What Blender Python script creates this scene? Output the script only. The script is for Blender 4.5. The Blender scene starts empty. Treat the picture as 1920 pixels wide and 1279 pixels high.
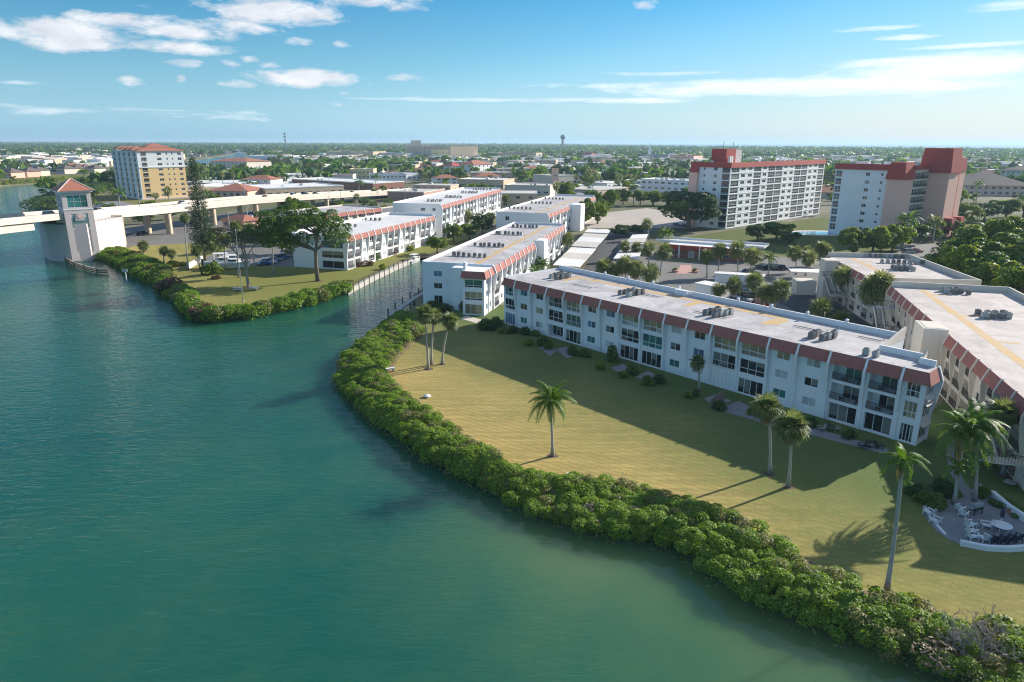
import bpy, math, random
import numpy as np
from mathutils import Vector, Matrix
from mathutils.geometry import tessellate_polygon

SC = bpy.context.scene
COL = SC.collection
R = math.radians

# ------------------------------------------------------------------ camera
FPX, PW, PH, CZ = 1290.0, 1920.0, 1279.0, 36.0
PITCH = math.atan(373.0 / FPX)
ROLL = R(0.22)
cam_d = bpy.data.cameras.new('camera')
cam = bpy.data.objects.new('camera', cam_d)
COL.objects.link(cam)
cam_d.sensor_width = 36.0
cam_d.sensor_fit = 'HORIZONTAL'
cam_d.lens = 36.0 * FPX / PW
cam_d.clip_start = 0.5
cam_d.clip_end = 60000.0
cam.location = (0, 0, CZ)
cam.rotation_mode = 'QUATERNION'
cam.rotation_quaternion = (Matrix.Rotation(R(90) - PITCH, 4, 'X') @ Matrix.Rotation(ROLL, 4, 'Z')).to_quaternion()
SC.camera = cam

# ------------------------------------------------------------------ sky, sun, exposure
SUN_AZ, SUN_EL = R(58.0), R(23.5)          # clockwise from +Y, above the horizon
W = bpy.data.worlds.new('World')
SC.world = W
W.use_nodes = True
nt = W.node_tree
nt.nodes.clear()
def N(tree, t, **kw):
    n = tree.nodes.new(t)
    for k, v in kw.items():
        setattr(n, k, v)
    return n
sky = N(nt, 'ShaderNodeTexSky', sky_type='NISHITA', sun_disc=False)
sky.sun_elevation = SUN_EL
sky.sun_rotation = SUN_AZ
sky.altitude = 0
sky.air_density = 1.0
sky.dust_density = 0.2
sky.ozone_density = 3.5
bg = N(nt, 'ShaderNodeBackground')
bg.inputs['Strength'].default_value = 0.098
wo = N(nt, 'ShaderNodeOutputWorld')
tc = N(nt, 'ShaderNodeTexCoord')
# clouds: an added flat layer far overhead, out of view, met by each view direction (d / d.z), plus banks at their own bearings
def M(tree, op, a=None, b=None, c=None, clamp=False):
    n = N(tree, 'ShaderNodeMath', operation=op, use_clamp=clamp)
    for i, v in enumerate((a, b, c)):
        if v is None: continue
        if isinstance(v, (int, float)): n.inputs[i].default_value = v
        else: tree.links.new(v, n.inputs[i])
    return n.outputs[0]
sep = N(nt, 'ShaderNodeSeparateXYZ')
nt.links.new(tc.outputs['Generated'], sep.inputs[0])
dx, dy, dz = sep.outputs
az = M(nt, 'ARCTAN2', dx, dy)
el = M(nt, 'ARCSINE', dz)
comb = N(nt, 'ShaderNodeCombineXYZ')
nt.links.new(M(nt, 'MULTIPLY', az, 1.0), comb.inputs[0])
nt.links.new(M(nt, 'MULTIPLY', el, 2.6), comb.inputs[1])
def noise(tree, vec, scale, detail=6, rough=0.55, dist=0.0, lac=2.0):
    n = N(tree, 'ShaderNodeTexNoise')
    n.inputs['Scale'].default_value = scale
    n.inputs['Detail'].default_value = detail
    n.inputs['Roughness'].default_value = rough
    n.inputs['Distortion'].default_value = dist
    n.inputs['Lacunarity'].default_value = lac
    if vec is not None: tree.links.new(vec, n.inputs['Vector'])
    return n.outputs['Fac']
def dirpx(x, y):
    u, v = x - 960.0, y - 639.5
    c, s = math.cos(ROLL), math.sin(ROLL)
    u, v = c * u + s * v, -s * u + c * v
    cp, sp = math.cos(PITCH), math.sin(PITCH)
    return Vector((u, FPX * cp - v * sp, -FPX * sp - v * cp))
def azel(x, y):
    d = dirpx(x, y).normalized()
    return math.atan2(d.x, d.y), math.asin(d.z)
cn = noise(nt, comb.outputs[0], 16.0, 8, 0.62, 0.3)
cf = noise(nt, comb.outputs[0], 42.0, 5, 0.6)
combs = N(nt, 'ShaderNodeCombineXYZ')
nt.links.new(M(nt, 'MULTIPLY', az, 1.0), combs.inputs[0])
nt.links.new(M(nt, 'MULTIPLY', el, 9.0), combs.inputs[1])
cw = noise(nt, combs.outputs[0], 7.0, 7, 0.6, 0.6)
# cumulus banks: (x, y, half width, half height, weight) seen from the drone
CUM = [(110, 64, 170, 30, .66), (30, 45, 120, 16, .52), (225, 38, 90, 15, .58), (330, 52, 160, 22, .62), (300, 86, 130, 15, .52), (430, 52, 90, 18, .55),
       (520, 22, 120, 28, .64), (600, 38, 50, 12, .45), (430, 60, 60, 12, .42), (700, 5, 160, 14, .45), (490, 58, 50, 14, .38), (562, 77, 30, 9, .42),
       (640, 80, 20, 11, .45), (347, 119, 38, 10, .42), (432, 121, 20, 9, .42), (470, 111, 20, 9, .42), (508, 123, 24, 8, .42),
       (242, 154, 32, 12, .45), (339, 150, 11, 11, .38), (450, 156, 40, 12, .45), (570, 147, 125, 18, .62), (752, 146, 42, 9, .44),
       (636, 197, 18, 6, .4), (645, 174, 16, 6, .32), (1074, 36, 10, 6, .35), (1212, 9, 26, 9, .4), (382, 153, 7, 7, .3)]
cum = None
for (x, y, hw, hh, wt) in CUM:
    a0, e0 = azel(x, y); a1, _ = azel(x + hw, y); _, e1 = azel(x, y - hh)
    ra, re = abs(a1 - a0), abs(e1 - e0)
    u = M(nt, 'MULTIPLY_ADD', az, 1 / ra, -a0 / ra)
    v = M(nt, 'MULTIPLY_ADD', el, 1 / re, -e0 / re)
    r2 = M(nt, 'MULTIPLY_ADD', v, v, M(nt, 'MULTIPLY', u, u))
    f = M(nt, 'MULTIPLY_ADD', r2, -wt * 0.55, wt)
    cum = f if cum is None else M(nt, 'MAXIMUM', cum, f)
cum = M(nt, 'MAXIMUM', cum, -0.35)
cd = M(nt, 'ADD', cum, M(nt, 'MULTIPLY_ADD', cn, 1.5, -0.98))
cd = M(nt, 'ADD', cd, M(nt, 'MULTIPLY_ADD', cf, 0.45, -0.22))
cd = M(nt, 'MULTIPLY', cd, 2.7, clamp=True)
# broken cumulus added overhead, out of view, to whiten and brighten the shade
lay = N(nt, 'ShaderNodeCombineXYZ')
zz = M(nt, 'MAXIMUM', dz, 0.05)
nt.links.new(M(nt, 'DIVIDE', dx, zz), lay.inputs[0]); nt.links.new(M(nt, 'DIVIDE', dy, zz), lay.inputs[1])
ov = noise(nt, lay.outputs[0], 0.9, 7, 0.6, 0.3)
ovd = M(nt, 'MULTIPLY', M(nt, 'MULTIPLY_ADD', ov, 6.0, -2.8, clamp=True), M(nt, 'MULTIPLY_ADD', el, 6.0, -1.3, clamp=True))
cd = M(nt, 'MAXIMUM', cd, ovd)
# thin high cloud: long streaks, denser toward the sun side
STR = [(1500, 165, 420, 20, .55), (1780, 125, 260, 26, .60), (1200, 160, 180, 7, .40), (1850, 84, 190, 5, .42), (1700, 70, 60, 5, .38),
       (1640, 52, 150, 5, .25), (1120, 188, 190, 6, .38), (860, 187, 160, 4, .36), (1250, 138, 100, 5, .3), (45, 155, 50, 4, .28),
       (1880, 12, 90, 10, .35), (265, 14, 22, 8, .2), (300, 212, 300, 10, .2)]
st = None
for (x, y, hw, hh, wt) in STR:
    a0, e0 = azel(x, y); a1, _ = azel(x + hw, y); _, e1 = azel(x, y - hh)
    ra, re = abs(a1 - a0), abs(e1 - e0)
    u = M(nt, 'MULTIPLY_ADD', az, 1 / ra, -a0 / ra)
    v = M(nt, 'MULTIPLY_ADD', el, 1 / re, -e0 / re)
    r2 = M(nt, 'MULTIPLY_ADD', v, v, M(nt, 'MULTIPLY', u, u))
    f = M(nt, 'MULTIPLY_ADD', r2, -wt * 0.6, wt)
    st = f if st is None else M(nt, 'MAXIMUM', st, f)
st = M(nt, 'MAXIMUM', st, -0.3)
sd = M(nt, 'ADD', st, M(nt, 'MULTIPLY_ADD', cw, 1.3, -0.78))
sd = M(nt, 'ADD', sd, M(nt, 'MULTIPLY_ADD', cf, 0.3, -0.15))
sd = M(nt, 'MULTIPLY', M(nt, 'MULTIPLY', sd, 2.6, clamp=True), 0.68)
# cloud light: bright tops, greyer where thick and low
shade = noise(nt, comb.outputs[0], 22.0, 4, 0.5)
ccol = N(nt, 'ShaderNodeMix', data_type='RGBA')
nt.links.new(M(nt, 'MULTIPLY_ADD', shade, 2.4, -0.75, clamp=True), ccol.inputs[0])
ccol.inputs[6].default_value = (4.9, 5.0, 5.45, 1)
ccol.inputs[7].default_value = (6.9, 6.9, 7.0, 1)
m1 = N(nt, 'ShaderNodeMix', data_type='RGBA')
gam = N(nt, 'ShaderNodeHueSaturation')
gam.inputs['Saturation'].default_value = 1.56
gam.inputs['Hue'].default_value = 0.496
gam.inputs['Value'].default_value = 0.89
# clean maritime air: the low sky stays pale blue instead of turning yellow
bwn = N(nt, 'ShaderNodeRGBToBW'); nt.links.new(sky.outputs[0], bwn.inputs[0])
low = N(nt, 'ShaderNodeVectorMath', operation='SCALE'); low.inputs[0].default_value = (0.70, 0.95, 1.13)
nt.links.new(M(nt, 'MINIMUM', bwn.outputs[0], 5.6), low.inputs['Scale'])
lcol = mixw = N(nt, 'ShaderNodeMix', data_type='RGBA')
nt.links.new(M(nt, 'MULTIPLY_ADD', bwn.outputs[0], 0.22, -1.05, clamp=True), lcol.inputs[0]); lcol.inputs[6].default_value = (0.66, 0.94, 1.18, 1); lcol.inputs[7].default_value = (0.88, 0.99, 1.08, 1)
nt.links.new(lcol.outputs[2], low.inputs[0])
pal = N(nt, 'ShaderNodeMix', data_type='RGBA')
nt.links.new(M(nt, 'MULTIPLY', M(nt, 'EXPONENT', M(nt, 'MULTIPLY', M(nt, 'MAXIMUM', el, 0.0), -5.0)), 0.9), pal.inputs[0])
nt.links.new(sky.outputs[0], pal.inputs[6]); nt.links.new(low.outputs[0], pal.inputs[7])
nt.links.new(pal.outputs[2], gam.inputs['Color'])
nt.links.new(sd, m1.inputs[0]); nt.links.new(gam.outputs[0], m1.inputs[6]); m1.inputs[7].default_value = (7.6, 7.7, 7.9, 1)
m2 = N(nt, 'ShaderNodeMix', data_type='RGBA')
nt.links.new(M(nt, 'MULTIPLY', cd, 0.88), m2.inputs[0]); nt.links.new(m1.outputs[2], m2.inputs[6]); nt.links.new(ccol.outputs[2], m2.inputs[7])
nt.links.new(m2.outputs[2], bg.inputs['Color'])
nt.links.new(bg.outputs[0], wo.inputs['Surface'])

sun_d = bpy.data.lights.new('sun', 'SUN')
sun_d.energy = 5.0
sun_d.angle = R(0.53)
sun_d.color = (1.0, 0.93, 0.82)
sun = bpy.data.objects.new('sun', sun_d)
COL.objects.link(sun)
sdir = Vector((math.sin(SUN_AZ) * math.cos(SUN_EL), math.cos(SUN_AZ) * math.cos(SUN_EL), math.sin(SUN_EL)))
sun.rotation_mode = 'QUATERNION'
sun.rotation_quaternion = sdir.to_track_quat('Z', 'Y')
sun.location = sdir * 300

SC.view_settings.view_transform = 'Standard'
SC.view_settings.look = 'None'
SC.view_settings.gamma = 1.0
SC.view_settings.use_curve_mapping = False
SC.view_settings.exposure = 0.70
SC.cycles.filter_width = 1.15
SC.cycles.use_denoising = True
SC.cycles.denoising_input_passes = 'RGB_ALBEDO_NORMAL'
SC.cycles.max_bounces = 6
SC.cycles.diffuse_bounces = 3
SC.cycles.glossy_bounces = 3
SC.cycles.transmission_bounces = 3
SC.cycles.transparent_max_bounces = 4
SC.cycles.volume_bounces = 0
SC.cycles.sample_clamp_indirect = 6.0
SC.cycles.caustics_reflective = False
SC.cycles.caustics_refractive = False

# ------------------------------------------------------------------ helpers
rnd = random.Random(11)
GZ = 1.0                                      # ground level; the river is at 0

def ray_to(px, py, z=GZ):
    """Point on the level z seen at this place of the photograph (survey helper: everything below is in metres)."""
    d = dirpx(px, py)
    t = (z - CZ) / d.z
    return Vector((d.x * t, d.y * t, z))
G = ray_to
def height_of(base, px, py):
    d = dirpx(px, py)
    t = math.hypot(base[0], base[1]) / math.hypot(d.x, d.y)
    return CZ + d.z * t
def at_dist(px, py, dist):
    d = dirpx(px, py); t = dist / math.hypot(d.x, d.y)
    return Vector((d.x * t, d.y * t, CZ + d.z * t))

def link(o, parent=None):
    COL.objects.link(o)
    if parent is not None: o.parent = parent
    return o
def tag(o, label=None, cat=None, group=None, kind=None):
    if label: o['label'] = label
    if cat: o['category'] = cat
    if group: o['group'] = group
    if kind: o['kind'] = kind
    return o
def empty(name, loc=(0, 0, 0), rz=0.0, label=None, cat=None, group=None):
    o = bpy.data.objects.new(name, None)
    o.empty_display_size = 0.5
    o.location = loc
    o.rotation_euler = (0, 0, rz)
    link(o)
    return tag(o, label, cat, group)
KIDS = {}
def place(name, me, parent=None, loc=(0, 0, 0), rot=(0, 0, 0), scale=(1, 1, 1)):
    o = bpy.data.objects.new(name, me)
    o.location = loc; o.rotation_euler = rot; o.scale = scale
    link(o, parent)
    if parent is not None: KIDS.setdefault(parent.name, []).append(o)
    return o
def copy_tree(o, parent=None):
    c = o.copy(); COL.objects.link(c)
    if parent is not None:
        c.parent = parent
        KIDS.setdefault(parent.name, []).append(c)
    for ch in KIDS.get(o.name, []): copy_tree(ch, c)
    return c
def dup(o, loc, rz=0.0, label=None, group=None, scale=None):
    c = copy_tree(o)
    c.location = loc; c.rotation_euler = (0, 0, rz)
    if scale is not None: c.scale = scale if isinstance(scale, tuple) else (scale,) * 3
    if label: c['label'] = label
    if group: c['group'] = group
    return c

class MB:
    """Collects faces (with a material slot each) and links them as one mesh object."""
    def __init__(s): s.v = []; s.f = []; s.m = []; s.T = None
    def pt(s, p):
        p = Vector(p)
        s.v.append(tuple(s.T @ p) if s.T is not None else tuple(p)); return len(s.v) - 1
    def face(s, pts, m=0):
        s.f.append([s.pt(p) for p in pts]); s.m.append(m)
    def box(s, x0, x1, y0, y1, z0, z1, m=0, bottom=True, top=True):
        i = [s.pt(p) for p in ((x0, y0, z0), (x1, y0, z0), (x1, y1, z0), (x0, y1, z0), (x0, y0, z1), (x1, y0, z1), (x1, y1, z1), (x0, y1, z1))]
        fs = [(0, 1, 5, 4), (1, 2, 6, 5), (2, 3, 7, 6), (3, 0, 4, 7)]
        if top: fs.append((4, 5, 6, 7))
        if bottom: fs.append((3, 2, 1, 0))
        for f in fs: s.f.append([i[k] for k in f]); s.m.append(m)
    def prism(s, prof, x0, x1, m=0):
        """profile of (y, z) points run from x0 to x1"""
        a = [s.pt((x0, y, z)) for y, z in prof]; b = [s.pt((x1, y, z)) for y, z in prof]
        n = len(prof)
        for k in range(n):
            s.f.append([a[k], a[(k + 1) % n], b[(k + 1) % n], b[k]]); s.m.append(m)
        s.f.append(a[::-1]); s.m.append(m); s.f.append(b); s.m.append(m)
    def poly(s, pts, z0, z1, m=0, bottom=False, top=True):
        """upright prism over a ground polygon (counter-clockwise)"""
        a = [s.pt((p[0], p[1], z0)) for p in pts]; b = [s.pt((p[0], p[1], z1)) for p in pts]
        n = len(pts)
        for k in range(n):
            s.f.append([a[k], a[(k + 1) % n], b[(k + 1) % n], b[k]]); s.m.append(m)
        if top: s.f.append(b); s.m.append(m)
        if bottom: s.f.append(a[::-1]); s.m.append(m)
    def tube(s, pts, radii, n=6, m=0, cap=True):
        pts = [Vector(p) for p in pts]
        if isinstance(radii, (int, float)): radii = [radii] * len(pts)
        rings = []
        for k, p in enumerate(pts):
            d = (pts[min(k + 1, len(pts) - 1)] - pts[max(k - 1, 0)])
            d = d.normalized() if d.length > 1e-9 else Vector((0, 0, 1))
            ax = Vector((1, 0, 0)) if abs(d.x) < 0.8 else Vector((0, 1, 0))
            u = d.cross(ax).normalized(); w = d.cross(u)
            rings.append([s.pt(p + (u * math.cos(2 * math.pi * j / n) + w * math.sin(2 * math.pi * j / n)) * radii[k]) for j in range(n)])
        for a, b in zip(rings, rings[1:]):
            for j in range(n):
                s.f.append([a[j], b[j], b[(j + 1) % n], a[(j + 1) % n]]); s.m.append(m)
        if cap:
            s.f.append(rings[0]); s.m.append(m); s.f.append(rings[-1][::-1]); s.m.append(m)
    def mesh(s, name, mats, smooth=False):
        me = bpy.data.meshes.new(name)
        me.from_pydata(s.v, [], s.f)
        for mt in (mats if isinstance(mats, (list, tuple)) else [mats]): me.materials.append(mt)
        if len(me.materials) > 1: me.polygons.foreach_set('material_index', s.m)
        if smooth: me.polygons.foreach_set('use_smooth', [True] * len(s.f))
        me.update()
        return me
    def build(s, name, mats, parent=None, loc=(0, 0, 0), rot=(0, 0, 0), smooth=False):
        return place(name, s.mesh(name, mats, smooth), parent, loc, rot)

def np_mesh(name, V, Q, mats, smooth=False, mi=None):
    """mesh from numpy vertices and equal-sided faces"""
    me = bpy.data.meshes.new(name)
    k = Q.shape[1]
    me.vertices.add(len(V)); me.vertices.foreach_set('co', V.astype(np.float32).ravel())
    me.loops.add(Q.size); me.loops.foreach_set('vertex_index', Q.astype(np.int32).ravel())
    me.polygons.add(len(Q))
    me.polygons.foreach_set('loop_start', (np.arange(len(Q)) * k).astype(np.int32))
    for mt in (mats if isinstance(mats, (list, tuple)) else [mats]): me.materials.append(mt)
    if mi is not None: me.polygons.foreach_set('material_index', mi.astype(np.int32))
    if smooth: me.polygons.foreach_set('use_smooth', np.ones(len(Q), dtype=bool))
    me.update(calc_edges=True)
    me.validate()
    return me

# ------------------------------------------------------------------ materials
MATS = {}
def mat_new(name):
    m = bpy.data.materials.new(name); m.use_nodes = True
    t = m.node_tree
    b = t.nodes.get('Principled BSDF')
    MATS[name] = m
    return m, t, b
def mixc(t, fac, a, b):
    n = N(t, 'ShaderNodeMix', data_type='RGBA')
    for i, v in ((0, fac), (6, a), (7, b)):
        if isinstance(v, (int, float)): n.inputs[i].default_value = v
        elif isinstance(v, tuple): n.inputs[i].default_value = (*v[:3], 1)
        else: t.links.new(v, n.inputs[i])
    return n.outputs[2]
def objvec(t):
    return N(t, 'ShaderNodeTexCoord').outputs['Object']
def posvec(t):
    return N(t, 'ShaderNodeNewGeometry').outputs['Position']
def simple(name, col, rough=0.6, metal=0.0, spec=0.5, var=0.12, scale=1.2, bump=0.0, bscale=20.0, world=False):
    """base colour with broad and fine mottling"""
    m, t, b = mat_new(name)
    v = posvec(t) if world else objvec(t)
    n1 = noise(t, v, scale, 5, 0.6)
    n2 = noise(t, v, scale * 9, 3, 0.6)
    f = M(t, 'ADD', M(t, 'MULTIPLY', n1, 0.65), M(t, 'MULTIPLY', n2, 0.35))
    f = M(t, 'MULTIPLY_ADD', f, 2.4, -0.7, clamp=True)
    lo = tuple(c * (1 - var) for c in col); hi = tuple(min(1, c * (1 + var)) for c in col)
    t.links.new(mixc(t, f, lo, hi), b.inputs['Base Color'])
    b.inputs['Roughness'].default_value = rough
    b.inputs['Metallic'].default_value = metal
    b.inputs['Specular IOR Level'].default_value = spec
    if bump:
        bn = N(t, 'ShaderNodeBump'); bn.inputs['Strength'].default_value = bump; bn.inputs['Distance'].default_value = 0.05
        t.links.new(noise(t, v, bscale, 4, 0.6), bn.inputs['Height'])
        t.links.new(bn.outputs[0], b.inputs['Normal'])
    return m
def stucco(name, col, streak=0.25):
    """painted stucco: mottling, rain streaks down the wall"""
    m, t, b = mat_new(name)
    v = objvec(t)
    n1 = noise(t, v, 0.35, 5, 0.6)
    mp = N(t, 'ShaderNodeMapping'); mp.inputs['Scale'].default_value = (2.2, 2.2, 0.16)
    t.links.new(v, mp.inputs['Vector'])
    n2 = noise(t, mp.outputs[0], 1.0, 4, 0.65)
    f = M(t, 'MULTIPLY_ADD', n1, 2.0, -0.5, clamp=True)
    c = mixc(t, f, tuple(x * 0.93 for x in col), col)
    g = M(t, 'MULTIPLY', M(t, 'MULTIPLY_ADD', n2, 3.0, -1.55, clamp=True), streak)
    c = mixc(t, g, c, tuple(x * y for x, y in zip(col, (0.62, 0.60, 0.56))))
    t.links.new(c, b.inputs['Base Color'])
    b.inputs['Roughness'].default_value = 0.85
    b.inputs['Specular IOR Level'].default_value = 0.25
    return m
def glass(name, col, rough=0.08):
    m, t, b = mat_new(name)
    oi = N(t, 'ShaderNodeObjectInfo')
    v = objvec(t)
    n1 = noise(t, v, 1.3, 3, 0.5)
    f = M(t, 'ADD', M(t, 'MULTIPLY', oi.outputs['Random'], 0.8), M(t, 'MULTIPLY_ADD', n1, 1.0, -0.4), clamp=True)
    c = mixc(t, f, tuple(c * 0.5 for c in col), tuple(c * 1.5 for c in col))
    if max(col) < 0.05:                               # some rooms have a pale curtain or blind half drawn behind the glass
        sp = N(t, 'ShaderNodeSeparateXYZ'); t.links.new(v, sp.inputs[0])
        r = oi.outputs['Random']
        half = M(t, 'GREATER_THAN', M(t, 'ADD', sp.outputs[2], M(t, 'MULTIPLY', M(t, 'FRACT', M(t, 'MULTIPLY', r, 17.0)), 1.2)), 1.3)
        c = mixc(t, M(t, 'MULTIPLY', M(t, 'GREATER_THAN', r, 0.55), M(t, 'MULTIPLY', half, 0.8)), c, (0.26, 0.25, 0.22))
    t.links.new(c, b.inputs['Base Color'])
    b.inputs['Roughness'].default_value = rough
    b.inputs['Specular IOR Level'].default_value = 0.6
    return m
def leafmat(name, lo, hi, trans=0.35, objvar=0.5):
    """leaf: colour differs leaf by leaf and plant by plant; lets light through"""
    m, t, b = mat_new(name)
    t.nodes.remove(b)
    ge = N(t, 'ShaderNodeNewGeometry'); oi = N(t, 'ShaderNodeObjectInfo')
    f = M(t, 'ADD', M(t, 'MULTIPLY', ge.outputs['Random Per Island'], 1 - objvar * 0.5), M(t, 'MULTIPLY_ADD', oi.outputs['Random'], objvar, -objvar * 0.25), clamp=True)
    nz = noise(t, ge.outputs['Position'], 0.5, 3, 0.55)
    f = M(t, 'ADD', f, M(t, 'MULTIPLY_ADD', nz, 0.9, -0.45), clamp=True)
    c = mixc(t, f, lo, hi)
    d = N(t, 'ShaderNodeBsdfPrincipled'); d.inputs['Roughness'].default_value = 0.55; d.inputs['Specular IOR Level'].default_value = 0.35
    tr = N(t, 'ShaderNodeBsdfTranslucent')
    t.links.new(c, d.inputs['Base Color'])
    br = N(t, 'ShaderNodeHueSaturation'); br.inputs['Saturation'].default_value = 1.15; br.inputs['Value'].default_value = 1.3; br.inputs['Hue'].default_value = 0.49
    t.links.new(c, br.inputs['Color']); t.links.new(br.outputs[0], tr.inputs['Color'])
    mx = N(t, 'ShaderNodeMixShader'); mx.inputs[0].default_value = trans
    t.links.new(d.outputs[0], mx.inputs[1]); t.links.new(tr.outputs[0], mx.inputs[2])
    t.links.new(mx.outputs[0], t.nodes['Material Output'].inputs['Surface'])
    return m

WHITE = stucco('white_stucco', (0.86, 0.855, 0.85))
CREAM = stucco('cream_stucco', (0.72, 0.65, 0.55))
PEACH = stucco('peach_stucco', (0.86, 0.53, 0.42), 0.12)
ORANGE = stucco('orange_stucco', (0.86, 0.60, 0.30), 0.1)
PINKW = stucco('pink_white_stucco', (0.66, 0.57, 0.55), 0.15)
TAN = stucco('tan_stucco', (0.60, 0.47, 0.34), 0.15)
YELLOWW = stucco('yellow_stucco', (0.74, 0.62, 0.36), 0.15)
GREYW = stucco('grey_stucco', (0.50, 0.50, 0.52), 0.2)
BRICKW = stucco('red_brown_wall', (0.30, 0.14, 0.10), 0.15)
TRIM = simple('white_trim', (0.82, 0.82, 0.82), 0.45, var=0.04)
GDARK = glass('dark_glass', (0.025, 0.032, 0.038))
GTEAL = glass('teal_glass', (0.05, 0.20, 0.18), 0.12)
GGREEN = glass('green_tinted_glass', (0.10, 0.16, 0.13), 0.12)
GBEIGE = glass('curtained_glass', (0.30, 0.26, 0.16), 0.2)
GPINK = glass('rosy_blind_glass', (0.34, 0.28, 0.25), 0.2)
GBLUE = glass('blue_glass', (0.10, 0.20, 0.30), 0.1)
GWHITE = glass('white_blind_glass', (0.45, 0.47, 0.46), 0.2)
DARKM = simple('dark_metal', (0.035, 0.035, 0.038), 0.5, var=0.1)
GREYM = simple('grey_metal', (0.33, 0.34, 0.35), 0.5, 0.3, var=0.15)
ACM = simple('air_conditioner_grey', (0.20, 0.20, 0.195), 0.6, 0.2, var=0.2, scale=2.5)
ACL = simple('air_conditioner_pale', (0.42, 0.43, 0.42), 0.6, 0.2, var=0.15, scale=2.5)
CONC = simple('concrete', (0.46, 0.43, 0.39), 0.85, var=0.14, scale=0.6)
CONCW = simple('bridge_concrete', (0.63, 0.55, 0.47), 0.85, var=0.12, scale=0.25)
PAVE = simple('patio_paving', (0.25, 0.25, 0.255), 0.85, var=0.14, scale=0.8)
ASPH = simple('asphalt', (0.062, 0.063, 0.066), 0.9, var=0.22, scale=0.25)
ASPHL = simple('worn_asphalt', (0.17, 0.16, 0.15), 0.9, var=0.2, scale=0.25)
PARKC = simple('pale_parking_lot', (0.44, 0.38, 0.33), 0.9, var=0.14, scale=0.12)
PINKPAVE = simple('pink_paving', (0.50, 0.28, 0.24), 0.85, var=0.12)
WOOD = simple('weathered_wood', (0.13, 0.10, 0.075), 0.85, var=0.3, scale=2)
WOODL = simple('grey_timber', (0.38, 0.34, 0.29), 0.85, var=0.2, scale=2)
TRUNKP = simple('palm_bark', (0.36, 0.335, 0.295), 0.9, var=0.25, scale=3, bump=0.4, bscale=6)
TRUNKB = simple('brown_bark', (0.17, 0.135, 0.10), 0.9, var=0.3, scale=3, bump=0.4, bscale=8)
DEADW = simple('dead_grey_twigs', (0.30, 0.26, 0.235), 0.9, var=0.25, scale=4)
PLW = simple('white_plastic', (0.80, 0.80, 0.79), 0.4, var=0.03)
PLN = simple('navy_plastic', (0.012, 0.022, 0.060), 0.45, var=0.1)
TYRE = simple('tyre_rubber', (0.02, 0.02, 0.02), 0.8)
RIM = simple('wheel_metal', (0.45, 0.45, 0.46), 0.35, 0.8)
def worn_coating():
    m, t, b = mat_new('ochre_roof_coating')
    v = posvec(t)
    n1 = noise(t, v, 0.5, 6, 0.7, 0.5); n2 = noise(t, v, 3.5, 4, 0.65)
    f = M(t, 'MULTIPLY_ADD', M(t, 'ADD', M(t, 'MULTIPLY', n1, .65), M(t, 'MULTIPLY', n2, .35)), 5.0, -2.1, clamp=True)
    t.links.new(mixc(t, f, (0.60, 0.36, 0.11), (0.50, 0.40, 0.29)), b.inputs['Base Color'])
    b.inputs['Roughness'].default_value = 0.85
    return m
YELL = worn_coating()
ROCK = simple('grey_rock', (0.34, 0.32, 0.29), 0.9, var=0.25, scale=2)
SOIL = simple('mulch_soil', (0.13, 0.085, 0.06), 0.95, var=0.35, scale=1.5)
RUSTR = simple('clay_roof_tile', (0.38, 0.145, 0.09), 0.8, var=0.22, scale=1.2, bump=0.3, bscale=3)
REDR = simple('red_metal_roof', (0.40, 0.085, 0.06), 0.6, var=0.10, scale=0.4)
GREYR = simple('grey_roof', (0.20, 0.20, 0.215), 0.85, var=0.18, scale=0.3)
BROWNR = simple('brown_shingle_roof', (0.15, 0.115, 0.105), 0.9, var=0.2, scale=0.4)
WHITER = simple('white_roof', (0.74, 0.72, 0.69), 0.8, var=0.12, scale=0.15)
LIGHTR = simple('pale_roof', (0.55, 0.51, 0.46), 0.85, var=0.14, scale=0.15)
HEADL = simple('headlight_lens', (0.7, 0.7, 0.68), 0.15)
CARS = {n: simple('car_paint_' + n, c, 0.22, var=0.03) for n, c in dict(white=(0.78, 0.78, 0.78), black=(0.012, 0.012, 0.014), grey=(0.14, 0.145, 0.155),
        silver=(0.46, 0.47, 0.48), red=(0.33, 0.02, 0.02), blue=(0.03, 0.10, 0.30), navy=(0.015, 0.03, 0.09), beige=(0.42, 0.36, 0.27)).items()}

def mansard_mat(name, col):
    m, t, b = mat_new(name)
    v = objvec(t)
    sp = N(t, 'ShaderNodeSeparateXYZ'); t.links.new(v, sp.inputs[0])
    rows = M(t, 'FRACT', M(t, 'MULTIPLY', sp.outputs[2], 4.5))
    n1 = noise(t, v, 1.1, 5, 0.6); n2 = noise(t, v, 14, 2, 0.6)
    f = M(t, 'ADD', M(t, 'MULTIPLY_ADD', n1, 1.6, -0.5), M(t, 'MULTIPLY_ADD', n2, 0.7, -0.3), clamp=True)
    c = mixc(t, f, tuple(x * 0.8 for x in col), tuple(x * 1.15 for x in col))
    c = mixc(t, M(t, 'MULTIPLY', M(t, 'LESS_THAN', rows, 0.16), 0.28), c, tuple(x * 0.45 for x in col))
    t.links.new(c, b.inputs['Base Color'])
    b.inputs['Roughness'].default_value = 0.85
    bn = N(t, 'ShaderNodeBump'); bn.inputs['Strength'].default_value = 0.5; bn.inputs['Distance'].default_value = 0.03
    t.links.new(rows, bn.inputs['Height']); t.links.new(bn.outputs[0], b.inputs['Normal'])
    return m
TERRA = mansard_mat('terracotta_shingle', (0.40, 0.15, 0.12))
MAROON = mansard_mat('maroon_shingle', (0.44, 0.075, 0.06))

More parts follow.
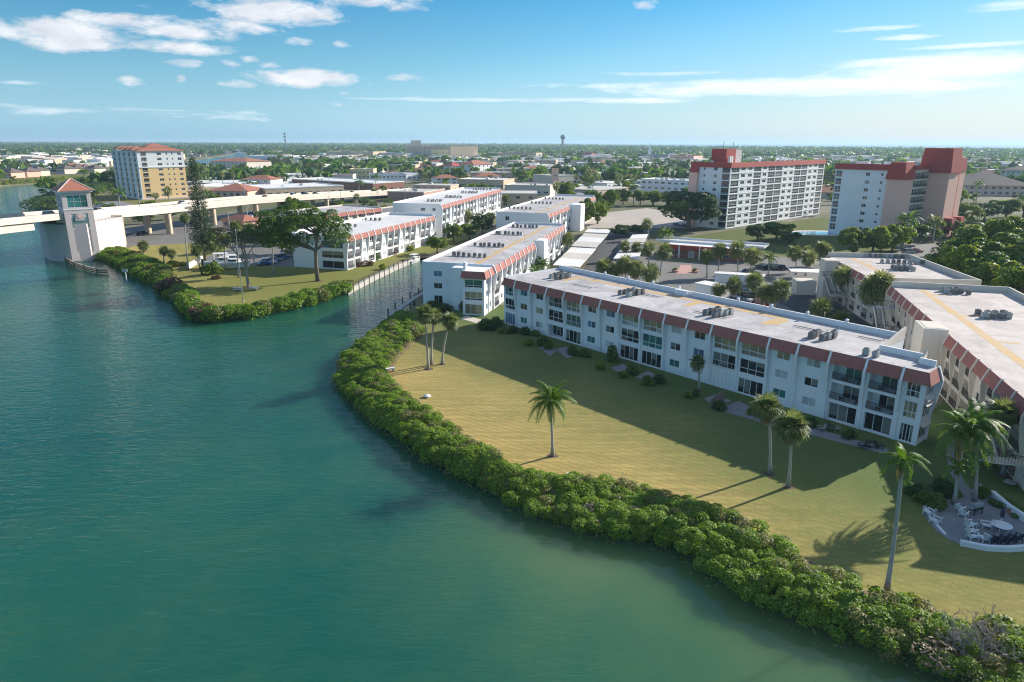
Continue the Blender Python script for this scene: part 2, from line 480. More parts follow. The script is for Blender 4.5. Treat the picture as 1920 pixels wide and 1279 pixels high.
def roof_mat(name, a, b_, dirt, pond=0.5):
    """flat roof membrane: seams, ponding stains, dust"""
    m, t, b = mat_new(name)
    v = objvec(t)
    n1 = noise(t, v, 0.16, 7, 0.7, 0.8); n2 = noise(t, v, 0.42, 7, 0.72, 0.8); n3 = noise(t, v, 5, 3, 0.6)
    f = M(t, 'ADD', M(t, 'MULTIPLY_ADD', n1, 3.2, -1.2), M(t, 'MULTIPLY_ADD', n3, 0.5, -0.25), clamp=True)
    c = mixc(t, f, a, b_)
    st = M(t, 'MULTIPLY', M(t, 'MULTIPLY_ADD', n2, 5.0, -2.75, clamp=True), pond)
    c = mixc(t, st, c, dirt)
    sp = N(t, 'ShaderNodeSeparateXYZ'); t.links.new(v, sp.inputs[0])
    se = M(t, 'LESS_THAN', M(t, 'FRACT', M(t, 'MULTIPLY', sp.outputs[0], 1 / 3.0)), 0.018)
    c = mixc(t, M(t, 'MULTIPLY', se, 0.35), c, tuple(x * 0.5 for x in dirt))
    t.links.new(c, b.inputs['Base Color'])
    b.inputs['Roughness'].default_value = 0.8
    return m
ROOFM = roof_mat('roof_membrane', (0.36, 0.335, 0.335), (0.64, 0.60, 0.585), (0.23, 0.215, 0.215), 0.8)
ROOFW = roof_mat('white_roof_membrane', (0.62, 0.60, 0.59), (0.78, 0.75, 0.72), (0.45, 0.43, 0.42), 0.4)
ROOFT = roof_mat('tan_roof_membrane', (0.42, 0.36, 0.335), (0.62, 0.55, 0.51), (0.28, 0.24, 0.23), 0.7)
# ------------------------------------------------------------------ setting: water, land, lawns, roads
def P0(*px): return [Vector(G(x, y, 0.0)) for x, y in px]
def inset(pts, d):
    """shift an open line to its left by d"""
    out = []
    for i, p in enumerate(pts):
        a = pts[max(i - 1, 0)]; b = pts[min(i + 1, len(pts) - 1)]
        t = (b - a); t.z = 0; t.normalize()
        out.append(Vector((p.x - t.y * d, p.y + t.x * d, p.z)))
    return out
def resample(pts, n):
    pts = [Vector(p) for p in pts]
    L = [0.0]
    for a, b in zip(pts, pts[1:]): L.append(L[-1] + (b - a).length)
    out = []
    for k in range(n):
        s = L[-1] * k / (n - 1); i = 0
        while i < len(L) - 2 and L[i + 1] < s: i += 1
        out.append(pts[i].lerp(pts[i + 1], (s - L[i]) / max(1e-9, L[i + 1] - L[i])))
    return out
MAIN_W = [Vector((46, 16, 0)), Vector((36.5, 30, 0))] + P0((1790, 1310), (1700, 1262), (1600, 1222), (1480, 1178), (1390, 1135), (1290, 1070), (1230, 1030), (1100, 1012), (1000, 985),
        (870, 912), (760, 850), (655, 762), (624, 718), (640, 672), (700, 628), (745, 592))
MAIN_T = [Vector((55, 22, 2.3)), Vector((46, 35, 2.3))] + [G(x, y, 2.3) for x, y in ((1990, 1190), (1790, 1150), (1640, 1105), (1530, 1052), (1440, 987), (1330, 945), (1230, 912), (1130, 902), (985, 892),
        (900, 837), (810, 772), (750, 732), (708, 692), (745, 647), (790, 612))]
PEN_W = P0((652, 553), (560, 580), (480, 596), (400, 606), (352, 597), (330, 567), (290, 537), (240, 512), (188, 484))
shore = inset(MAIN_W, -2.3)
canal = [Vector((-21.5, 150, 0)), Vector((-23.6, 160, 0)), Vector((-19, 182, 0)), Vector((-11, 214, 0)), Vector((-12, 222, 0)), Vector((-26.5, 223, 0)), Vector((-33.6, 209, 0)), Vector((-41.6, 166, 0))]
pen = inset(PEN_W, -1.2)
west = [Vector(p + (0,)) for p in ((-131, 233), (-160, 245), (-185, 305), (-240, 372), (-262, 382), (-288, 437), (-334, 590), (-410, 800), (-585, 1545), (-1050, 3088))]
far = [Vector(p + (0,)) for p in ((-1800, 9000), (200, 8000), (780, 5200), (1700, 4300), (2700, 3600), (6000, 2400), (6500, -300), (50, -60))]
LAND = shore + canal + pen + west + far
WEST = [Vector(p + (0,)) for p in ((-1074, 3088), (-655, 1535), (-500, 850), (-396, 672), (-413, 566), (-600, 420), (-3500, 300), (-9000, 900), (-9000, 9000), (-1830, 9000))]

def sheet(name, pts, z, m, skirt=None, kind='structure', label=None):
    tri = tessellate_polygon([[Vector((p[0], p[1], 0)) for p in pts]])
    mb = MB()
    mb.v = [(p[0], p[1], z) for p in pts]
    for t in tri:
        a, b, c = (mb.v[i] for i in t)
        s = (b[0] - a[0]) * (c[1] - a[1]) - (b[1] - a[1]) * (c[0] - a[0])
        mb.f.append(list(t) if s > 0 else list(t)[::-1]); mb.m.append(0)
    if skirt is not None:
        n = len(pts)
        for k in range(n):
            mb.face([(*pts[k][:2], z), (*pts[(k + 1) % n][:2], z), (*pts[(k + 1) % n][:2], skirt), (*pts[k][:2], skirt)])
    o = mb.build(name, m)
    return tag(o, label, None, None, kind)

def mk_ground():
    m, t, b = mat_new('town_ground')
    v = posvec(t)
    n1 = noise(t, v, 0.012, 6, 0.65); n2 = noise(t, v, 0.09, 5, 0.6); n3 = noise(t, v, 1.2, 4, 0.6)
    c = mixc(t, M(t, 'MULTIPLY_ADD', n1, 5, -2.2, clamp=True), (0.13, 0.14, 0.055), (0.30, 0.27, 0.22))
    c = mixc(t, M(t, 'MULTIPLY_ADD', n2, 4, -1.9, clamp=True), c, (0.085, 0.09, 0.04))
    c = mixc(t, M(t, 'MULTIPLY', n3, 0.5), c, (0.16, 0.14, 0.10))
    t.links.new(c, b.inputs['Base Color']); b.inputs['Roughness'].default_value = 0.95
    b.inputs['Specular IOR Level'].default_value = 0.1
    return m
def mk_grass(name, dry, green, bias=0.0, stripe=1.0, ang=-25, shade_tint=None):
    m, t, b = mat_new(name)
    v = posvec(t)
    n1 = noise(t, v, 0.045, 5, 0.6, 0.4); n2 = noise(t, v, 0.8, 7, 0.72); n3 = noise(t, v, 5.0, 4, 0.75)
    sp = N(t, 'ShaderNodeSeparateXYZ'); t.links.new(v, sp.inputs[0])
    gx = M(t, 'ADD', M(t, 'MULTIPLY_ADD', sp.outputs[0], 0.014, -0.95 + bias), M(t, 'MULTIPLY', M(t, 'ADD', M(t, 'MULTIPLY', sp.outputs[0], .755), M(t, 'MULTIPLY', sp.outputs[1], .656)), 0.014))
    f = M(t, 'ADD', M(t, 'MULTIPLY_ADD', n1, 2.0, -0.8), gx)
    f = M(t, 'ADD', f, M(t, 'MULTIPLY_ADD', n2, 2.8, -1.4), clamp=True)
    c = mixc(t, f, dry, green)
    mp = N(t, 'ShaderNodeMapping'); mp.inputs['Rotation'].default_value = (0, 0, R(-ang)); t.links.new(v, mp.inputs['Vector'])
    wv = N(t, 'ShaderNodeTexWave', wave_type='BANDS', bands_direction='Y'); wv.inputs['Scale'].default_value = 0.36; wv.inputs['Distortion'].default_value = 2.8
    wv.inputs['Detail'].default_value = 3; wv.inputs['Detail Scale'].default_value = 0.7
    t.links.new(mp.outputs[0], wv.inputs['Vector'])
    m2 = N(t, 'ShaderNodeMapping'); m2.inputs['Rotation'].default_value = (0, 0, R(-ang)); m2.inputs['Scale'].default_value = (0.12, 1.6, 1); t.links.new(v, m2.inputs['Vector'])
    stk = noise(t, m2.outputs[0], 1.0, 4, 0.7)
    lines = M(t, 'MULTIPLY', M(t, 'ADD', M(t, 'MULTIPLY_ADD', wv.outputs['Fac'], 0.6, -.02), M(t, 'MULTIPLY_ADD', stk, 5.0, -2.15), clamp=True), 0.60 * stripe)
    c = mixc(t, lines, c, tuple(x * 0.50 for x in dry))
    c = mixc(t, M(t, 'MULTIPLY_ADD', n3, 3.4, -1.6, clamp=True), c, tuple(0.45 * x + 0.12 * y for x, y in zip(green, dry)))
    bare = noise(t, v, 0.28, 6, 0.68, 0.6)
    c = mixc(t, M(t, 'MULTIPLY', M(t, 'MULTIPLY_ADD', bare, 9.0, -5.7, clamp=True), .55), c, (0.33, 0.24, 0.14))
    c = mixc(t, M(t, 'MULTIPLY', M(t, 'MULTIPLY_ADD', bare, -9.0, 3.2, clamp=True), .5), c, (0.15, 0.21, 0.05))
    if shade_tint:                                          # the long block's shade painted into the turf, darker green towards its facade
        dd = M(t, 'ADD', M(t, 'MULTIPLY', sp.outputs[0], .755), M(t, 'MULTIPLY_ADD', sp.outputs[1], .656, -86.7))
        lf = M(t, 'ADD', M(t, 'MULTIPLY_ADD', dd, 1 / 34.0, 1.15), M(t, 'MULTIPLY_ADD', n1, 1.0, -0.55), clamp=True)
        c = mixc(t, lf, c, shade_tint)
    t.links.new(c, b.inputs['Base Color']); b.inputs['Roughness'].default_value = 0.95; b.inputs['Specular IOR Level'].default_value = 0.1
    bn = N(t, 'ShaderNodeBump'); bn.inputs['Strength'].default_value = 0.6; bn.inputs['Distance'].default_value = 0.08
    t.links.new(n3, bn.inputs['Height']); t.links.new(bn.outputs[0], b.inputs['Normal'])
    return m
GROUND = mk_ground()
GRASS = mk_grass('dry_lawn', (0.56, 0.41, 0.15), (0.30, 0.30, 0.08), 0.0, ang=-35, shade_tint=(0.105, 0.155, 0.05))
GRASS2 = mk_grass('peninsula_lawn', (0.42, 0.34, 0.115), (0.22, 0.235, 0.06), 1.8, 0.6, 10)
GRASS3 = mk_grass('green_lawn', (0.24, 0.22, 0.08), (0.12, 0.15, 0.04), -1.0, 0.4, 40)
GRASS4 = mk_grass('far_bank_grass', (0.34, 0.26, 0.11), (0.20, 0.19, 0.06), 9.0, 0.4, 40)

def mk_water():
    m, t, b = mat_new('river_water')
    v = posvec(t)
    at = N(t, 'ShaderNodeAttribute', attribute_name='shoal')
    n1 = noise(t, v, 0.018, 4, 0.55); n2 = noise(t, v, 0.11, 4, 0.6, 0.5)
    f = M(t, 'ADD', at.outputs['Fac'], M(t, 'MULTIPLY_ADD', n2, 0.8, -0.4))
    f = M(t, 'MULTIPLY', f, M(t, 'GREATER_THAN', at.outputs['Fac'], 0.0005), clamp=True)
    deep = mixc(t, M(t, 'MULTIPLY_ADD', n1, 3, -1, clamp=True), (0.010, 0.082, 0.062), (0.018, 0.112, 0.066))
    c = mixc(t, f, deep, (0.075, 0.145, 0.062))
    t.links.new(c, b.inputs['Base Color'])
    b.inputs['Roughness'].default_value = 0.07; b.inputs['IOR'].default_value = 1.33
    b.inputs['Specular IOR Level'].default_value = 0.5
    b.subsurface_method = 'BURLEY'                   # cloudy water: light spreads sideways under the surface
    b.inputs['Subsurface Weight'].default_value = 1.0
    b.inputs['Subsurface Radius'].default_value = (1, 1, 1)
    b.inputs['Subsurface Scale'].default_value = 8.0
    mp = N(t, 'ShaderNodeMapping'); mp.inputs['Rotation'].default_value = (0, 0, R(-22)); mp.inputs['Scale'].default_value = (0.32, 1.0, 1); t.links.new(v, mp.inputs['Vector'])
    a = noise(t, mp.outputs[0], 1.05, 3, 0.55, 0.8)
    m2 = N(t, 'ShaderNodeMapping'); m2.inputs['Rotation'].default_value = (0, 0, R(-8)); m2.inputs['Scale'].default_value = (0.35, 1.0, 1); t.links.new(v, m2.inputs['Vector'])
    a2 = noise(t, m2.outputs[0], 2.6, 2, 0.5, 0.4)
    cal = noise(t, v, 0.03, 3, 0.5)
    amp = M(t, 'MULTIPLY_ADD', cal, 1.6, -0.25, clamp=True)
    lee = M(t, 'SUBTRACT', 1.0, M(t, 'MULTIPLY', at.outputs['Fac'], 0.85), clamp=True)
    ca = N(t, 'ShaderNodeAttribute', attribute_name='calm')
    lee = M(t, 'MULTIPLY', lee, M(t, 'MULTIPLY_ADD', ca.outputs['Fac'], -0.5, 1.0))
    h = M(t, 'MULTIPLY', M(t, 'ADD', M(t, 'MULTIPLY', a, 0.20), M(t, 'MULTIPLY', a2, 0.085)), M(t, 'MULTIPLY', lee, M(t, 'MULTIPLY_ADD', amp, 0.7, 0.45)))
    bn = N(t, 'ShaderNodeBump'); bn.inputs['Strength'].default_value = 1.0; bn.inputs['Distance'].default_value = 1.0
    t.links.new(h, bn.inputs['Height']); t.links.new(bn.outputs[0], b.inputs['Normal'])
    return m
def mk_sea():
    m, t, b = mat_new('gulf_water')
    b.inputs['Base Color'].default_value = (0.006, 0.075, 0.085, 1); b.inputs['Roughness'].default_value = 0.25; b.inputs['IOR'].default_value = 1.33
    return m
def build_water():
    xs = np.concatenate([np.linspace(-900, -260, 17), np.linspace(-250, -64, 32), np.linspace(-60, 60, 61), np.linspace(70, 200, 6)])
    ys = np.concatenate([np.linspace(-80, 20, 8), np.linspace(22, 120, 50), np.linspace(124, 260, 35), np.linspace(280, 900, 20)])
    X, Y = np.meshgrid(xs, ys)
    line = np.array([p[:2] for p in resample(MAIN_W, 160)])
    d = np.sqrt(((X[..., None] - line[:, 0]) ** 2 + (Y[..., None] - line[:, 1]) ** 2).min(-1))
    near = np.clip((75 - Y) / 22, 0, 1) * np.clip((X + 14) / 16, 0, 1)
    calm = np.clip((62 - d) / 55, 0, 1) * np.clip((125 - Y) / 60, 0, 1) * np.clip((X + 55) / 50, 0, 1)
    sh = np.exp(-(np.maximum(d - 4, 0) / 9.0) ** 1.3) * (0.12 + 0.75 * near) + 0.0006
    far_green = np.clip((95 - Y) / 60, 0, 1) * 0.05
    V = np.stack([X.ravel(), Y.ravel(), np.zeros(X.size)], 1)
    ny, nx = X.shape
    i = np.arange((ny - 1) * nx).reshape(ny - 1, nx)[:, :-1].ravel()
    Q = np.stack([i, i + 1, i + nx + 1, i + nx], 1)
    me = np_mesh('river', V, Q, mk_water())
    a = me.attributes.new('shoal', 'FLOAT', 'POINT'); a.data.foreach_set('value', (sh + far_green).ravel().astype(np.float32))
    a = me.attributes.new('calm', 'FLOAT', 'POINT'); a.data.foreach_set('value', calm.ravel().astype(np.float32))
    tag(place('river_water', me), kind='structure')
    mb = MB(); mb.face([(-25000, -400, -0.5), (25000, -400, -0.5), (25000, 25000, -0.5), (-25000, 25000, -0.5)])
    tag(mb.build('sea_water', mk_sea()), kind='structure')
build_water()
sheet('ground', LAND, GZ, GROUND, -1.0)
sheet('west_bank_ground', WEST, GZ, GROUND, -1.0)

def GP(*px): return [G(x, y) for x, y in px]
lawn_pts = inset(MAIN_W, -2.9) + [Vector((-19, 152, 0)), Vector((-2, 150, 0)), Vector((-1, 132, 0)), Vector((14, 118, 0)), Vector((48, 80, 0)), Vector((60, 90, 0)), Vector((68, 100, 0)), Vector((110, 60, 0)), Vector((110, -20, 0)), Vector((60, -20, 0))]
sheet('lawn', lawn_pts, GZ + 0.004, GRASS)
pen_pts = inset(PEN_W, -2.2) + [Vector(p + (0,)) for p in ((-128, 222), (-128, 240), (-100, 238), (-75, 225), (-45, 222), (-30, 246), (-26, 262), (-16, 262), (-27, 225), (-35, 209), (-43, 168))]
sheet('peninsula_lawn', pen_pts, GZ + 0.004, GRASS2)
sheet('far_bank', [(-415, 569), (-398, 675), (-420, 745), (-700, 700), (-1000, 520), (-700, 440), (-605, 424)], GZ + 0.004, GRASS4)
# parking court between the blocks
sheet('parking_lot', [(4, 160), (20, 143), (60, 97), (72, 110), (74, 131), (76, 160), (84, 180), (96, 178), (110, 205), (80, 222), (58, 208), (44, 208), (50, 255), (58, 290), (42, 290), (34, 262), (22, 190)], GZ + 0.008, ASPHL)
sheet('driveway', [(19.5, 190), (27, 188), (40, 255), (60, 285), (44, 285), (33, 262)], GZ + 0.012, ASPH)
sheet('parking_lane', [(49, 118), (56, 108), (66, 116), (72, 133), (74, 160), (60, 165), (62, 140)], GZ + 0.012, ASPH)
sheet('tower_lawn', [(62, 262), (60, 222), (84, 224), (110, 206), (124, 225), (138, 245), (128, 280), (150, 300), (155, 345), (110, 305), (86, 284)], GZ + 0.008, GRASS3)
sheet('pale_parking_lot', [(32, 295), (80, 297), (86, 360), (75, 388), (30, 345)], GZ + 0.008, PARKC)
sheet('tower_driveway', [(140, 250), (120, 214), (104, 180), (125, 160), (170, 180), (260, 300), (235, 310), (190, 250), (165, 250)], GZ + 0.012, ASPHL)
sheet('road_lawn', [(168, 268), (200, 262), (330, 330), (300, 380), (200, 330)], GZ + 0.016, GRASS3)
sheet('bridge_street', [(-133, 236), (-104, 240), (-74, 262), (-60, 300), (-70, 400), (-130, 380), (-160, 300), (-158, 250)], GZ + 0.008, ASPHL)
sheet('waterfront_parking_lot', [(-96, 205), (-60, 196), (-58, 222), (-66, 250), (-96, 236)], GZ + 0.012, ASPHL)
sheet('bridge_lawn', [(-128, 224), (-110, 224), (-99, 236), (-110, 246), (-131, 238)], GZ + 0.012, GRASS2)
sheet('point_lawn', [(-262, 384), (-240, 376), (-190, 330), (-205, 440), (-262, 458), (-300, 500), (-286, 440)], GZ + 0.008, GRASS3)

def soil_edge():
    a = inset([Vector((p.x, p.y, 0)) for p in resample(MAIN_T, 70)], -.1); b = inset([Vector((p.x, p.y, 0)) for p in resample(MAIN_T, 70)], -1.0)
    g = random.Random(3)
    pts = a + [p + Vector((g.uniform(-.45, .45), g.uniform(-.45, .45), 0)) for p in b[::-1]]
    m, t, bs = mat_new('bare_soil_edge'); v = posvec(t)
    c = mixc(t, M(t, 'MULTIPLY_ADD', noise(t, v, 2.2, 6, .7), 4.0, -1.6, clamp=True), (0.16, 0.11, 0.065), (0.33, 0.26, 0.11))
    t.links.new(c, bs.inputs['Base Color']); bs.inputs['Roughness'].default_value = .95
    sheet('bare_soil', pts, GZ + .009, m)
soil_edge()
for k, (x, y, r) in enumerate(((803, 692, .8), (829, 683, .7), (1036, 855, .7), (1443, 888, .6), (1478, 913, .65), (1662, 1112, .7), (1311, 732, .6), (596, 527, 1.3), (466, 538, 1.0), (1827, 940, 1.1), (1789, 942, 1.1), (1881, 890, .9))):
    c = G(x, y); g = random.Random(k)
    sheet('mulch_ring', [(c.x + r * g.uniform(.75, 1.15) * math.cos(t * .5236), c.y + r * g.uniform(.75, 1.15) * math.sin(t * .5236)) for t in range(12)], GZ + .013, SOIL)
# ------------------------------------------------------------------ windows and walls
WCACHE = {}
def window_mesh(w, h, cols, rows, fm, gm, lower=0.0, lm=None, fr=0.07, rail=False):
    """framed window centred on its sill line: x across, z up, facing -y"""
    key = (round(w, 2), round(h, 2), cols, rows, fm.name, gm.name, lower, lm.name if lm else '', fr)
    if key in WCACHE: return WCACHE[key]
    mb = MB()
    x0, x1 = -w / 2, w / 2
    zs = [0.0, h] if not lower else [0.0, lower, h]
    d0, d1 = -0.05, 0.05
    mb.box(x0, x0 + fr, d0, d1, 0, h); mb.box(x1 - fr, x1, d0, d1, 0, h)
    mb.box(x0 + fr, x1 - fr, d0, d1, 0, fr); mb.box(x0 + fr, x1 - fr, d0, d1, h - fr, h)
    if lower: mb.box(x0 + fr, x1 - fr, d0, d1, lower - fr * .6, lower + fr * .6)
    for c in range(1, cols):
        xc = x0 + w * c / cols
        mb.box(xc - fr * .45, xc + fr * .45, d0 - .004, d1 - .01, fr, h - fr)
    for r in range(1, rows):
        zc = lower + (h - lower) * r / rows
        mb.box(x0 + fr, x1 - fr, d0 + .006, d1 - .016, zc - fr * .35, zc + fr * .35)
    me = None
    WCACHE[key] = r = (mb, key)
    return r
WM = {}
def window(parent, w, h, cols, rows, gm, T, x, y, z, fm=None, lower=0.0, lm=None, panes=True, fr=0.07, name='window', label=None):
    """T: (ox, oy, angle) of the facade in the building's frame; y is depth behind the wall face"""
    fm = fm or TRIM
    mb, key = window_mesh(w, h, cols, rows, fm, gm, lower, lm, fr)
    ca, sa = math.cos(T[2]), math.sin(T[2])
    loc = (T[0] + ca * x - sa * y, T[1] + sa * x + ca * y, z)
    if panes:
        k = ('f',) + key
        if k not in WM: WM[k] = mb.mesh('window_frame', [fm])
        o = place(name, WM[k], parent, loc, (0, 0, T[2]))
        for c in range(cols):
            k2 = ('p', round(w / cols, 2), round(h - lower, 2), gm.name)
            if k2 not in WM:
                pm = MB(); pw = w / cols
                pm.box(-pw / 2 + .02, pw / 2 - .02, -0.012, 0.012, 0.02, h - lower - 0.02)
                WM[k2] = pm.mesh('pane', [gm])
            place('pane', WM[k2], o, (-w / 2 + w * (c + .5) / cols, 0.008, lower))
            if lower:
                g2 = lm or gm
                k3 = ('p', round(w / cols, 2), round(lower, 2), g2.name)
                if k3 not in WM:
                    pm = MB(); pw = w / cols
                    pm.box(-pw / 2 + .02, pw / 2 - .02, -0.012, 0.012, 0.02, lower - 0.02)
                    WM[k3] = pm.mesh('pane', [g2])
                place('lower_pane', WM[k3], o, (-w / 2 + w * (c + .5) / cols, 0.008, 0))
    else:
        k = ('m',) + key
        if k not in WM:
            m2 = MB(); m2.v = list(mb.v); m2.f = [list(f) for f in mb.f]; m2.m = list(mb.m)
            m2.face([(-w / 2, 0.012, lower), (w / 2, 0.012, lower), (w / 2, 0.012, h), (-w / 2, 0.012, h)], 1)
            if lower: m2.face([(-w / 2, 0.012, 0), (w / 2, 0.012, 0), (w / 2, 0.012, lower), (-w / 2, 0.012, lower)], 2)
            WM[k] = m2.mesh('window', [fm, gm, lm or gm])
        o = place(name, WM[k], parent, loc, (0, 0, T[2]))
    if label: o['label'] = label
    return o

def wall_face(mb, T, x0, x1, z0, z1, ops, m=0, mr=None):
    """wall sheet in the facade frame T with openings (xa, xb, za, zb, depth): reveals and a back to each"""
    ca, sa = math.cos(T[2]), math.sin(T[2])
    def P(x, y, z): return (T[0] + ca * x - sa * y, T[1] + sa * x + ca * y, z)
    xs = sorted({x0, x1, *[round(v, 3) for o in ops for v in o[:2]]}); zs = sorted({z0, z1, *[round(v, 3) for o in ops for v in o[2:4]]})
    for a, b in zip(xs, xs[1:]):
        for c, d in zip(zs, zs[1:]):
            xm, zm = (a + b) / 2, (c + d) / 2
            if any(o[0] < xm < o[1] and o[2] < zm < o[3] for o in ops): continue
            mb.face([P(a, 0, c), P(b, 0, c), P(b, 0, d), P(a, 0, d)], m)
    for (a, b, c, d, dep) in ops:
        k = m if mr is None else mr
        mb.face([P(a, 0, c), P(a, dep, c), P(a, dep, d), P(a, 0, d)], k); mb.face([P(b, 0, d), P(b, dep, d), P(b, dep, c), P(b, 0, c)], k)
        mb.face([P(a, 0, d), P(a, dep, d), P(b, dep, d), P(b, 0, d)], k); mb.face([P(a, 0, c), P(b, 0, c), P(b, dep, c), P(a, dep, c)], k)
        mb.face([P(a, dep, c), P(b, dep, c), P(b, dep, d), P(a, dep, d)], k)

def railing(parent, T, xa, xb, z, y=-0.03, h=1.0, m=None, step=0.12, name='railing'):
    mb = MB(); m = m or DARKM
    w = xb - xa
    mb.box(-w / 2, w / 2, -.025, .025, h - .05, h); mb.box(-w / 2, w / 2, -.02, .02, .08, .12)
    n = max(2, int(w / step))
    for i in range(n + 1):
        x = -w / 2 + w * i / n
        mb.box(x - .018, x + .018, -.018, .018, .12, h - .05, bottom=False, top=False)
    k = ('rail', round(w, 2), h, m.name, step)
    if k not in WM: WM[k] = mb.mesh('railing', [m])
    ca, sa = math.cos(T[2]), math.sin(T[2]); x = (xa + xb) / 2
    return place(name, WM[k], parent, (T[0] + ca * x - sa * y, T[1] + sa * x + ca * y, z), (0, 0, T[2]))

def mans_panel(parent, T, xa, xb, H, drop=1.45, out=0.62, m=None, name='mansard_panel', endl=0.0, endr=0.0):
    """sloped shingle panel hung over the top storey; ends may be mitred outward"""
    m = m or TERRA
    ca, sa = math.cos(T[2]), math.sin(T[2])
    w = xb - xa
    k = ('mans', round(w, 2), drop, out, m.name, endl, endr)
    if k not in WM:
        mb = MB()
        a, b = -w / 2, w / 2
        f = [(a, -.06, 0), (b, -.06, 0), (b + endr, -out, -drop), (a - endl, -out, -drop)]
        g = [(a, .02, -.02), (b, .02, -.02), (b + endr * .2, -.02, -drop + .02), (a - endl * .2, -.02, -drop + .02)]
        mb.face([f[3], f[2], f[1], f[0]]); mb.face([f[3], g[3], g[2], f[2]]); mb.face([f[0], f[1], g[1], g[0]])
        mb.face([f[0], g[0], g[3], f[3]]); mb.face([f[1], f[2], g[2], g[1]])
        WM[k] = mb.mesh('mansard_panel', [m])
    x = (xa + xb) / 2
    return place(name, WM[k], parent, (T[0] + ca * x, T[1] + sa * x, H), (0, 0, T[2]))
def rib(parent, T, x, H, out=0.62, drop=1.45, w=0.26, m=None, base=0.0):
    m = m or WHITE
    k = ('rib', H, out, drop, w, m.name)
    if k not in WM:
        mb = MB()
        mb.prism([(.05, .16), (-.16, .16), (-out - .16, -drop), (-out - .14, -drop - .7), (-.38, -H * .52), (-.16, -H * .62), (-.14, -H + base), (.05, -H + base)], -w / 2, w / 2)
        WM[k] = mb.mesh('rib', [m])
    ca, sa = math.cos(T[2]), math.sin(T[2])
    return place('rib', WM[k], parent, (T[0] + ca * x, T[1] + sa * x, H), (0, 0, T[2]))

# air conditioners ---------------------------------------------------
def make_ac(pale):
    mb = MB()
    mb.box(-.42, .42, -.42, .42, .12, .98)
    for z in (.25, .4, .55, .7, .85):
        mb.box(-.44, .44, -.44, .44, z - .02, z + .02)
    g = MB(); g.tube([(0, 0, .98), (0, 0, 1.04)], .34, 10)
    g.box(-.03, .03, -.38, .38, 1.04, 1.06)
    l = MB()
    for sx in (-1, 1): l.box(sx * .36 - .05, sx * .36 + .05, -.42, .42, 0, .12)
    return mb.mesh('ac_casing', [ACL if pale else ACM]), g.mesh('ac_fan_grille', [DARKM]), l.mesh('ac_feet', [WOODL])
AC = [make_ac(False), make_ac(True)]
def ac_unit(loc, rz, label, group, pale=False, s=1.0):
    o = empty('air_conditioner', loc, rz, label, 'air conditioner', group)
    o.scale = (s, s, s)
    a = AC[1 if pale else 0]
    place('casing', a[0], o); place('fan_grille', a[1], o); place('foot', a[2], o)
    return o
def ac_cluster(px, py, z, rz, label, n=7, spread=1.15, rows=2, pale=0.35):
    c = G(px, py, z)
    k = 0
    for r in range(rows):
        for i in range((n + rows - 1) // rows):
            if k >= n: break
            x = (i - (n / rows - 1) / 2) * spread * rnd.uniform(.92, 1.08); y = (r - (rows - 1) / 2) * 1.9 + rnd.uniform(-.25, .25)
            ca, sa = math.cos(rz), math.sin(rz)
            ac_unit((c.x + ca * x - sa * y, c.y + sa * x + ca * y, z), rz + rnd.uniform(-.12, .12), label, label.replace('air conditioner', 'air conditioners'), rnd.random() < pale, rnd.uniform(.78, .98))
            k += 1

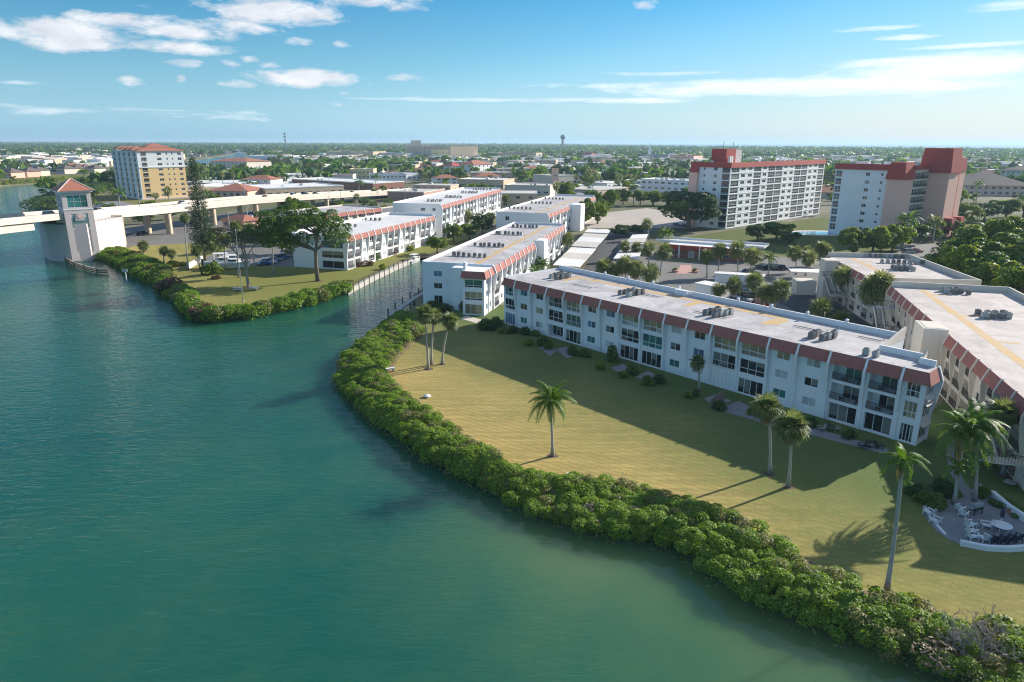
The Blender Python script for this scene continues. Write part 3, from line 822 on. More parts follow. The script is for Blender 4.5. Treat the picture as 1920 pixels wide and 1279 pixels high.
# ------------------------------------------------------------------ the long waterfront block
def long_block():
    A = Vector((-1.6, 134.0, GZ)); B = Vector((48.7, 76.2, GZ))
    L = (B - A).length; ang = math.atan2(B.y - A.y, B.x - A.x)
    o = empty('apartment_block', A, ang, 'long white three storey apartment block with terracotta mansard facing the big lawn', 'apartment building')
    H = 9.3
    px = [944, 968, 997, 1027, 1060, 1094, 1128, 1164, 1204.5, 1249, 1292, 1337.6, 1389, 1445.5, 1500, 1560, 1628.5, 1697, 1739]
    u = (B - A).normalized()
    X = []
    for p in px:                                     # survey of the ribs along the eave
        lo, hi = -5.0, L + 5
        for _ in range(40):
            mid = (lo + hi) / 2; q = A + u * mid
            d = dirpx(p, 600)
            # compare bearings through the picture column at eave level
            qz = GZ + H
            X_, Y_, Z_ = q.x, q.y, qz - CZ
            cp, sp = math.cos(PITCH), math.sin(PITCH)
            yc = Y_ * cp - Z_ * sp; zc = Y_ * sp + Z_ * cp
            uu = FPX * X_ / yc; vv = -FPX * zc / yc
            xx = math.cos(ROLL) * uu - math.sin(ROLL) * vv + 960
            if xx < p: lo = mid
            else: hi = mid
        X.append(mid)
    X[0] = 0.0; X[-1] = L
    T = (0.0, 0.0, 0.0)
    FL = [0.15, 2.9, 5.6]
    plan = 'SWWSSWWSSWWSSWWBBE'
    upper = {0: [(GDARK, GBLUE), (GDARK, GDARK)], 3: [(GDARK, None), (GDARK, GDARK)], 4: [(GBEIGE, GPINK), (GGREEN, None)], 7: [(GBEIGE, GWHITE), (GDARK, GDARK)],
             8: [(GBEIGE, GPINK), (GTEAL, GTEAL)], 11: [(GBEIGE, GBEIGE), (GDARK, None)], 12: [(GBEIGE, GPINK), (GDARK, GDARK)]}
    ops = []
    D = 0.22
    todo = []
    for i, k in enumerate(plan):
        a, b = X[i], X[i + 1]; c = (a + b) / 2; w = b - a
        for fl in range(3):
            z = FL[fl]
            if k == 'W':
                ww = min(1.9, w - 1.4); ops.append((c - ww / 2, c + ww / 2, z + .95, z + 2.15, D)); todo.append(('W', i, fl, c, ww))
            elif k == 'S' or k == 'E':
                ww = w - (.75 if k == 'S' else 1.1)
                if fl == 0: ops.append((c - ww / 2, c + ww / 2, z + .02, z + 2.3, D + (1.2 if i in (3,) else 0)));
                else: ops.append((c - ww / 2, c + ww / 2, z + .30, z + 2.45 if fl == 1 else z + 2.2, D))
                todo.append((k, i, fl, c, ww))
            elif k == 'B':
                ww = w - 1.0
                ops.append((c - ww / 2, c + ww / 2, z + (.02 if fl == 0 else .05), z + 2.35 if fl < 2 else z + 2.2, 1.7 if fl else .5)); todo.append(('B', i, fl, c, ww))
    dep_l, dep_r = 15.6, 13.3
    f1, f2 = L - 7.6, L - 2.1
    mb = MB()
    wall_face(mb, T, 0, L, 0, H, ops)
    # ends and back; the right-hand end steps back in two short returns
    out = [(0, 0), (L, 0), (L, 3.2), (f2, 3.2), (f2, 5.2), (f1, 5.2), (f1, dep_r), (0, dep_l)]
    n = len(out)
    # right end face with openings
    ER = (L, 0, math.pi / 2)
    eo = [(.35, 2.8, z + .5, z + 2.2, .15) for z in FL]
    wall_face(mb, ER, 0, 3.2, 0, H, eo)
    for k in range(2, n):
        p, q = out[k], out[(k + 1) % n]
        mb.face([(p[0], p[1], 0), (q[0], q[1], 0), (q[0], q[1], H), (p[0], p[1], H)])
    w = mb.build('wall', [WHITE], o)
    # roof deck and parapets
    rb = MB(); rb.face([(x, y, H - .02) for x, y in out]); rb.build('roof_deck', [ROOFM], o)
    pb = MB()
    th, ph = .28, .75
    pb.box(0, f1, dep_r, dep_r, H, H)
    pb.v.clear(); pb.f.clear(); pb.m.clear()
    def strip(p, q, h0, h1, inn):
        d = Vector((q[0] - p[0], q[1] - p[1])).normalized(); nn = Vector((-d.y, d.x)) * inn
        pb.poly([p, q, (q[0] + nn.x, q[1] + nn.y), (p[0] + nn.x, p[1] + nn.y)], h0, h1)
    strip((f1, dep_r), (0, dep_l), H - .02, H + ph, th)
    strip((0, dep_l - th), (0, .1), H - .02, H + .25, th)
    strip((f2 - .3, 5.2), (f1, 5.2), H - .02, H + ph, th)
    strip((L - .3, 3.2), (f2, 3.2), H - .02, H + ph, th)
    pb.build('parapet', [WHITE], o)
    for (x, y0, y1) in ((f1, 5.2, dep_r), (f2, 3.2, 5.2)):
        fb = MB(); fb.T = Matrix.Translation((x, 0, 0)) @ Matrix.Rotation(math.pi / 2, 4, 'Z')
        s = 1 if y1 > y0 else 1
        fb.T = None
        a = [(x - .26, y0, H - .01), (x - .26, y1 + .01, H - .01), (x - .26, y1 + .01, H + (1.7 if x == f1 else 1.2)), (x - .26, y0, H + .15)]
        b = [(p[0] + .30, p[1], p[2]) for p in a]
        fb.face(a[::-1]); fb.face(b)
        for k in range(4): fb.face([a[k], a[(k + 1) % 4], b[(k + 1) % 4], b[k]])
        fb.build('end_fin_wall', [CREAM], o)
    for i in range(len(plan)):
        a, b = X[i] + .13, X[i + 1] - .13
        mans_panel(o, T, a if i else 0.0, b if i < len(plan) - 1 else L, H, endr=.6 if i == len(plan) - 1 else 0)
    for i in range(1, len(plan)): rib(o, T, X[i], H)
    mans_panel(o, ER, 0, 3.2, H, endl=.5)
    rib(o, ER, 3.1, H)
    for z in FL:
        window(o, 2.4, 1.65, 3, 1, GBEIGE if z > 5 else GDARK, ER, 1.58, .1, z + .52, panes=True)
        ab = MB(); ab.prism([(0, .0), (-.38, -.34), (-.38, -.38), (0, -.06)], -1.25, 1.25)
        ca = place('awning', ab.mesh('awning', [CREAM]), o, (L, 1.58, z + 2.5 if z < 5 else z + .45), (0, 0, math.pi / 2))
    for (k, i, fl, c, ww) in todo:
        z = FL[fl]
        if k == 'W':
            g = [GDARK, GDARK, GBEIGE, GBLUE, GWHITE][(i * 7 + fl * 3) % 5] if fl else [GDARK, GTEAL, GWHITE, GDARK][(i * 5) % 4]
            window(o, ww, 1.2, 2, 1, g, T, c, .1, z + .95)
        elif k in 'SE':
            if fl == 0:
                if i == 11:
                    sb = MB()
                    for j in range(6):
                        x = -ww / 2 + ww * j / 6
                        sb.box(x + .02, x + ww / 6 - .02, -.05, .02, 0, 2.25)
                    sb.build('shutter_panel', [TRIM], o, (c, .1, z + .03))
                else:
                    window(o, ww, 2.26, 4, 1, GBLUE if i in (0,) else GDARK, T, c, .1 + (1.2 if i == 3 else 0), z + .03, name='sliding_door')
            else:
                g, lo = upper.get(i, [(GDARK, GDARK), (GBEIGE, GBEIGE)])[2 - fl]
                h = 2.12 if fl == 1 else 1.87
                window(o, ww, h, 3, 1, g, T, c, .1, z + .32, lower=.75 if lo else 0, lm=lo)
                if lo is None:
                    railing(o, T, c - ww / 2, c + ww / 2, z + .3, -.06, .95, TRIM, .5)
        else:
            if fl == 0:
                window(o, ww, 2.3, 3, 1, GDARK, T, c, .35, z + .03, name='sliding_door')
            else:
                window(o, ww * .62, 2.1, 2, 1, GDARK if fl == 1 else GGREEN, T, c + .25, 1.6, z + .08, name='balcony_door')
                railing(o, T, c - ww / 2, c + ww / 2, z + .05, -.03)
    for i in (2, 6, 9, 13, 15):
        d = MB(); d.tube([(0, 0, .1), (0, 0, H - 1.6)], .06, 6); d.build('downpipe', [TRIM], o, (X[i] + .35, -.08, 0))
    # ochre coating along the roof, with branches to the machines
    yb = MB()
    yb.box(8.5, L - 25, 10.8, 12.2, H - .018, H - .012)
    for x in (9.0, 22.5, 37.0, 52.5):
        yb.box(x, x + 1.3, 6.8, 10.8, H - .018, H - .011)
    yb.box(L - 25, L - 23.6, 6.0, 12.2, H - .018, H - .012)
    yb.build('ochre_roof_coating', [YELL], o)
    for x in (13, 19, 25, 31, 43, 49, 55, 61):
        vb = MB(); yy = dep_l + (dep_r - dep_l) * x / f1 - .1
        vb.tube([(0, 0, .7), (0, 0, 1.1)], .26, 8); vb.tube([(0, 0, 1.1), (0, 0, 1.3)], [.3, .05], 8)
        vb.build('roof_vent', [TRIM], o, (x, yy, H))
    for (x, y, l) in ((16, 5.5, 5), (29, 8.8, 4), (44, 4.6, 6), (58, 8.2, 4.5), (66, 9.5, 3)):
        vb = MB(); vb.tube([(-l / 2, 0, .12), (l / 2, 0, .12), (l / 2, 1.6, .12)], .06, 5); vb.build('roof_conduit', [GREYM], o, (x, y, H))
    cb = MB(); cb.box(31.0, 33.6, 13.1, 13.9, H - .01, H + .9); cb.build('roof_hatch', [TRIM], o)
    return A, ang, H
MA, MANG, MH = long_block()
for (x, y, n, lab) in ((1050, 521, 8, 'air conditioner box in the group at the far end of the long roof'), (1182, 552, 8, 'air conditioner box in the second group along the long roof'),
                       (1345, 590, 8, 'air conditioner box in the third group along the long roof beside ochre coating'), (1541, 633, 7, 'air conditioner box in the near group on the long roof')):
    ac_cluster(x, y, GZ + MH, MANG + math.pi / 2, lab, n, 1.2, 2)
ac_cluster(1632, 668, GZ + MH, MANG, 'small air conditioner pair at the eave above the balconies', 2, 1.1, 1, 1.0)

# ------------------------------------------------------------------ the other three storey blocks
def condo(label, origin, ang, L, depth, H, bays, plan, FL, left_plan=None, roofm=None, wallm=None, mans=True, coat=False, towers=(), rear_par=.7, left_par=.25, drop=1.45, out=.62, skip_mans=(), gl=None, left_mans=0):
    wallm = wallm or WHITE; roofm = roofm or ROOFM
    o = empty('apartment_block', (origin[0], origin[1], GZ), ang, label, 'apartment building')
    T = (0., 0., 0.)
    w = L / bays
    ops, todo = [], []
    gl = gl or [GDARK, GDARK, GBLUE, GWHITE]
    for i in range(bays):
        k = plan[i % len(plan)]; c = (i + .5) * w
        for fl, z in enumerate(FL):
            if k == 'W': ww, za, zb, d = min(1.7, w - 1.2), .95, 2.1, .18
            elif k == 'S': ww, za, zb, d = w - .9, .35, 2.2, .2
            elif k == 'B': ww, za, zb, d = w - .9, .06, 2.25, 1.5
            else: continue
            ops.append((c - ww / 2, c + ww / 2, z + za, z + zb, d)); todo.append((k, i, fl, c, ww, z))
    mb = MB()
    wall_face(mb, T, 0, L, 0, H, ops)
    TL = (0, depth, -math.pi / 2)                       # left end: seen from outside, x runs toward the facade
    lops = []
    for (x0, x1, za, zb, d, *_) in (left_plan or []): lops.append((x0, x1, za, zb, d))
    wall_face(mb, TL, 0, depth, 0, H, lops)
    mb.face([(L, 0, 0), (L, depth, 0), (L, depth, H), (L, 0, H)]); mb.face([(L, depth, 0), (0, depth, 0), (0, depth, H), (L, depth, H)])
    mb.build('wall', [wallm], o)
    rb = MB(); rb.face([(0, 0, H - .02), (L, 0, H - .02), (L, depth, H - .02), (0, depth, H - .02)]); rb.build('roof_deck', [roofm], o)
    pb = MB()
    pb.box(0, L, depth - .3, depth + .003, H - .02, H + rear_par); pb.box(-.003, .3, .1, depth - .3, H - .02, H + left_par); pb.box(L - .3, L + .003, .1, depth - .3, H - .02, H + rear_par)
    pb.build('parapet', [wallm], o)
    if mans:
        for i in range(bays):
            if i in skip_mans: continue
            mans_panel(o, T, i * w + .13, (i + 1) * w - .13, H, drop, out)
        for i in range(0, bays + 1):
            if i in skip_mans and (i - 1) in skip_mans: continue
            rib(o, T, i * w, H, out, drop, m=wallm)
    for (k, i, fl, c, ww, z) in todo:
        g = gl[(i * 5 + fl * 3) % len(gl)]
        if k == 'W': window(o, ww, 1.15, 2, 1, g, T, c, .1, z + .95, panes=False)
        elif k == 'S': window(o, ww, 1.85, 3, 1, g, T, c, .1, z + .35, panes=False, lower=.6, lm=gl[(i + fl) % len(gl)])
        else:
            window(o, ww * .6, 2.0, 2, 1, GDARK, T, c, 1.42, z + .1, panes=False, name='balcony_door')
            railing(o, T, c - ww / 2, c + ww / 2, z + .06, -.03, 1.0, DARKM, .2)
    for q in (left_plan or []):
        x0, x1, za, zb, d = q[:5]; cols = q[5] if len(q) > 5 else 2; g = q[6] if len(q) > 6 else GDARK
        window(o, x1 - x0, zb - za, cols, 1, g, TL, (x0 + x1) / 2, min(.1, d * .6), za, panes=False)
        if d > 1: railing(o, TL, x0, x1, za, -.03, 1.0, DARKM, .2)
    for (xa, xb, ya, yb, hh) in towers:
        tb = MB(); tb.box(xa, xb, ya, yb, 0, hh); tb.box(xa + .4, xb - .4, ya + .4, min(yb, -.1) - .3, hh, hh + .05)
        tb.build('stair_tower', [wallm], o)
    if coat:
        yb = MB(); yb.box(2, L - 4, 4.1, 5.4, H - .018, H - .012)
        for t in range(int(L // 16)): yb.box(6 + 16 * t, 6.9 + 16 * t, 5.4, 8.0, H - .018, H - .011)
        yb.build('ochre_roof_coating', [YELL], o)
    return o
FL3 = [.15, 2.9, 5.6]
H3 = 9.3
# left wing beside the canal: long side faces the parking court, its stepped end faces the lawn
aL = math.atan2(.967, .255)
# its body starts behind the glazed bay, so the bay itself is a part in front
LW = condo('white three storey wing beside the canal with teal glazed end bay', (-4.0, 146.0), aL, 80, 16.4, H3, 19, 'BWBW', FL3,
           [(2.6, 4.6, FL3[1] + .9, FL3[1] + 2.2, .18), (2.6, 4.6, FL3[2] + .9, FL3[2] + 2.2, .18, 2, GBLUE), (2.6, 4.6, .2, 2.3, .18)],
           ROOFM, WHITE, coat=True, towers=((40, 45, -2.4, -.003, H3 + .35),), left_par=.45, rear_par=.6, skip_mans=(9, 10))
def wing_end(o):
    # frame: x along the long side (away), y inward; the end wall is x = 0
    mb = MB()
    mb.poly([(-3.2, 4.9), (-3.2, 8.4), (0, 8.4), (0, 4.9)][::-1], 0, H3)
    mb.build('end_wall_step', [WHITE], o)
    T = (-6.4, 4.9, -math.pi / 2)
    w = 4.7
    m2 = MB()
    ops = [(.45, w - .35, FL3[0] + .05, FL3[0] + 2.2, .18), (.45, w - .35, FL3[1] + .3, FL3[1] + 2.1, .18), (.45, w - .35, FL3[2] + .3, FL3[2] + 1.95, .18)]
    wall_face(m2, T, 0, w, 0, H3, ops)
    m2.face([(-6.4, 4.9, 0), (-6.4, 4.9, H3), (0, 4.9, H3), (0, 4.9, 0)])
    m2.face([(-6.4, .2, H3 - .02), (0, .2, H3 - .02), (0, 4.9, H3 - .02), (-6.4, 4.9, H3 - .02)])
    T2 = (-6.4, .2, 0)
    wops = [(1.2 + 2.6 * j, 2.6 + 2.6 * j, z + .8, z + 2.1, .15) for z in FL3 for j in range(2)]
    wall_face(m2, T2, 0, 6.4, 0, H3, wops)
    m2.build('bay_wall', [WHITE], o)
    ww = w - .8
    window(o, ww, 2.15, 3, 1, GBEIGE, T, w / 2 + .05, .1, FL3[0] + .05)
    window(o, ww, 1.8, 3, 1, GBEIGE, T, w / 2 + .05, .1, FL3[1] + .3, lower=.45, lm=GDARK)
    window(o, ww, 1.65, 2, 1, GTEAL, T, w / 2 + .05, .1, FL3[2] + .3, lower=.42, lm=GDARK)
    for z in FL3:
        for j in range(2): window(o, 1.4, 1.3, 2, 1, GBLUE, T2, 1.9 + 2.6 * j, .08, z + .8, panes=False)
    mans_panel(o, T, -.2, w, H3, 1.45, .62, endr=.6)
    mans_panel(o, T2, 0.0, 3.0, H3, 1.45, .62, endl=.6); mans_panel(o, T2, 3.2, 6.3, H3, 1.45, .62)
    rib(o, T2, 3.1, H3)
    cb = MB(); cb.box(-5.6, -4.6, 4.4, 4.95, H3 - .02, H3 + 1.6); cb.build('chimney', [WHITE], o)
wing_end(LW)
for (x, y, lab) in ((880, 481, 'air conditioner box in the nearest row on the canal wing roof'), (918, 462, 'air conditioner box in the second row on the canal wing roof'),
                    (955, 440, 'air conditioner box in the third row on the canal wing roof'), (985, 427, 'air conditioner box in the farthest row on the canal wing roof')):
    ac_cluster(x, y, GZ + H3, aL - math.pi / 2, lab, 7, 1.25, 1, .15)

# third block behind the wing
aL2 = math.atan2(.95, .30)
condo('white block with blank cream end wall behind the canal wing', (12.6, 250.5), aL2, 88, 19.5, 10.2, 16, 'BWBW', [.2, 3.4, 6.6], [(3.5, 5.0, 7.4, 8.9, .15)], ROOFM, WHITE, coat=True,
      towers=((36, 44, -4.5, -.003, 10.6),), left_par=.3, skip_mans=(6, 7, 8))
for (x, y, lab) in ((975, 392, 'air conditioner box in the near row on the blank ended block'), (1015, 382, 'air conditioner box in the middle row on the blank ended block'), (1040, 374, 'air conditioner box in the far row on the blank ended block')):
    ac_cluster(x, y, GZ + 10.2, aL2 - math.pi / 2, lab, 6, 1.6, 1, .1)

# right-hand pair, seen from their courtyard side
H3R = 8.8
R1o = Vector((76.2, 165.6)); R1d = Vector((72.2, 133.9)) - R1o
condo('farther white courtyard block with ochre roof line at right', (R1o.x, R1o.y), math.atan2(R1d.y, R1d.x), R1d.length + 1, 18.5, H3R, 9, 'WBWB', FL3, None, ROOFT, CREAM, coat=True,
      towers=((5, 9, -3.0, -.003, H3R + .3), (0.0, 4.5, -7.5, -3.05, 3.3)), rear_par=1.0, left_par=1.0, gl=[GDARK, GDARK, GBEIGE])
R2o = Vector((72.6, 129.6)); R2d = Vector((53.3, 63.4)) - R2o
condo('nearer white courtyard block with outside stairs at the right edge', (R2o.x, R2o.y), math.atan2(R2d.y, R2d.x), R2d.length, 19.5, H3R, 17, 'WBBBWBBB', FL3, None, ROOFT, CREAM, coat=True,
      towers=((31.0, 36.0, -3.2, -.003, H3R + .6),), rear_par=1.0, left_par=1.0, skip_mans=(8,), gl=[GDARK, GDARK, GBEIGE])
for (x, y, lab) in ((1655, 483, 'air conditioner box in the far group on the farther courtyard roof'), (1690, 494, 'air conditioner box in the middle group on the farther courtyard roof'), (1692, 506, 'air conditioner box in the near group on the farther courtyard roof'),
                    (1790, 549, 'air conditioner box in the shaded far group on the nearer courtyard roof'), (1862, 594, 'air conditioner box in the near group on the nearer courtyard roof')):
    ac_cluster(x, y, GZ + H3R, 0.0 - .2, lab, 8, 1.15, 1 if y < 500 else 2, .6)

def stairs_unit(base, ang, label, floors=2):
    o = empty('outside_staircase', (base[0], base[1], GZ), ang, label, 'staircase')
    for k in range(floors):
        z0, z1 = k * 2.85, (k + 1) * 2.85
        a, b = ((-2.6, 2.6) if k % 2 == 0 else (2.6, -2.6))
        y0 = -1.5 - 1.4 * (k % 2)
        st = MB()
        n = 12
        for i in range(n):
            x = a + (b - a) * (i + .5) / n; z = z0 + (z1 - z0) * (i + .5) / n
            st.box(x - .2, x + .2, y0 - .6, y0 + .6, z - .05, z + .02)
        st.build('tread', [CONC], o)
        sg = MB()
        for yy in (y0 - .66, y0 + .66):
            sg.tube([(a, yy, z0), (b, yy, z1)], .14, 4)
        sg.build('stringer', [CREAM], o)
        rl = MB()
        for yy in (y0 - .66, y0 + .66):
            rl.tube([(a, yy, z0 + 1), (b, yy, z1 + 1)], .04, 4)
            for i in range(13): 
                x = a + (b - a) * i / 12; z = z0 + (z1 - z0) * i / 12
                rl.tube([(x, yy, z + .1), (x, yy, z + 1)], .02, 4, cap=False)
        rl.build('stair_railing', [DARKM], o)
        ld = MB(); ld.box(min(b, b * 1.6), max(b, b * 1.6), -3.6, 0, z1 - .15, z1); ld.build('landing', [CREAM], o)
        r2 = MB()
        xx = b * 1.6
        for i in range(13):
            y = -3.6 * i / 12; r2.tube([(xx, y, z1), (xx, y, z1 + 1)], .02, 4, cap=False)
        r2.tube([(xx, 0, z1 + 1), (xx, -3.6, z1 + 1), (b, -3.6, z1 + 1)], .04, 4)
        for i in range(6):
            x = b + (xx - b) * i / 5; r2.tube([(x, -3.6, z1), (x, -3.6, z1 + 1)], .02, 4, cap=False)
        r2.build('landing_railing', [DARKM], o)
r2a = math.atan2(R2d.y, R2d.x); r1a = math.atan2(R1d.y, R1d.x)
def along(o, a, x, y): return (o.x + math.cos(a) * x - math.sin(a) * y, o.y + math.sin(a) * x + math.cos(a) * y)
stairs_unit(along(R2o, r2a, 8.5, -.15), r2a, 'dark railed outside staircase between the palms on the courtyard side')
stairs_unit(along(R1o, r1a, 14, -.15), r1a, 'outside staircase at the farther courtyard block beside a palm')
stairs_unit(along(R2o, r2a, 63, -.15), r2a, 'outside staircase at the right edge behind the patio palms')

# across the canal
aA = math.atan2(53.0, 17.0)
condo('white roofed three storey block with salmon panels across the canal', (-46.6, 192.5), aA, 60, 17.5, 9.4, 15, 'BBWSBW', FL3, [(9.5, 16.5, .3, 2.4, .9, 2), (9.5, 16.5, 3.2, 5.2, .9, 2), (9.5, 16.5, 6.0, 8.0, .9, 2, GBLUE)],
      ROOFW, WHITE, rear_par=.9, left_par=.4, gl=[GDARK, GWHITE, GGREEN])
for (x, y, lab) in ((650, 425, 'dark roof machine near the salmon block end'), (700, 413, 'dark roof machine mid way along the salmon block'), (745, 402, 'dark roof machine at the far side of the salmon block')):
    ac_cluster(x, y, GZ + 9.4, aA - math.pi / 2, 'air conditioner as ' + lab, 4, 1.9, 1, 0)
aB = math.atan2(93.0, 20.5)
condo('four storey white block with many roof machines behind the salmon block', (-26.6, 259.5), aB, 95, 19.0, 12.4, 20, 'BSWS', [.2, 3.2, 6.2, 9.2],
      [(11.0, 12.8, z + .9, z + 2.1, .15) for z in (.2, 3.2, 6.2, 9.2)] + [(15.6, 16.9, z + .9, z + 2.1, .15) for z in (.2, 3.2, 6.2, 9.2)], ROOFW, WHITE, rear_par=.7, left_par=.5, gl=[GDARK, GWHITE, GDARK])
for (x, y, n, lab) in ((815, 378, 8, 'air conditioner box in front group on the four storey roof'), (850, 371, 9, 'air conditioner box in second group on the four storey roof'), (880, 362, 10, 'air conditioner box in third group on the four storey roof'), (905, 356, 12, 'air conditioner box in far crowd on the four storey roof')):
    ac_cluster(x, y, GZ + 12.4, aB - math.pi / 2, lab, n, 1.6, 2, .65)
aC = math.atan2(45.0, 26.0)
condo('low white block with salmon mansards beyond the parked cars', (-70.5, 253.0), aC, 34, 20, 9.2, 7, 'WW', FL3, [(4, 6, z + .6, z + 2.2, .5) for z in FL3] + [(13, 16, z + .6, z + 2.2, .5) for z in FL3], ROOFM, CREAM, rear_par=.5, gl=[GDARK, GWHITE])
condo('two storey pale block with salmon mansards behind the canal block', (-52.5, 285.0), aC, 40, 15, 6.8, 9, 'WW', [.2, 3.2], None, GREYR, CREAM, rear_par=.5, gl=[GDARK, GWHITE])
# ------------------------------------------------------------------ high-rises
def facade_windows(o, T, mb, x0, x1, z0, H, cells, floors, fh, m=0, panes=False):
    """cells: list of (x, width, sill, head, depth, cols, glass, lower, lowerglass, rail)"""
    ops, todo = [], []
    for fl in range(floors):
        z = z0 + fl * fh
        for q in cells:
            x, w, s, h, d = q[:5]
            ops.append((x - w / 2, x + w / 2, z + s, z + h, d)); todo.append((q, z))
    wall_face(mb, T, x0, x1, 0, H, ops, m)
    for q, z in todo:
        x, w, s, h, d, cols, g, lo, lg, rl = q
        window(o, w, h - s, cols, 1, g, T, x, min(d - .05, .15) if not rl else d - .08, z + s, panes=False, lower=lo, lm=lg)
        if rl: railing(o, T, x - w / 2, x + w / 2, z + s, -.02, 1.0, DARKM, .25)
def band(o, T, x0, x1, zt, zb, out, m, name='mansard_band', inn=.6):
    mb = MB(); mb.T = Matrix.Translation((T[0], T[1], 0)) @ Matrix.Rotation(T[2], 4, 'Z')
    mb.prism([(inn, zt), (inn, zb), (-out, zb), (-.1, zt)], x0, x1)
    return mb.build(name, [m], o)
def screen_mat():
    return glass('grey_screen', (0.11, 0.115, 0.12), 0.5)
SCREEN = screen_mat()

def tower_mid():
    A = G(1360, 430); B = G(1535, 402)
    ang = math.atan2(B.y - A.y, B.x - A.x); L = (B - A).length
    o = empty('high_rise', A, ang, 'nine storey white residential tower with grid of screened balconies and maroon parapet', 'high-rise')
    H = 26.0; D = 17.0; fh = 2.82; n = 9
    mb = MB()
    pat = 'SWWSWSSWWSSWWS'
    wts = {'S': 1.0, 'W': .85}
    tot = sum(wts[k] for k in pat); x = 0.6; cells = []
    for k in pat:
        w = (L - 1.2) * wts[k] / tot; c = x + w / 2
        if k == 'S': cells.append((c, w - .6, .25, 2.55, .35, 3, SCREEN, .95, GDARK, False))
        else: cells.append((c, w * .55, 1.0, 2.3, .2, 2, GDARK, 0, None, False))
        x += w
    facade_windows(o, (0, 0, 0), mb, 0, L, .3, H, cells, n, fh)
    TL = (0, D, -math.pi / 2)
    facade_windows(o, TL, mb, 0, D, .3, H, [(5.0, .9, 1.1, 2.2, .15, 1, GDARK, 0, None, False), (10.2, 1.7, 1.0, 2.3, .15, 2, GDARK, 0, None, False)], n, fh)
    mb.face([(L, 0, 0), (L, D, 0), (L, D, H), (L, 0, H)]); mb.face([(L, D, 0), (0, D, 0), (0, D, H), (L, D, H)])
    mb.build('wall', [WHITE], o)
    # corner balconies wrap round the near end
    cb = MB()
    for fl in range(n):
        z = .3 + fl * fh
        for (xa, xb) in ((-.12, 0.0),):
            cb.box(xa, xb, .3, 3.6, z + .25, z + .95)
            cb.box(xa, xb, .3, 3.6, z + 1.0, z + 2.55, 1)
    cb.build('corner_balcony', [SCREEN, GDARK], o)
    sl = MB()
    for fl in range(n): sl.box(-.1, L, -.12, .0, .3 + fl * fh - .12, .3 + fl * fh + .12)
    sl.build('floor_slab_edge', [TRIM], o)
    rb = MB(); rb.face([(0, 0, H), (L, 0, H), (L, D, H), (0, D, H)]); rb.build('roof_deck', [LIGHTR], o)
    band(o, (0, 0, 0), -.3, L + .3, H + 1.2, H - .9, .4, MAROON)
    band(o, TL, -.3, D + .3, H + 1.2, H - .9, .4, MAROON)
    band(o, TL, -1.5, 2.4, H + 1.2, H - 3.2, 1.3, MAROON, 'mansard_hood')
    pb = MB(); pb.box(-1.4, 0, D - 2.4, D + 1.4, 0, H - 3.2); pb.build('peach_pier', [PEACH], o)
    pe = MB(); pe.box(8, 16, 7, 14, H, H + 6.6); pe.build('penthouse', [MAROON], o)
    p2 = MB(); p2.box(16.003, 22, 7.5, 13.5, H, H + 6.2); p2.build('penthouse', [PINKW], o)
    c3 = MB()
    for (a, b, h) in ((4.0, 11.0, 1.7), (9.0, 5.6, 3.6), (10.6, 5.6, 3.6), (40, 8, 2), (42, 9, 2.6), (60, 7, 2.2), (62.5, 8, 2.8), (65, 7.4, 2.4), (70, 9, 1.8), (76, 8, 1.6)):
        c3.box(a, a + .9, b, b + .9, H, H + h); 
    c3.build('roof_machine', [TRIM], o)
    am = MB()
    for (a, b, h) in ((10.5, 10, 9.8), (18.5, 10, 9.4), (2.2, 9, 4)): am.tube([(a, b, H), (a, b, H + h)], .12, 5)
    am.build('antenna', [DARKM], o)
    k = 0
    for i in range(12):
        q = Vector((A.x + math.cos(ang) * (24 + 5 * i) - math.sin(ang) * 3.5, A.y + math.sin(ang) * (24 + 5 * i) + math.cos(ang) * 3.5, GZ + H))
        ac_unit(q, ang, 'small air conditioner box along the front of the screened tower roof', 'air conditioners on the screened tower', i % 3 == 0, 1.3)
    return A, ang
TM_A, TM_ang = tower_mid()

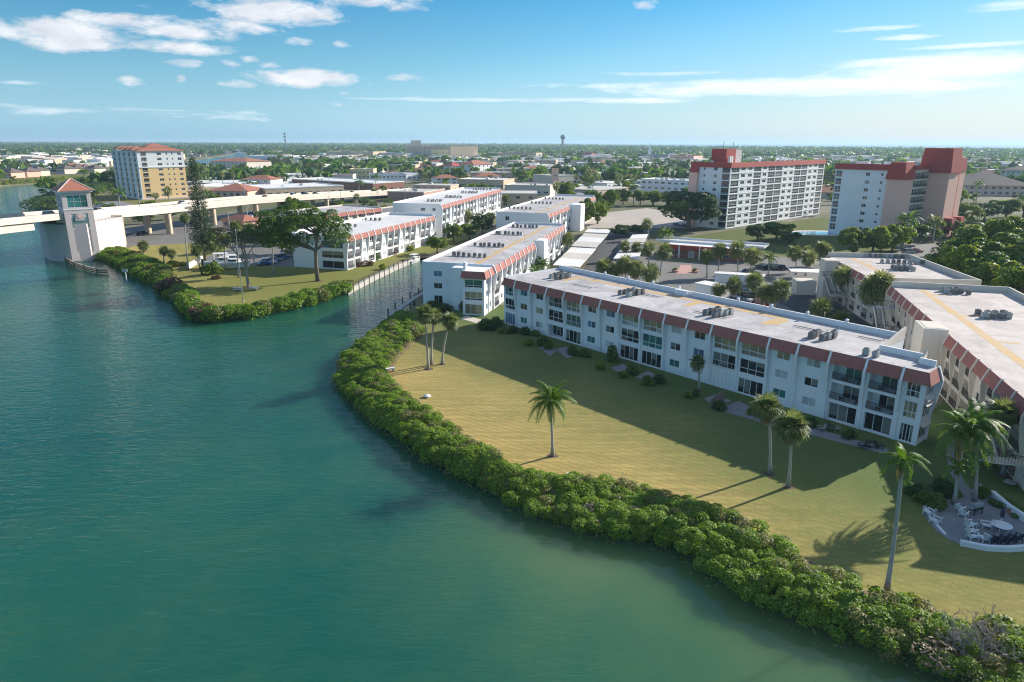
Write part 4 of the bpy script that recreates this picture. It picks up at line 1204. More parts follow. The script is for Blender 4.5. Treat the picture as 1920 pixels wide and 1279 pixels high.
def tower_right():
    A = G(1552, 437); B = G(1641, 449)
    ang = math.atan2(-.78, .62)
    L = 20.5
    o = empty('high_rise', A, ang, 'eight storey white and peach tower with tall maroon mansard heads at right', 'high-rise')
    H = 26.2; fh = 2.95; n = 8
    D = 15.0
    mb = MB()
    cells = [(1.5, 2.4, .3, 2.7, .35, 2, SCREEN, 1.0, GDARK, False), (L * .62, 1.7, 1.0, 2.3, .15, 2, GDARK, 0, None, False), (L * .88, .9, 1.2, 2.2, .15, 1, GDARK, 0, None, False)]
    facade_windows(o, (0, 0, 0), mb, 0, L, 1.4, H, cells, n, fh)
    mb.face([(0, D, 0), (0, 0, 0), (0, 0, H), (0, D, H)]); mb.face([(L, D, 0), (0, D, 0), (0, D, H), (L, D, H)])
    mb.build('wall', [WHITE], o)
    band(o, (0, 0, 0), -.4, L, H + 1.3, H - .9, .5, MAROON)
    # first stair tower at the near corner: peach shaft under a maroon hood
    s1 = MB(); s1.box(L, L + 6.2, -1.2, 6.5, 0, H - 4.0); s1.build('peach_stair_shaft', [PEACH], o)
    def hood(x0, x1, y0, y1, zb, zt, fl, name='maroon_hood', m=None):
        h = MB()
        a = [(x0 - fl, y0 - fl, zb), (x1 + fl, y0 - fl, zb), (x1 + fl, y1 + fl, zb), (x0 - fl, y1 + fl, zb)]
        b = [(x0, y0, zt), (x1, y0, zt), (x1, y1, zt), (x0, y1, zt)]
        for k in range(4): h.face([a[k], a[(k + 1) % 4], b[(k + 1) % 4], b[k]])
        h.face(b); h.face(a[::-1])
        return h.build(name, [m or MAROON], o)
    hood(L + .4, L + 5.8, -.8, 6.5, H - 4.0, H + 2.2, .9)
    # walkway wing at right angles: open galleries with dark rails
    T2 = (L + 6.2, 6.5, math.pi / 2)
    W2 = 13.0
    m2 = MB()
    ops = [(.3, W2 - .1, 1.4 + k * fh + .1, 1.4 + k * fh + 2.5, 1.8) for k in range(n)]
    wall_face(m2, T2, 0, W2, 0, H, ops)
    m2.face([(L + 6.2, 6.5 + W2, H), (L + 6.2, 6.5, H), (-.0, 6.5, H), (-.0, 6.5 + W2, H)])
    m2.build('gallery_wall', [CREAM], o)
    for k in range(n):
        z = 1.4 + k * fh
        railing(o, T2, .3, W2 - .1, z + .1, -.02, 1.1, DARKM, .22)
        for j in range(4):
            window(o, 1.0, 2.05, 1, 1, GDARK, T2, 1.9 + 3 * j, 1.7, z + .12, panes=False, name='gallery_door')
            window(o, 1.1, 1.0, 2, 1, GDARK, T2, 3.2 + 3 * j, 1.7, z + 1.0, panes=False)
    band(o, T2, 0, W2, H + .9, H - .6, .5, MAROON)
    # second, taller tower
    x0, y0 = L + 3.0, 6.5 + W2
    s2 = MB(); s2.box(x0, x0 + 10.5, y0, y0 + 9.0, 0, H - 1.5); s2.build('peach_lift_shaft', [PEACH], o)
    hood(x0 + .3, x0 + 10.2, y0 + .3, y0 + 8.7, H - 1.8, H + 7.2, .9)
    s3 = MB(); s3.box(x0 + 2.0, x0 + 8.6, y0 + 9.003, y0 + 11.0, 0, H - 2.0); s3.build('orange_recess_wall', [ORANGE], o)
    s4 = MB(); s4.box(x0 + 1, x0 + 10.1, y0 + 11.003, y0 + 16.0, 0, H - 1.0); s4.build('peach_stair_shaft', [PEACH], o)
    hood(x0 + 1.2, x0 + 9.9, y0 + 11.2, y0 + 15.8, H - 1.2, H + 3.6, .5)
    # entrance: low roof and two small maroon hoods
    e = MB(); e.box(x0 + 10.5, x0 + 15.5, y0 + 1, y0 + 15, 3.6, 4.2); 
    for yy in (y0 + 1.6, y0 + 14.2): e.box(x0 + 14.6, x0 + 15.1, yy, yy + .5, 0, 3.6)
    e.build('entrance_canopy', [MAROON], o)
    hood(x0 + 10.6, x0 + 13.4, y0 + 1.5, y0 + 5, 4.2, 7.6, .35); hood(x0 + 10.6, x0 + 13.4, y0 + 10.2, y0 + 13.6, 4.2, 7.6, .35)
    c3 = MB()
    for (a, b, w, h) in ((6, 6, 3.5, 2.0), (12, 5, 2.0, 1.6), (14, 9, 4.0, 2.0), (3, 9, 2.0, 1.4), (L + 2, 10, 3, 1.8), (L - 2, 14, 4, 1.9)): c3.box(a, a + w, b, b + 2, H, H + h)
    c3.build('roof_machine', [TRIM], o)
    rb = MB(); rb.face([(0, 0, H + .01), (L, 0, H + .01), (L, D, H + .01), (0, D, H + .01)]); rb.build('roof_deck', [LIGHTR], o)
tower_right()

def tower_left():
    A = G(270, 375); B = G(353, 372); C = G(210, 368)
    ang = R(46); L = 27.0
    o = empty('high_rise', A, ang, 'nine storey yellow and white tower with red tile roofs beyond the bridge', 'high-rise')
    H = 29.0; fh = 3.1; n = 9; D = 46.0
    mb = MB()
    cells = [(L * .12, 3.2, .3, 2.7, 1.2, 2, GDARK, 0, None, True), (L * .45, 2.6, .9, 2.4, .15, 3, GDARK, 0, None, False), (L * .62, .9, 1.1, 2.3, .15, 1, GDARK, 0, None, False), (L * .74, .9, 1.1, 2.3, .15, 1, GDARK, 0, None, False), (L * .9, 2.2, .9, 2.4, .15, 2, GDARK, 0, None, False)]
    zsplit = .8 + 6 * fh
    ops, todo = [], []
    for fl in range(n):
        z = .8 + fl * fh
        for q in cells: ops.append((q[0] - q[1] / 2, q[0] + q[1] / 2, z + q[2], z + q[3], q[4])); todo.append((q, z))
    T0 = (0, 0, 0)
    wall_face(mb, T0, 0, L, 0, zsplit, [p for p in ops if p[2] < zsplit], 1)
    wall_face(mb, T0, 0, L, zsplit, H, [p for p in ops if p[2] > zsplit], 0)
    for q, z in todo:
        window(o, q[1], q[3] - q[2], q[5], 1, q[6], T0, q[0], q[4] - .06 if q[4] > 1 else .08, z + q[2], panes=False)
        if q[9]: railing(o, T0, q[0] - q[1] / 2, q[0] + q[1] / 2, z + q[2], -.02, 1.0, TRIM, .25)
    TL = (0, D, -math.pi / 2)
    cl = []
    for j in range(5):
        c = D * (j + .5) / 5
        cl.append((c - 1.2, 3.6, .2, 2.75, 1.4, 2, GDARK, 0, None, True)); cl.append((c + 2.4, 1.2, .9, 2.4, .15, 1, GDARK, 0, None, False))
    facade_windows(o, TL, mb, 0, D, .8, H, cl, n, fh)
    mb.face([(L, 0, 0), (L, D, 0), (L, D, H), (L, 0, H)]); mb.face([(L, D, 0), (0, D, 0), (0, D, H), (L, D, H)])
    mb.build('wall', [WHITE, ORANGE], o)
    st = MB()
    for j in range(6): st.box(-.5, -.003, D * j / 5 - .7 if j else 0, min(D, D * j / 5 + .7), 0, H)
    st.build('white_pier', [WHITE], o)
    o2 = MB()
    for j in range(5): o2.box(-.25, -.004, D * (j + .5) / 5 + 1.5, D * (j + .5) / 5 + 1.9, 2, zsplit)
    o2.build('orange_strip', [ORANGE], o)
    tr = MB(); tr.box(-.3, L + .3, -.3, 0, zsplit - .3, zsplit + .3); tr.build('cornice', [TRIM], o)
    def hip(x0, x1, y0, y1, z, h, ov=.8):
        r = MB()
        a = [(x0 - ov, y0 - ov, z), (x1 + ov, y0 - ov, z), (x1 + ov, y1 + ov, z), (x0 - ov, y1 + ov, z)]
        w, l = x1 - x0, y1 - y0
        if w < l: p, q = ((x0 + x1) / 2, y0 + w / 2, z + h), ((x0 + x1) / 2, y1 - w / 2, z + h); fs = [(a[0], a[1], p), (a[1], a[2], q, p), (a[2], a[3], q), (a[3], a[0], p, q)]
        else: p, q = (x0 + l / 2, (y0 + y1) / 2, z + h), (x1 - l / 2, (y0 + y1) / 2, z + h); fs = [(a[0], a[1], q, p), (a[1], a[2], q), (a[2], a[3], p, q), (a[3], a[0], p)]
        for f in fs: r.face(list(f))
        r.face(a[::-1])
        return r
    hip(0, L, 0, 11, H, 2.0, .8).build('tile_roof', [RUSTR], o)
    b2 = MB(); b2.box(L * .35, L * .85, 12, 24, H, H + 2.2); b2.build('upper_storey', [WHITE], o)
    hip(L * .35, L * .85, 12, 24, H + 2.2, 2.2, .8).build('tile_roof', [RUSTR], o)
    for j in range(1, 5):
        hip(0, 9, D * j / 5 + 1, D * (j + 1) / 5 - 1, H + .4, 2.2, .8).build('tile_roof', [RUSTR], o)
    fl = MB(); fl.face([(0, 11, H), (L, 11, H), (L, D, H), (0, D, H)]); fl.build('roof_deck', [LIGHTR], o)
    gb = MB(); gb.box(-2, L + 2, -2, -.01, 0, .8); gb.build('base_wall', [PINKW], o)
tower_left()

# ------------------------------------------------------------------ bridge
def zat(px, py, z): return G(px, py, z)
BR = [Vector((-142.0, 120.0, 15.2)), zat(0, 410, 15.5), zat(160, 396, 14.6), zat(297, 387, 12.3), zat(400, 377, 11.4), zat(480, 370, 10.8), zat(560, 365, 9.8), zat(640, 361, 8.2), zat(760, 356, 5.0), zat(850, 352, 2.4)]
def bridge():
    o = empty('road_bridge', (BR[2].x, BR[2].y, GZ), 0, 'cream concrete road bridge rising over the river on columns', 'bridge')
    O = Vector((BR[2].x, BR[2].y, GZ))
    line = resample(BR, 44)
    Wd = 13.5
    def offs(d): return inset(line, d)
    near = line; farl = offs(Wd)
    def ribbon(a, b, za, zb, m, name, thick=None):
        mb = MB()
        for i in range(len(a) - 1):
            mb.face([(a[i].x - O.x, a[i].y - O.y, a[i].z + za - O.z), (a[i + 1].x - O.x, a[i + 1].y - O.y, a[i + 1].z + za - O.z), (b[i + 1].x - O.x, b[i + 1].y - O.y, b[i + 1].z + zb - O.z), (b[i].x - O.x, b[i].y - O.y, b[i].z + zb - O.z)])
        return mb, name, m
    def bar(d0, d1, z0, z1, name, m, i0=0, i1=None):
        a, b = offs(d0), offs(d1); mb = MB(); i1 = i1 or len(a)
        for i in range(i0, i1 - 1):
            q = [(a[i], z0), (a[i + 1], z0), (b[i + 1], z0), (b[i], z0), (a[i], z1), (a[i + 1], z1), (b[i + 1], z1), (b[i], z1)]
            p = [(v.x - O.x, v.y - O.y, v.z + z - O.z) for v, z in q]
            for f in ((0, 1, 5, 4), (2, 3, 7, 6), (4, 5, 6, 7), (3, 2, 1, 0)): mb.face([p[k] for k in f])
        mb.face([(a[i0].x - O.x, a[i0].y - O.y, a[i0].z + z0 - O.z), (a[i0].x - O.x, a[i0].y - O.y, a[i0].z + z1 - O.z), (b[i0].x - O.x, b[i0].y - O.y, b[i0].z + z1 - O.z), (b[i0].x - O.x, b[i0].y - O.y, b[i0].z + z0 - O.z)])
        return mb.build(name, [m], o)
    bar(0.3, Wd - .3, -1.7, -1.0, 'deck', CONCW)
    bar(0, .3, -1.9, 0, 'parapet', CONCW); bar(Wd - .3, Wd, -1.9, 0, 'parapet', CONCW)
    bar(1.6, 1.9, -1.0, -.72, 'kerb', CONC); bar(.1, 2.6, -2.9, -1.91, 'girder', CONCW, 9, 40); bar(Wd - 2.6, Wd - .1, -2.9, -1.91, 'girder', CONCW, 9, 40)
    bar(0.8, 3.2, -4.2, -1.91, 'bascule_girder', CONCW, 0, 9); bar(Wd - 3.2, Wd - .8, -4.2, -1.91, 'bascule_girder', CONCW, 0, 9)
    bar(2.0, Wd - 2.0, -.996, -.99, 'roadway', ASPHL)
    for k in (12, 15, 18, 21, 24, 27, 30):
        for d in (2.2, Wd - 2.2):
            p = offs(d)[k]
            if p.z - 3 - GZ < 2: continue
            cb = MB(); h = p.z - 3.6 - GZ
            cb.poly([(-1.0, -.7), (-.7, -1.0), (.7, -1.0), (1.0, -.7), (1.0, .7), (.7, 1.0), (-.7, 1.0), (-1.0, .7)], 0, h)
            cb.build('column', [TAN], o, (p.x - O.x, p.y - O.y, 0))
        a, b = offs(1.0)[k], offs(Wd - 1.0)[k]
        cp = MB(); dd = (b - a).normalized(); nn = Vector((-dd.y, dd.x, 0)) * 1.0
        cp.poly([(v.x - O.x, v.y - O.y) for v in (a - nn, b - nn, b + nn, a + nn)][::1], a.z - 3.6 - O.z, a.z - 2.9 - O.z, bottom=True)
        cp.build('pier_cap', [CONCW], o)
bridge()
def bascule_pier():
    o = empty('bridge_pier', (-131.0, 233.0, 0), 0, 'pale pink walled bridge pier beside the tall bridge tower', 'bridge pier')
    mb = MB()
    pts = [(0, 0), (-18, 6), (-21, -4), (-19, -14), (-12, -21), (-4, -23), (0, -20)]
    mb.poly(pts[::-1], -1.5, 11.4)
    mb.build('wall', [PINKW], o)
    jb = MB()
    for y in (-15, -10, -5): jb.box(-.02, .03, y - .05, y + .05, .5, 11.3)
    jb.box(-.02, .03, -20, 0, 6.6, 6.7); jb.build('wall_joint', [GREYW], o)
    cb = MB(); cb.box(-18, .25, -.35, .35, 11.4, 12.0); cb.build('pier_cap', [CONCW], o)
    rl = MB()
    for i in range(10):
        y = -19 + 2 * i
        rl.tube([(-.3, y, 11.4), (-.3, y, 12.5)], .05, 4)
    rl.tube([(-.3, -19, 12.5), (-.3, 0, 12.5)], .05, 4); rl.tube([(-.3, -19, 12.0), (-.3, 0, 12.0)], .05, 4)
    rl.build('pier_railing', [GREYM], o)
bascule_pier()
def bridge_tower():
    A = G(136, 489, .5); ang = R(44); L = 7.8
    o = empty('bridge_tower', (A.x, A.y, 0.3), ang, 'slim pink bridge tender tower with red pyramid roof and teal panel', 'tower')
    D = 7.4; H = height_of(A, 112, 362) - .3
    mb = MB()
    zw = H - 5.0
    T = (0, 0, 0)
    wall_face(mb, T, 0, L, 0, H, [(1.2, L - 1.2, zw + .5, H - .9, .25), (1.6, L - 1.6, 5.0 + 5.0, 14.2 if H > 18 else 12, .12), (1.6, L - 1.6, 2.6, 9.4, .10)])
    TR = (L, 0, math.pi / 2)
    wall_face(mb, TR, 0, D, 0, H, [(1.2, D - 1.2, zw + .5, H - .9, .25)])
    TLl = (0, D, -math.pi / 2)
    wall_face(mb, TLl, 0, D, 0, H, [(1.2, D - 1.2, zw + .5, H - .9, .25)])
    mb.face([(L, D, 0), (0, D, 0), (0, D, H), (L, D, H)])
    mb.build('wall', [PINKW], o)
    window(o, L - 2.4, H - .9 - zw - .5, 3, 2, GTEAL, T, L / 2, .1, zw + .5)
    window(o, D - 2.4, H - .9 - zw - .5, 3, 2, GDARK, TR, D / 2, .1, zw + .5)
    window(o, D - 2.4, H - .9 - zw - .5, 3, 2, GDARK, TLl, D / 2, .1, zw + .5)
    pn = MB(); pn.box(1.65, L - 1.65, .04, .1, 10.05, 13.0); pn.build('teal_panel', [simple('teal_panel_paint', (0.12, 0.22, 0.20), .5)], o)
    em = MB()
    for i in range(16):
        a0, a1 = 2 * math.pi * i / 16, 2 * math.pi * (i + 1) / 16
        em.face([(L / 2, -.12, 13.4), (L / 2 + 1.1 * math.cos(a0), -.12, 13.4 + 1.1 * math.sin(a0)), (L / 2 + 1.1 * math.cos(a1), -.12, 13.4 + 1.1 * math.sin(a1))][::1])
        em.face([(L / 2 + 1.1 * math.cos(a0), -.12, 13.4 + 1.1 * math.sin(a0)), (L / 2 + 1.1 * math.cos(a0), .05, 13.4 + 1.1 * math.sin(a0)), (L / 2 + 1.1 * math.cos(a1), .05, 13.4 + 1.1 * math.sin(a1)), (L / 2 + 1.1 * math.cos(a1), -.12, 13.4 + 1.1 * math.sin(a1))])
    em.box(L / 2 - 1.3, L / 2 + 1.3, -.08, .02, 12.1, 13.2)
    em.build('round_emblem', [GREYW], o)
    em2 = MB(); em2.tube([(L / 2, -.13, 13.4), (L / 2, -.18, 13.4)], .62, 14); em2.build('emblem_disc', [PEACH], o)
    cr = MB(); cr.box(-.5, L + .5, -.5, D + .5, H, H + .5); cr.box(-.12, L + .12, -.12, -.01, zw - .2, zw + .1); cr.build('cornice', [TRIM], o)
    rf = MB(); c = (L / 2, D / 2, H + 4.0)
    a = [(-.9, -.9, H + .5), (L + .9, -.9, H + .5), (L + .9, D + .9, H + .5), (-.9, D + .9, H + .5)]
    for k in range(4): rf.face([a[k], a[(k + 1) % 4], c])
    rf.face(a[::-1]); rf.build('roof', [RUSTR], o)
    hr = MB()
    for k in range(4): hr.tube([a[k], c], .16, 5)
    hr.build('roof_hip', [PINKW], o)
bridge_tower()
def fender():
    pts = [G(x, y, .9) for x, y in ((90, 452), (100, 470), (118, 484), (140, 496), (165, 504), (190, 509), (201, 508))]
    line = resample(pts, 22)
    o = empty('bridge_fender', (line[0].x, line[0].y, 0), 0, 'curved timber fender round the foot of the bridge tower', 'fender')
    O = line[0]
    for h in (.35, .85, 1.35):
        mb = MB()
        b = inset(line, .35)
        for i in range(len(line) - 1):
            q = [line[i], line[i + 1], b[i + 1], b[i]]
            lo = [(v.x - O.x, v.y - O.y, h - .15) for v in q]; hi = [(v.x - O.x, v.y - O.y, h + .15) for v in q]
            for k in range(4): mb.face([lo[k], lo[(k + 1) % 4], hi[(k + 1) % 4], hi[k]])
            mb.face(hi)
        mb.build('wale', [WOOD if h < 1 else WOODL], o)
    for i in range(0, 22, 1):
        if i % 2: continue
        pm = MB(); pm.tube([(0, 0, -1), (0, 0, 1.7)], .2, 7); pm.build('pile', [WOOD], o, (line[i].x - O.x, line[i].y - O.y, 0))
fender()

# ------------------------------------------------------------------ carports, clubhouse, courtyard
def carport(name_label, pts, z, n):
    """pts: near-left, near-right, far-right, far-left of the roof"""
    a, b, c, d = [G(x, y, z) for x, y in pts]
    o = empty('carport', (a.x, a.y, GZ), 0, name_label, 'carport')
    for i in range(n):
        t0, t1 = i / n, (i + 1) / n - .004
        q = [a.lerp(d, t0), b.lerp(c, t0), b.lerp(c, t1), a.lerp(d, t1)]
        zz = z - GZ - .16 * (i % 3)
        mb = MB(); mb.poly([(v.x - a.x, v.y - a.y) for v in q], zz, zz + .22, bottom=True)
        mb.build('roof_panel', [WHITER if i % 2 == 0 else LIGHTR], o)
    m = max(4, int((a - d).length / 5.5))
    for i in range(m + 1):
        for (p, q) in ((a, d), (b, c)):
            v = p.lerp(q, .01 + .98 * i / m); w = (b if p is a else a).lerp(c if p is a else d, .01 + .98 * i / m)
            v = v.lerp(w, .12)
            cm = MB(); cm.tube([(0, 0, 0), (0, 0, z - GZ - .33)], .09, 6)
            cm.build('post', [TRIM], o, (v.x - a.x, v.y - a.y, 0))
carport('long pale carport roof stepping away behind the long block', [(1037, 498), (1087, 502), (1146, 431), (1103, 429)], 3.6, 7)
carport('white flat carport roof behind the sabal palms', [(1150, 486), (1197, 487), (1215, 439), (1186, 440)], 3.6, 5)
def clubhouse():
    A = G(1253, 481, GZ); B = G(1386, 492, GZ)
    ang = math.atan2(B.y - A.y, B.x - A.x); L = (B - A).length
    o = empty('clubhouse', A, ang, 'low clubhouse with white roof and maroon fascia behind palms', 'clubhouse')
    mb = MB(); wall_face(mb, (0, 0, 0), 0, L, 0, 3.0, [(6.3, 8.3, .02, 2.4, .3), (1, 4, .9, 2.2, .15), (11, 14, .9, 2.2, .15), (16, 19, .9, 2.2, .15)])
    mb.face([(0, 12, 0), (0, 0, 0), (0, 0, 3), (0, 12, 3)]); mb.face([(L, 0, 0), (L, 12, 0), (L, 12, 3), (L, 0, 3)])
    mb.build('wall', [BRICKW], o)
    fb = MB(); fb.box(-.6, L + .6, -1.2, -.9, 2.7, 4.1); fb.build('fascia', [MAROON], o)
    rb = MB(); rb.box(-.6, L + .6, -.899, 13, 3.6, 4.0); rb.build('roof_deck', [WHITER], o)
    rb = MB(); rb.box(-6, L + 6, 5, 5.4, 4.0, 4.6); rb.box(-6, L + 6, 13.4, 13.8, 4.0, 4.6); rb.build('parapet', [TRIM], o)
    r2 = MB(); r2.box(-6, L + 6, 5.4, 13.4, 3.9, 4.05); r2.build('rear_roof', [LIGHTR], o)
    for x in (3.8, 10.2):
        c = MB(); c.tube([(x, -1.6, 0), (x, -1.6, 3.9)], .22, 6); c.build('column', [TRIM], o)
    window(o, 2.0, 2.36, 2, 1, GWHITE, (0, 0, 0), 7.3, .15, .03, name='entrance_door')
    for x in (2.5, 12.5, 17.5): window(o, 3.0, 1.3, 3, 1, GDARK, (0, 0, 0), x, .08, .9, panes=False)
clubhouse()
sheet('entrance_walk', GP((1276, 497), (1296, 497), (1299, 514), (1268, 513)), GZ + 0.02, PINKPAVE)
def pool():
    c = G(1536, 437); 
    pts = [Vector((c.x + 10.5 * math.cos(t) * (1 + .12 * math.cos(2 * t)), c.y + 5.5 * math.sin(t), 0)) for t in [2 * math.pi * k / 20 for k in range(20)]]
    deck = [Vector((c.x + 15 * math.cos(t), c.y + 8.5 * math.sin(t), 0)) for t in [2 * math.pi * k / 20 for k in range(20)]]
    sheet('pool_deck', deck, GZ + 0.02, CONCW)
    m, t, b = mat_new('pool_water'); b.inputs['Base Color'].default_value = (0.05, 0.36, 0.55, 1); b.inputs['Roughness'].default_value = 0.08; b.inputs['IOR'].default_value = 1.33
    sheet('pool_water', pts, GZ + 0.03, m)
pool()

# ------------------------------------------------------------------ town buildings
def flat_building(label, pxl, pxr, h, depth, wallm, roofm, par=.5, rows=1, nwin=6, wm=None, cat='building', name='town_building', parm=None, wh=1.3, sill=1.0, units=3, wout=.55):
    A, B = G(*pxl), G(*pxr)
    ang = math.atan2(B.y - A.y, B.x - A.x); L = (B - A).length
    o = empty(name, A, ang, label, cat)
    mb = MB(); T = (0, 0, 0)
    fh = h / max(1, rows)
    ops = []
    for r in range(rows):
        for i in range(nwin):
            c = L * (i + .5) / nwin; ww = L / nwin * wout
            ops.append((c - ww / 2, c + ww / 2, r * fh + sill * min(1, fh / 3), r * fh + (sill + wh) * min(1, fh / 3.4), .2))
    wall_face(mb, T, 0, L, 0, h, ops)
    sops = []
    TR, TL = (L, 0, math.pi / 2), (0, depth, -math.pi / 2)
    wall_face(mb, TR, 0, depth, 0, h, []); wall_face(mb, TL, 0, depth, 0, h, [])
    mb.face([(L, depth, 0), (0, depth, 0), (0, depth, h), (L, depth, h)])
    mb.build('wall', [wallm], o)
    rb = MB(); rb.face([(0, 0, h - .1), (L, 0, h - .1), (L, depth, h - .1), (0, depth, h - .1)]); rb.build('roof_deck', [roofm], o)
    if par:
        pb = MB()
        pb.box(-.15, L + .15, -.15, .2, h - .12, h + par); pb.box(-.15, L + .15, depth - .2, depth + .15, h - .12, h + par)
        pb.box(-.15, .2, .2, depth - .2, h - .12, h + par - .004); pb.box(L - .2, L + .15, .2, depth - .2, h - .12, h + par - .004)
        pb.build('parapet', [parm or wallm], o)
    for (xa, xb, za, zb, d) in ops:
        window(o, round(xb - xa, 1), round(zb - za, 1), 2 if xb - xa > 1.2 else 1, 1, wm or GDARK, T, (xa + xb) / 2, .1, za, panes=False)
    for u in range(units):
        ub = MB(); s = rnd.uniform(1.0, 2.2); ub.box(-s / 2, s / 2, -s / 2, s / 2, 0, s * .6); ub.box(-s * .4, s * .4, -s * .4, s * .4, s * .6, s * .7)
        ub.build('roof_machine', [rnd.choice([GREYM, TRIM, ACL])], o, (rnd.uniform(.1, .9) * L, rnd.uniform(.25, .8) * depth, h - .1))
    return o
def hip_building(label, pxl, pxr, h, depth, rh, wallm, roofm, rows=1, nwin=5, name='town_building', ov=.9, cat='building', wm=None):
    A, B = G(*pxl), G(*pxr)
    ang = math.atan2(B.y - A.y, B.x - A.x); L = (B - A).length
    o = empty(name, A, ang, label, cat)
    return hip_parts(o, L, depth, h, rh, wallm, roofm, rows, nwin, ov, wm)
def hip_parts(o, L, depth, h, rh, wallm, roofm, rows, nwin, ov=.9, wm=None):
    mb = MB(); T = (0, 0, 0); fh = h / rows; ops = []
    for r in range(rows):
        for i in range(nwin):
            c = L * (i + .5) / nwin; ww = min(2.2, L / nwin * .5)
            ops.append((c - ww / 2, c + ww / 2, r * fh + .3 * fh, r * fh + .75 * fh, .2))
    wall_face(mb, T, 0, L, 0, h, ops)
    mb.face([(L, 0, 0), (L, depth, 0), (L, depth, h), (L, 0, h)]); mb.face([(L, depth, 0), (0, depth, 0), (0, depth, h), (L, depth, h)]); mb.face([(0, depth, 0), (0, 0, 0), (0, 0, h), (0, depth, h)])
    mb.build('wall', [wallm], o)
    for (xa, xb, za, zb, d) in ops: window(o, round(xb - xa, 1), round(zb - za, 1), 2, 1, wm or GDARK, T, (xa + xb) / 2, .1, za, panes=False)
    rf = MB(); x0, x1, y0, y1 = -ov, L + ov, -ov, depth + ov
    a = [(x0, y0, h), (x1, y0, h), (x1, y1, h), (x0, y1, h)]
    if L > depth: p, q = (x0 + (y1 - y0) / 2, (y0 + y1) / 2, h + rh), (x1 - (y1 - y0) / 2, (y0 + y1) / 2, h + rh); fs = [(a[0], a[1], q, p), (a[1], a[2], q), (a[2], a[3], p, q), (a[3], a[0], p)]
    else: p, q = ((x0 + x1) / 2, y0 + (x1 - x0) / 2, h + rh), ((x0 + x1) / 2, y1 - (x1 - x0) / 2, h + rh); fs = [(a[0], a[1], p), (a[1], a[2], q, p), (a[2], a[3], q), (a[3], a[0], p, q)]
    for f in fs: rf.face(list(f))
    rf.face(a[::-1]); rf.build('roof', [roofm], o)
    return o
fb = flat_building
fb('white three storey office with two rows of paired windows and maroon base stripe', (1200, 365), (1310, 371), 10.4, 24, WHITE, WHITER, .5, 3, 9, units=8)
fb('long dark red strip of shops with white roof', (549, 347), (700, 356), 4.6, 34, BRICKW, WHITER, .6, 1, 12, parm=TRIM)
fb('tan shop block left of the red strip with white roof', (436, 366), (500, 360), 5.0, 40, TAN, WHITER, .4, 1, 5, parm=TRIM)
fb('long brown backed store with bright white roof', (499, 369), (645, 362), 5.0, 40, TAN, WHITER, .5, 1, 10, parm=TRIM)
fb('low pink brown walled store beside the bridge ramp', (727, 377), (795, 379), 5.6, 34, simple('pink_brown_wall', (0.45, 0.27, 0.22), .85), LIGHTR, .4, 1, 3, parm=CREAM, wout=.2)
fb('restaurant with wide dark glazed front and curved roof edge', (858, 352), (944, 354), 6.5, 30, TAN, WHITER, .3, 1, 6, wout=.9, wh=2.2, sill=.6)
fb('cream fronted shop with flat parapet beyond the third block', (946, 364), (1031, 366), 6.0, 30, CREAM, LIGHTR, .5, 1, 6)
fb('cream store with square tan corner tower', (1037, 346), (1084, 344), 7.0, 28, CREAM, LIGHTR, .5, 1, 4)
fb('square tan corner tower of the cream store', (1036, 349), (1047, 349), 13.5, 8, PEACH, RUSTR, .5, 2, 1, units=0, cat='tower')
fb('tan peach store row with flat roof', (884, 336), (960, 336), 6.0, 34, TAN, LIGHTR, .4, 1, 7)
fb('large tan hospital block with windowless walls', (762, 297), (845, 300), 26, 70, TAN, LIGHTR, 1.0, 4, 8, cat='hospital', wout=.25)
fb('pale stair block on the hospital', (772, 296), (790, 296), 37, 30, CREAM, LIGHTR, .8, 1, 1, wout=.1)
fb('pale yellow wing right of the hospital', (810, 303), (842, 303), 20, 40, YELLOWW, LIGHTR, .8, 3, 5)
fb('wide tan office left of the hospital', (612, 297), (700, 298), 14, 60, TAN, LIGHTR, .8, 2, 10)
fb('cream low wing before the wide tan office', (608, 300), (655, 301), 9, 30, YELLOWW, LIGHTR, .6, 1, 6)
fb('grey office with pale roof line in the town', (700, 297), (760, 299), 12, 40, GREYW, LIGHTR, .6, 2, 8)
fb('yellow framed theatre like front in the town', (656, 335), (701, 335), 8.5, 26, YELLOWW, WHITER, .7, 2, 6)
fb('white terrace of shops right of yellow front', (702, 344), (762, 343), 7.5, 26, WHITE, GREYR, .5, 2, 8)
fb('white low shop with red awning line', (745, 338), (790, 336), 5.5, 24, WHITE, WHITER, .5, 1, 5)
fb('arched cream arcade below the yellow front', (622, 341), (662, 341), 6.0, 20, CREAM, RUSTR, .5, 1, 6, wh=1.8, sill=.4)
fb('white warehouse with long pale roof near the canal', (465, 301), (545, 302), 9, 50, WHITE, WHITER, .4, 1, 4)
fb('white long store right of the warehouse', (565, 303), (608, 303), 8, 40, WHITE, WHITER, .4, 1, 4)
fb('grey blue office behind the palms', (1206, 305), (1252, 306), 14, 40, simple('blue_grey_wall', (0.28, 0.32, 0.38), .8), GREYR, .6, 3, 8)
fb('peach hotel with terracotta edge behind the palms', (1255, 308), (1300, 309), 14, 40, PEACH, TAN, .6, 3, 7, parm=RUSTR)
fb('brown two storey shop block in the tree belt', (928, 298), (1005, 299), 13, 40, TAN, BROWNR, .5, 2, 9)
fb('white roofed store in the far left row', (100, 307), (190, 310), 9, 60, WHITE, WHITER, .4, 1, 6)
fb('pale warehouse left of the white roofed store', (0, 300), (95, 303), 8, 60, WHITE, WHITER, .4, 1, 5)
fb('small white boat store on the far bank', (50, 307), (110, 309), 8, 40, CREAM, WHITER, .4, 1, 5)
hip_building('beige courthouse with red roof and tall columns', (396, 319), (464, 321), 11, 40, 4, CREAM, RUSTR, 2, 9)
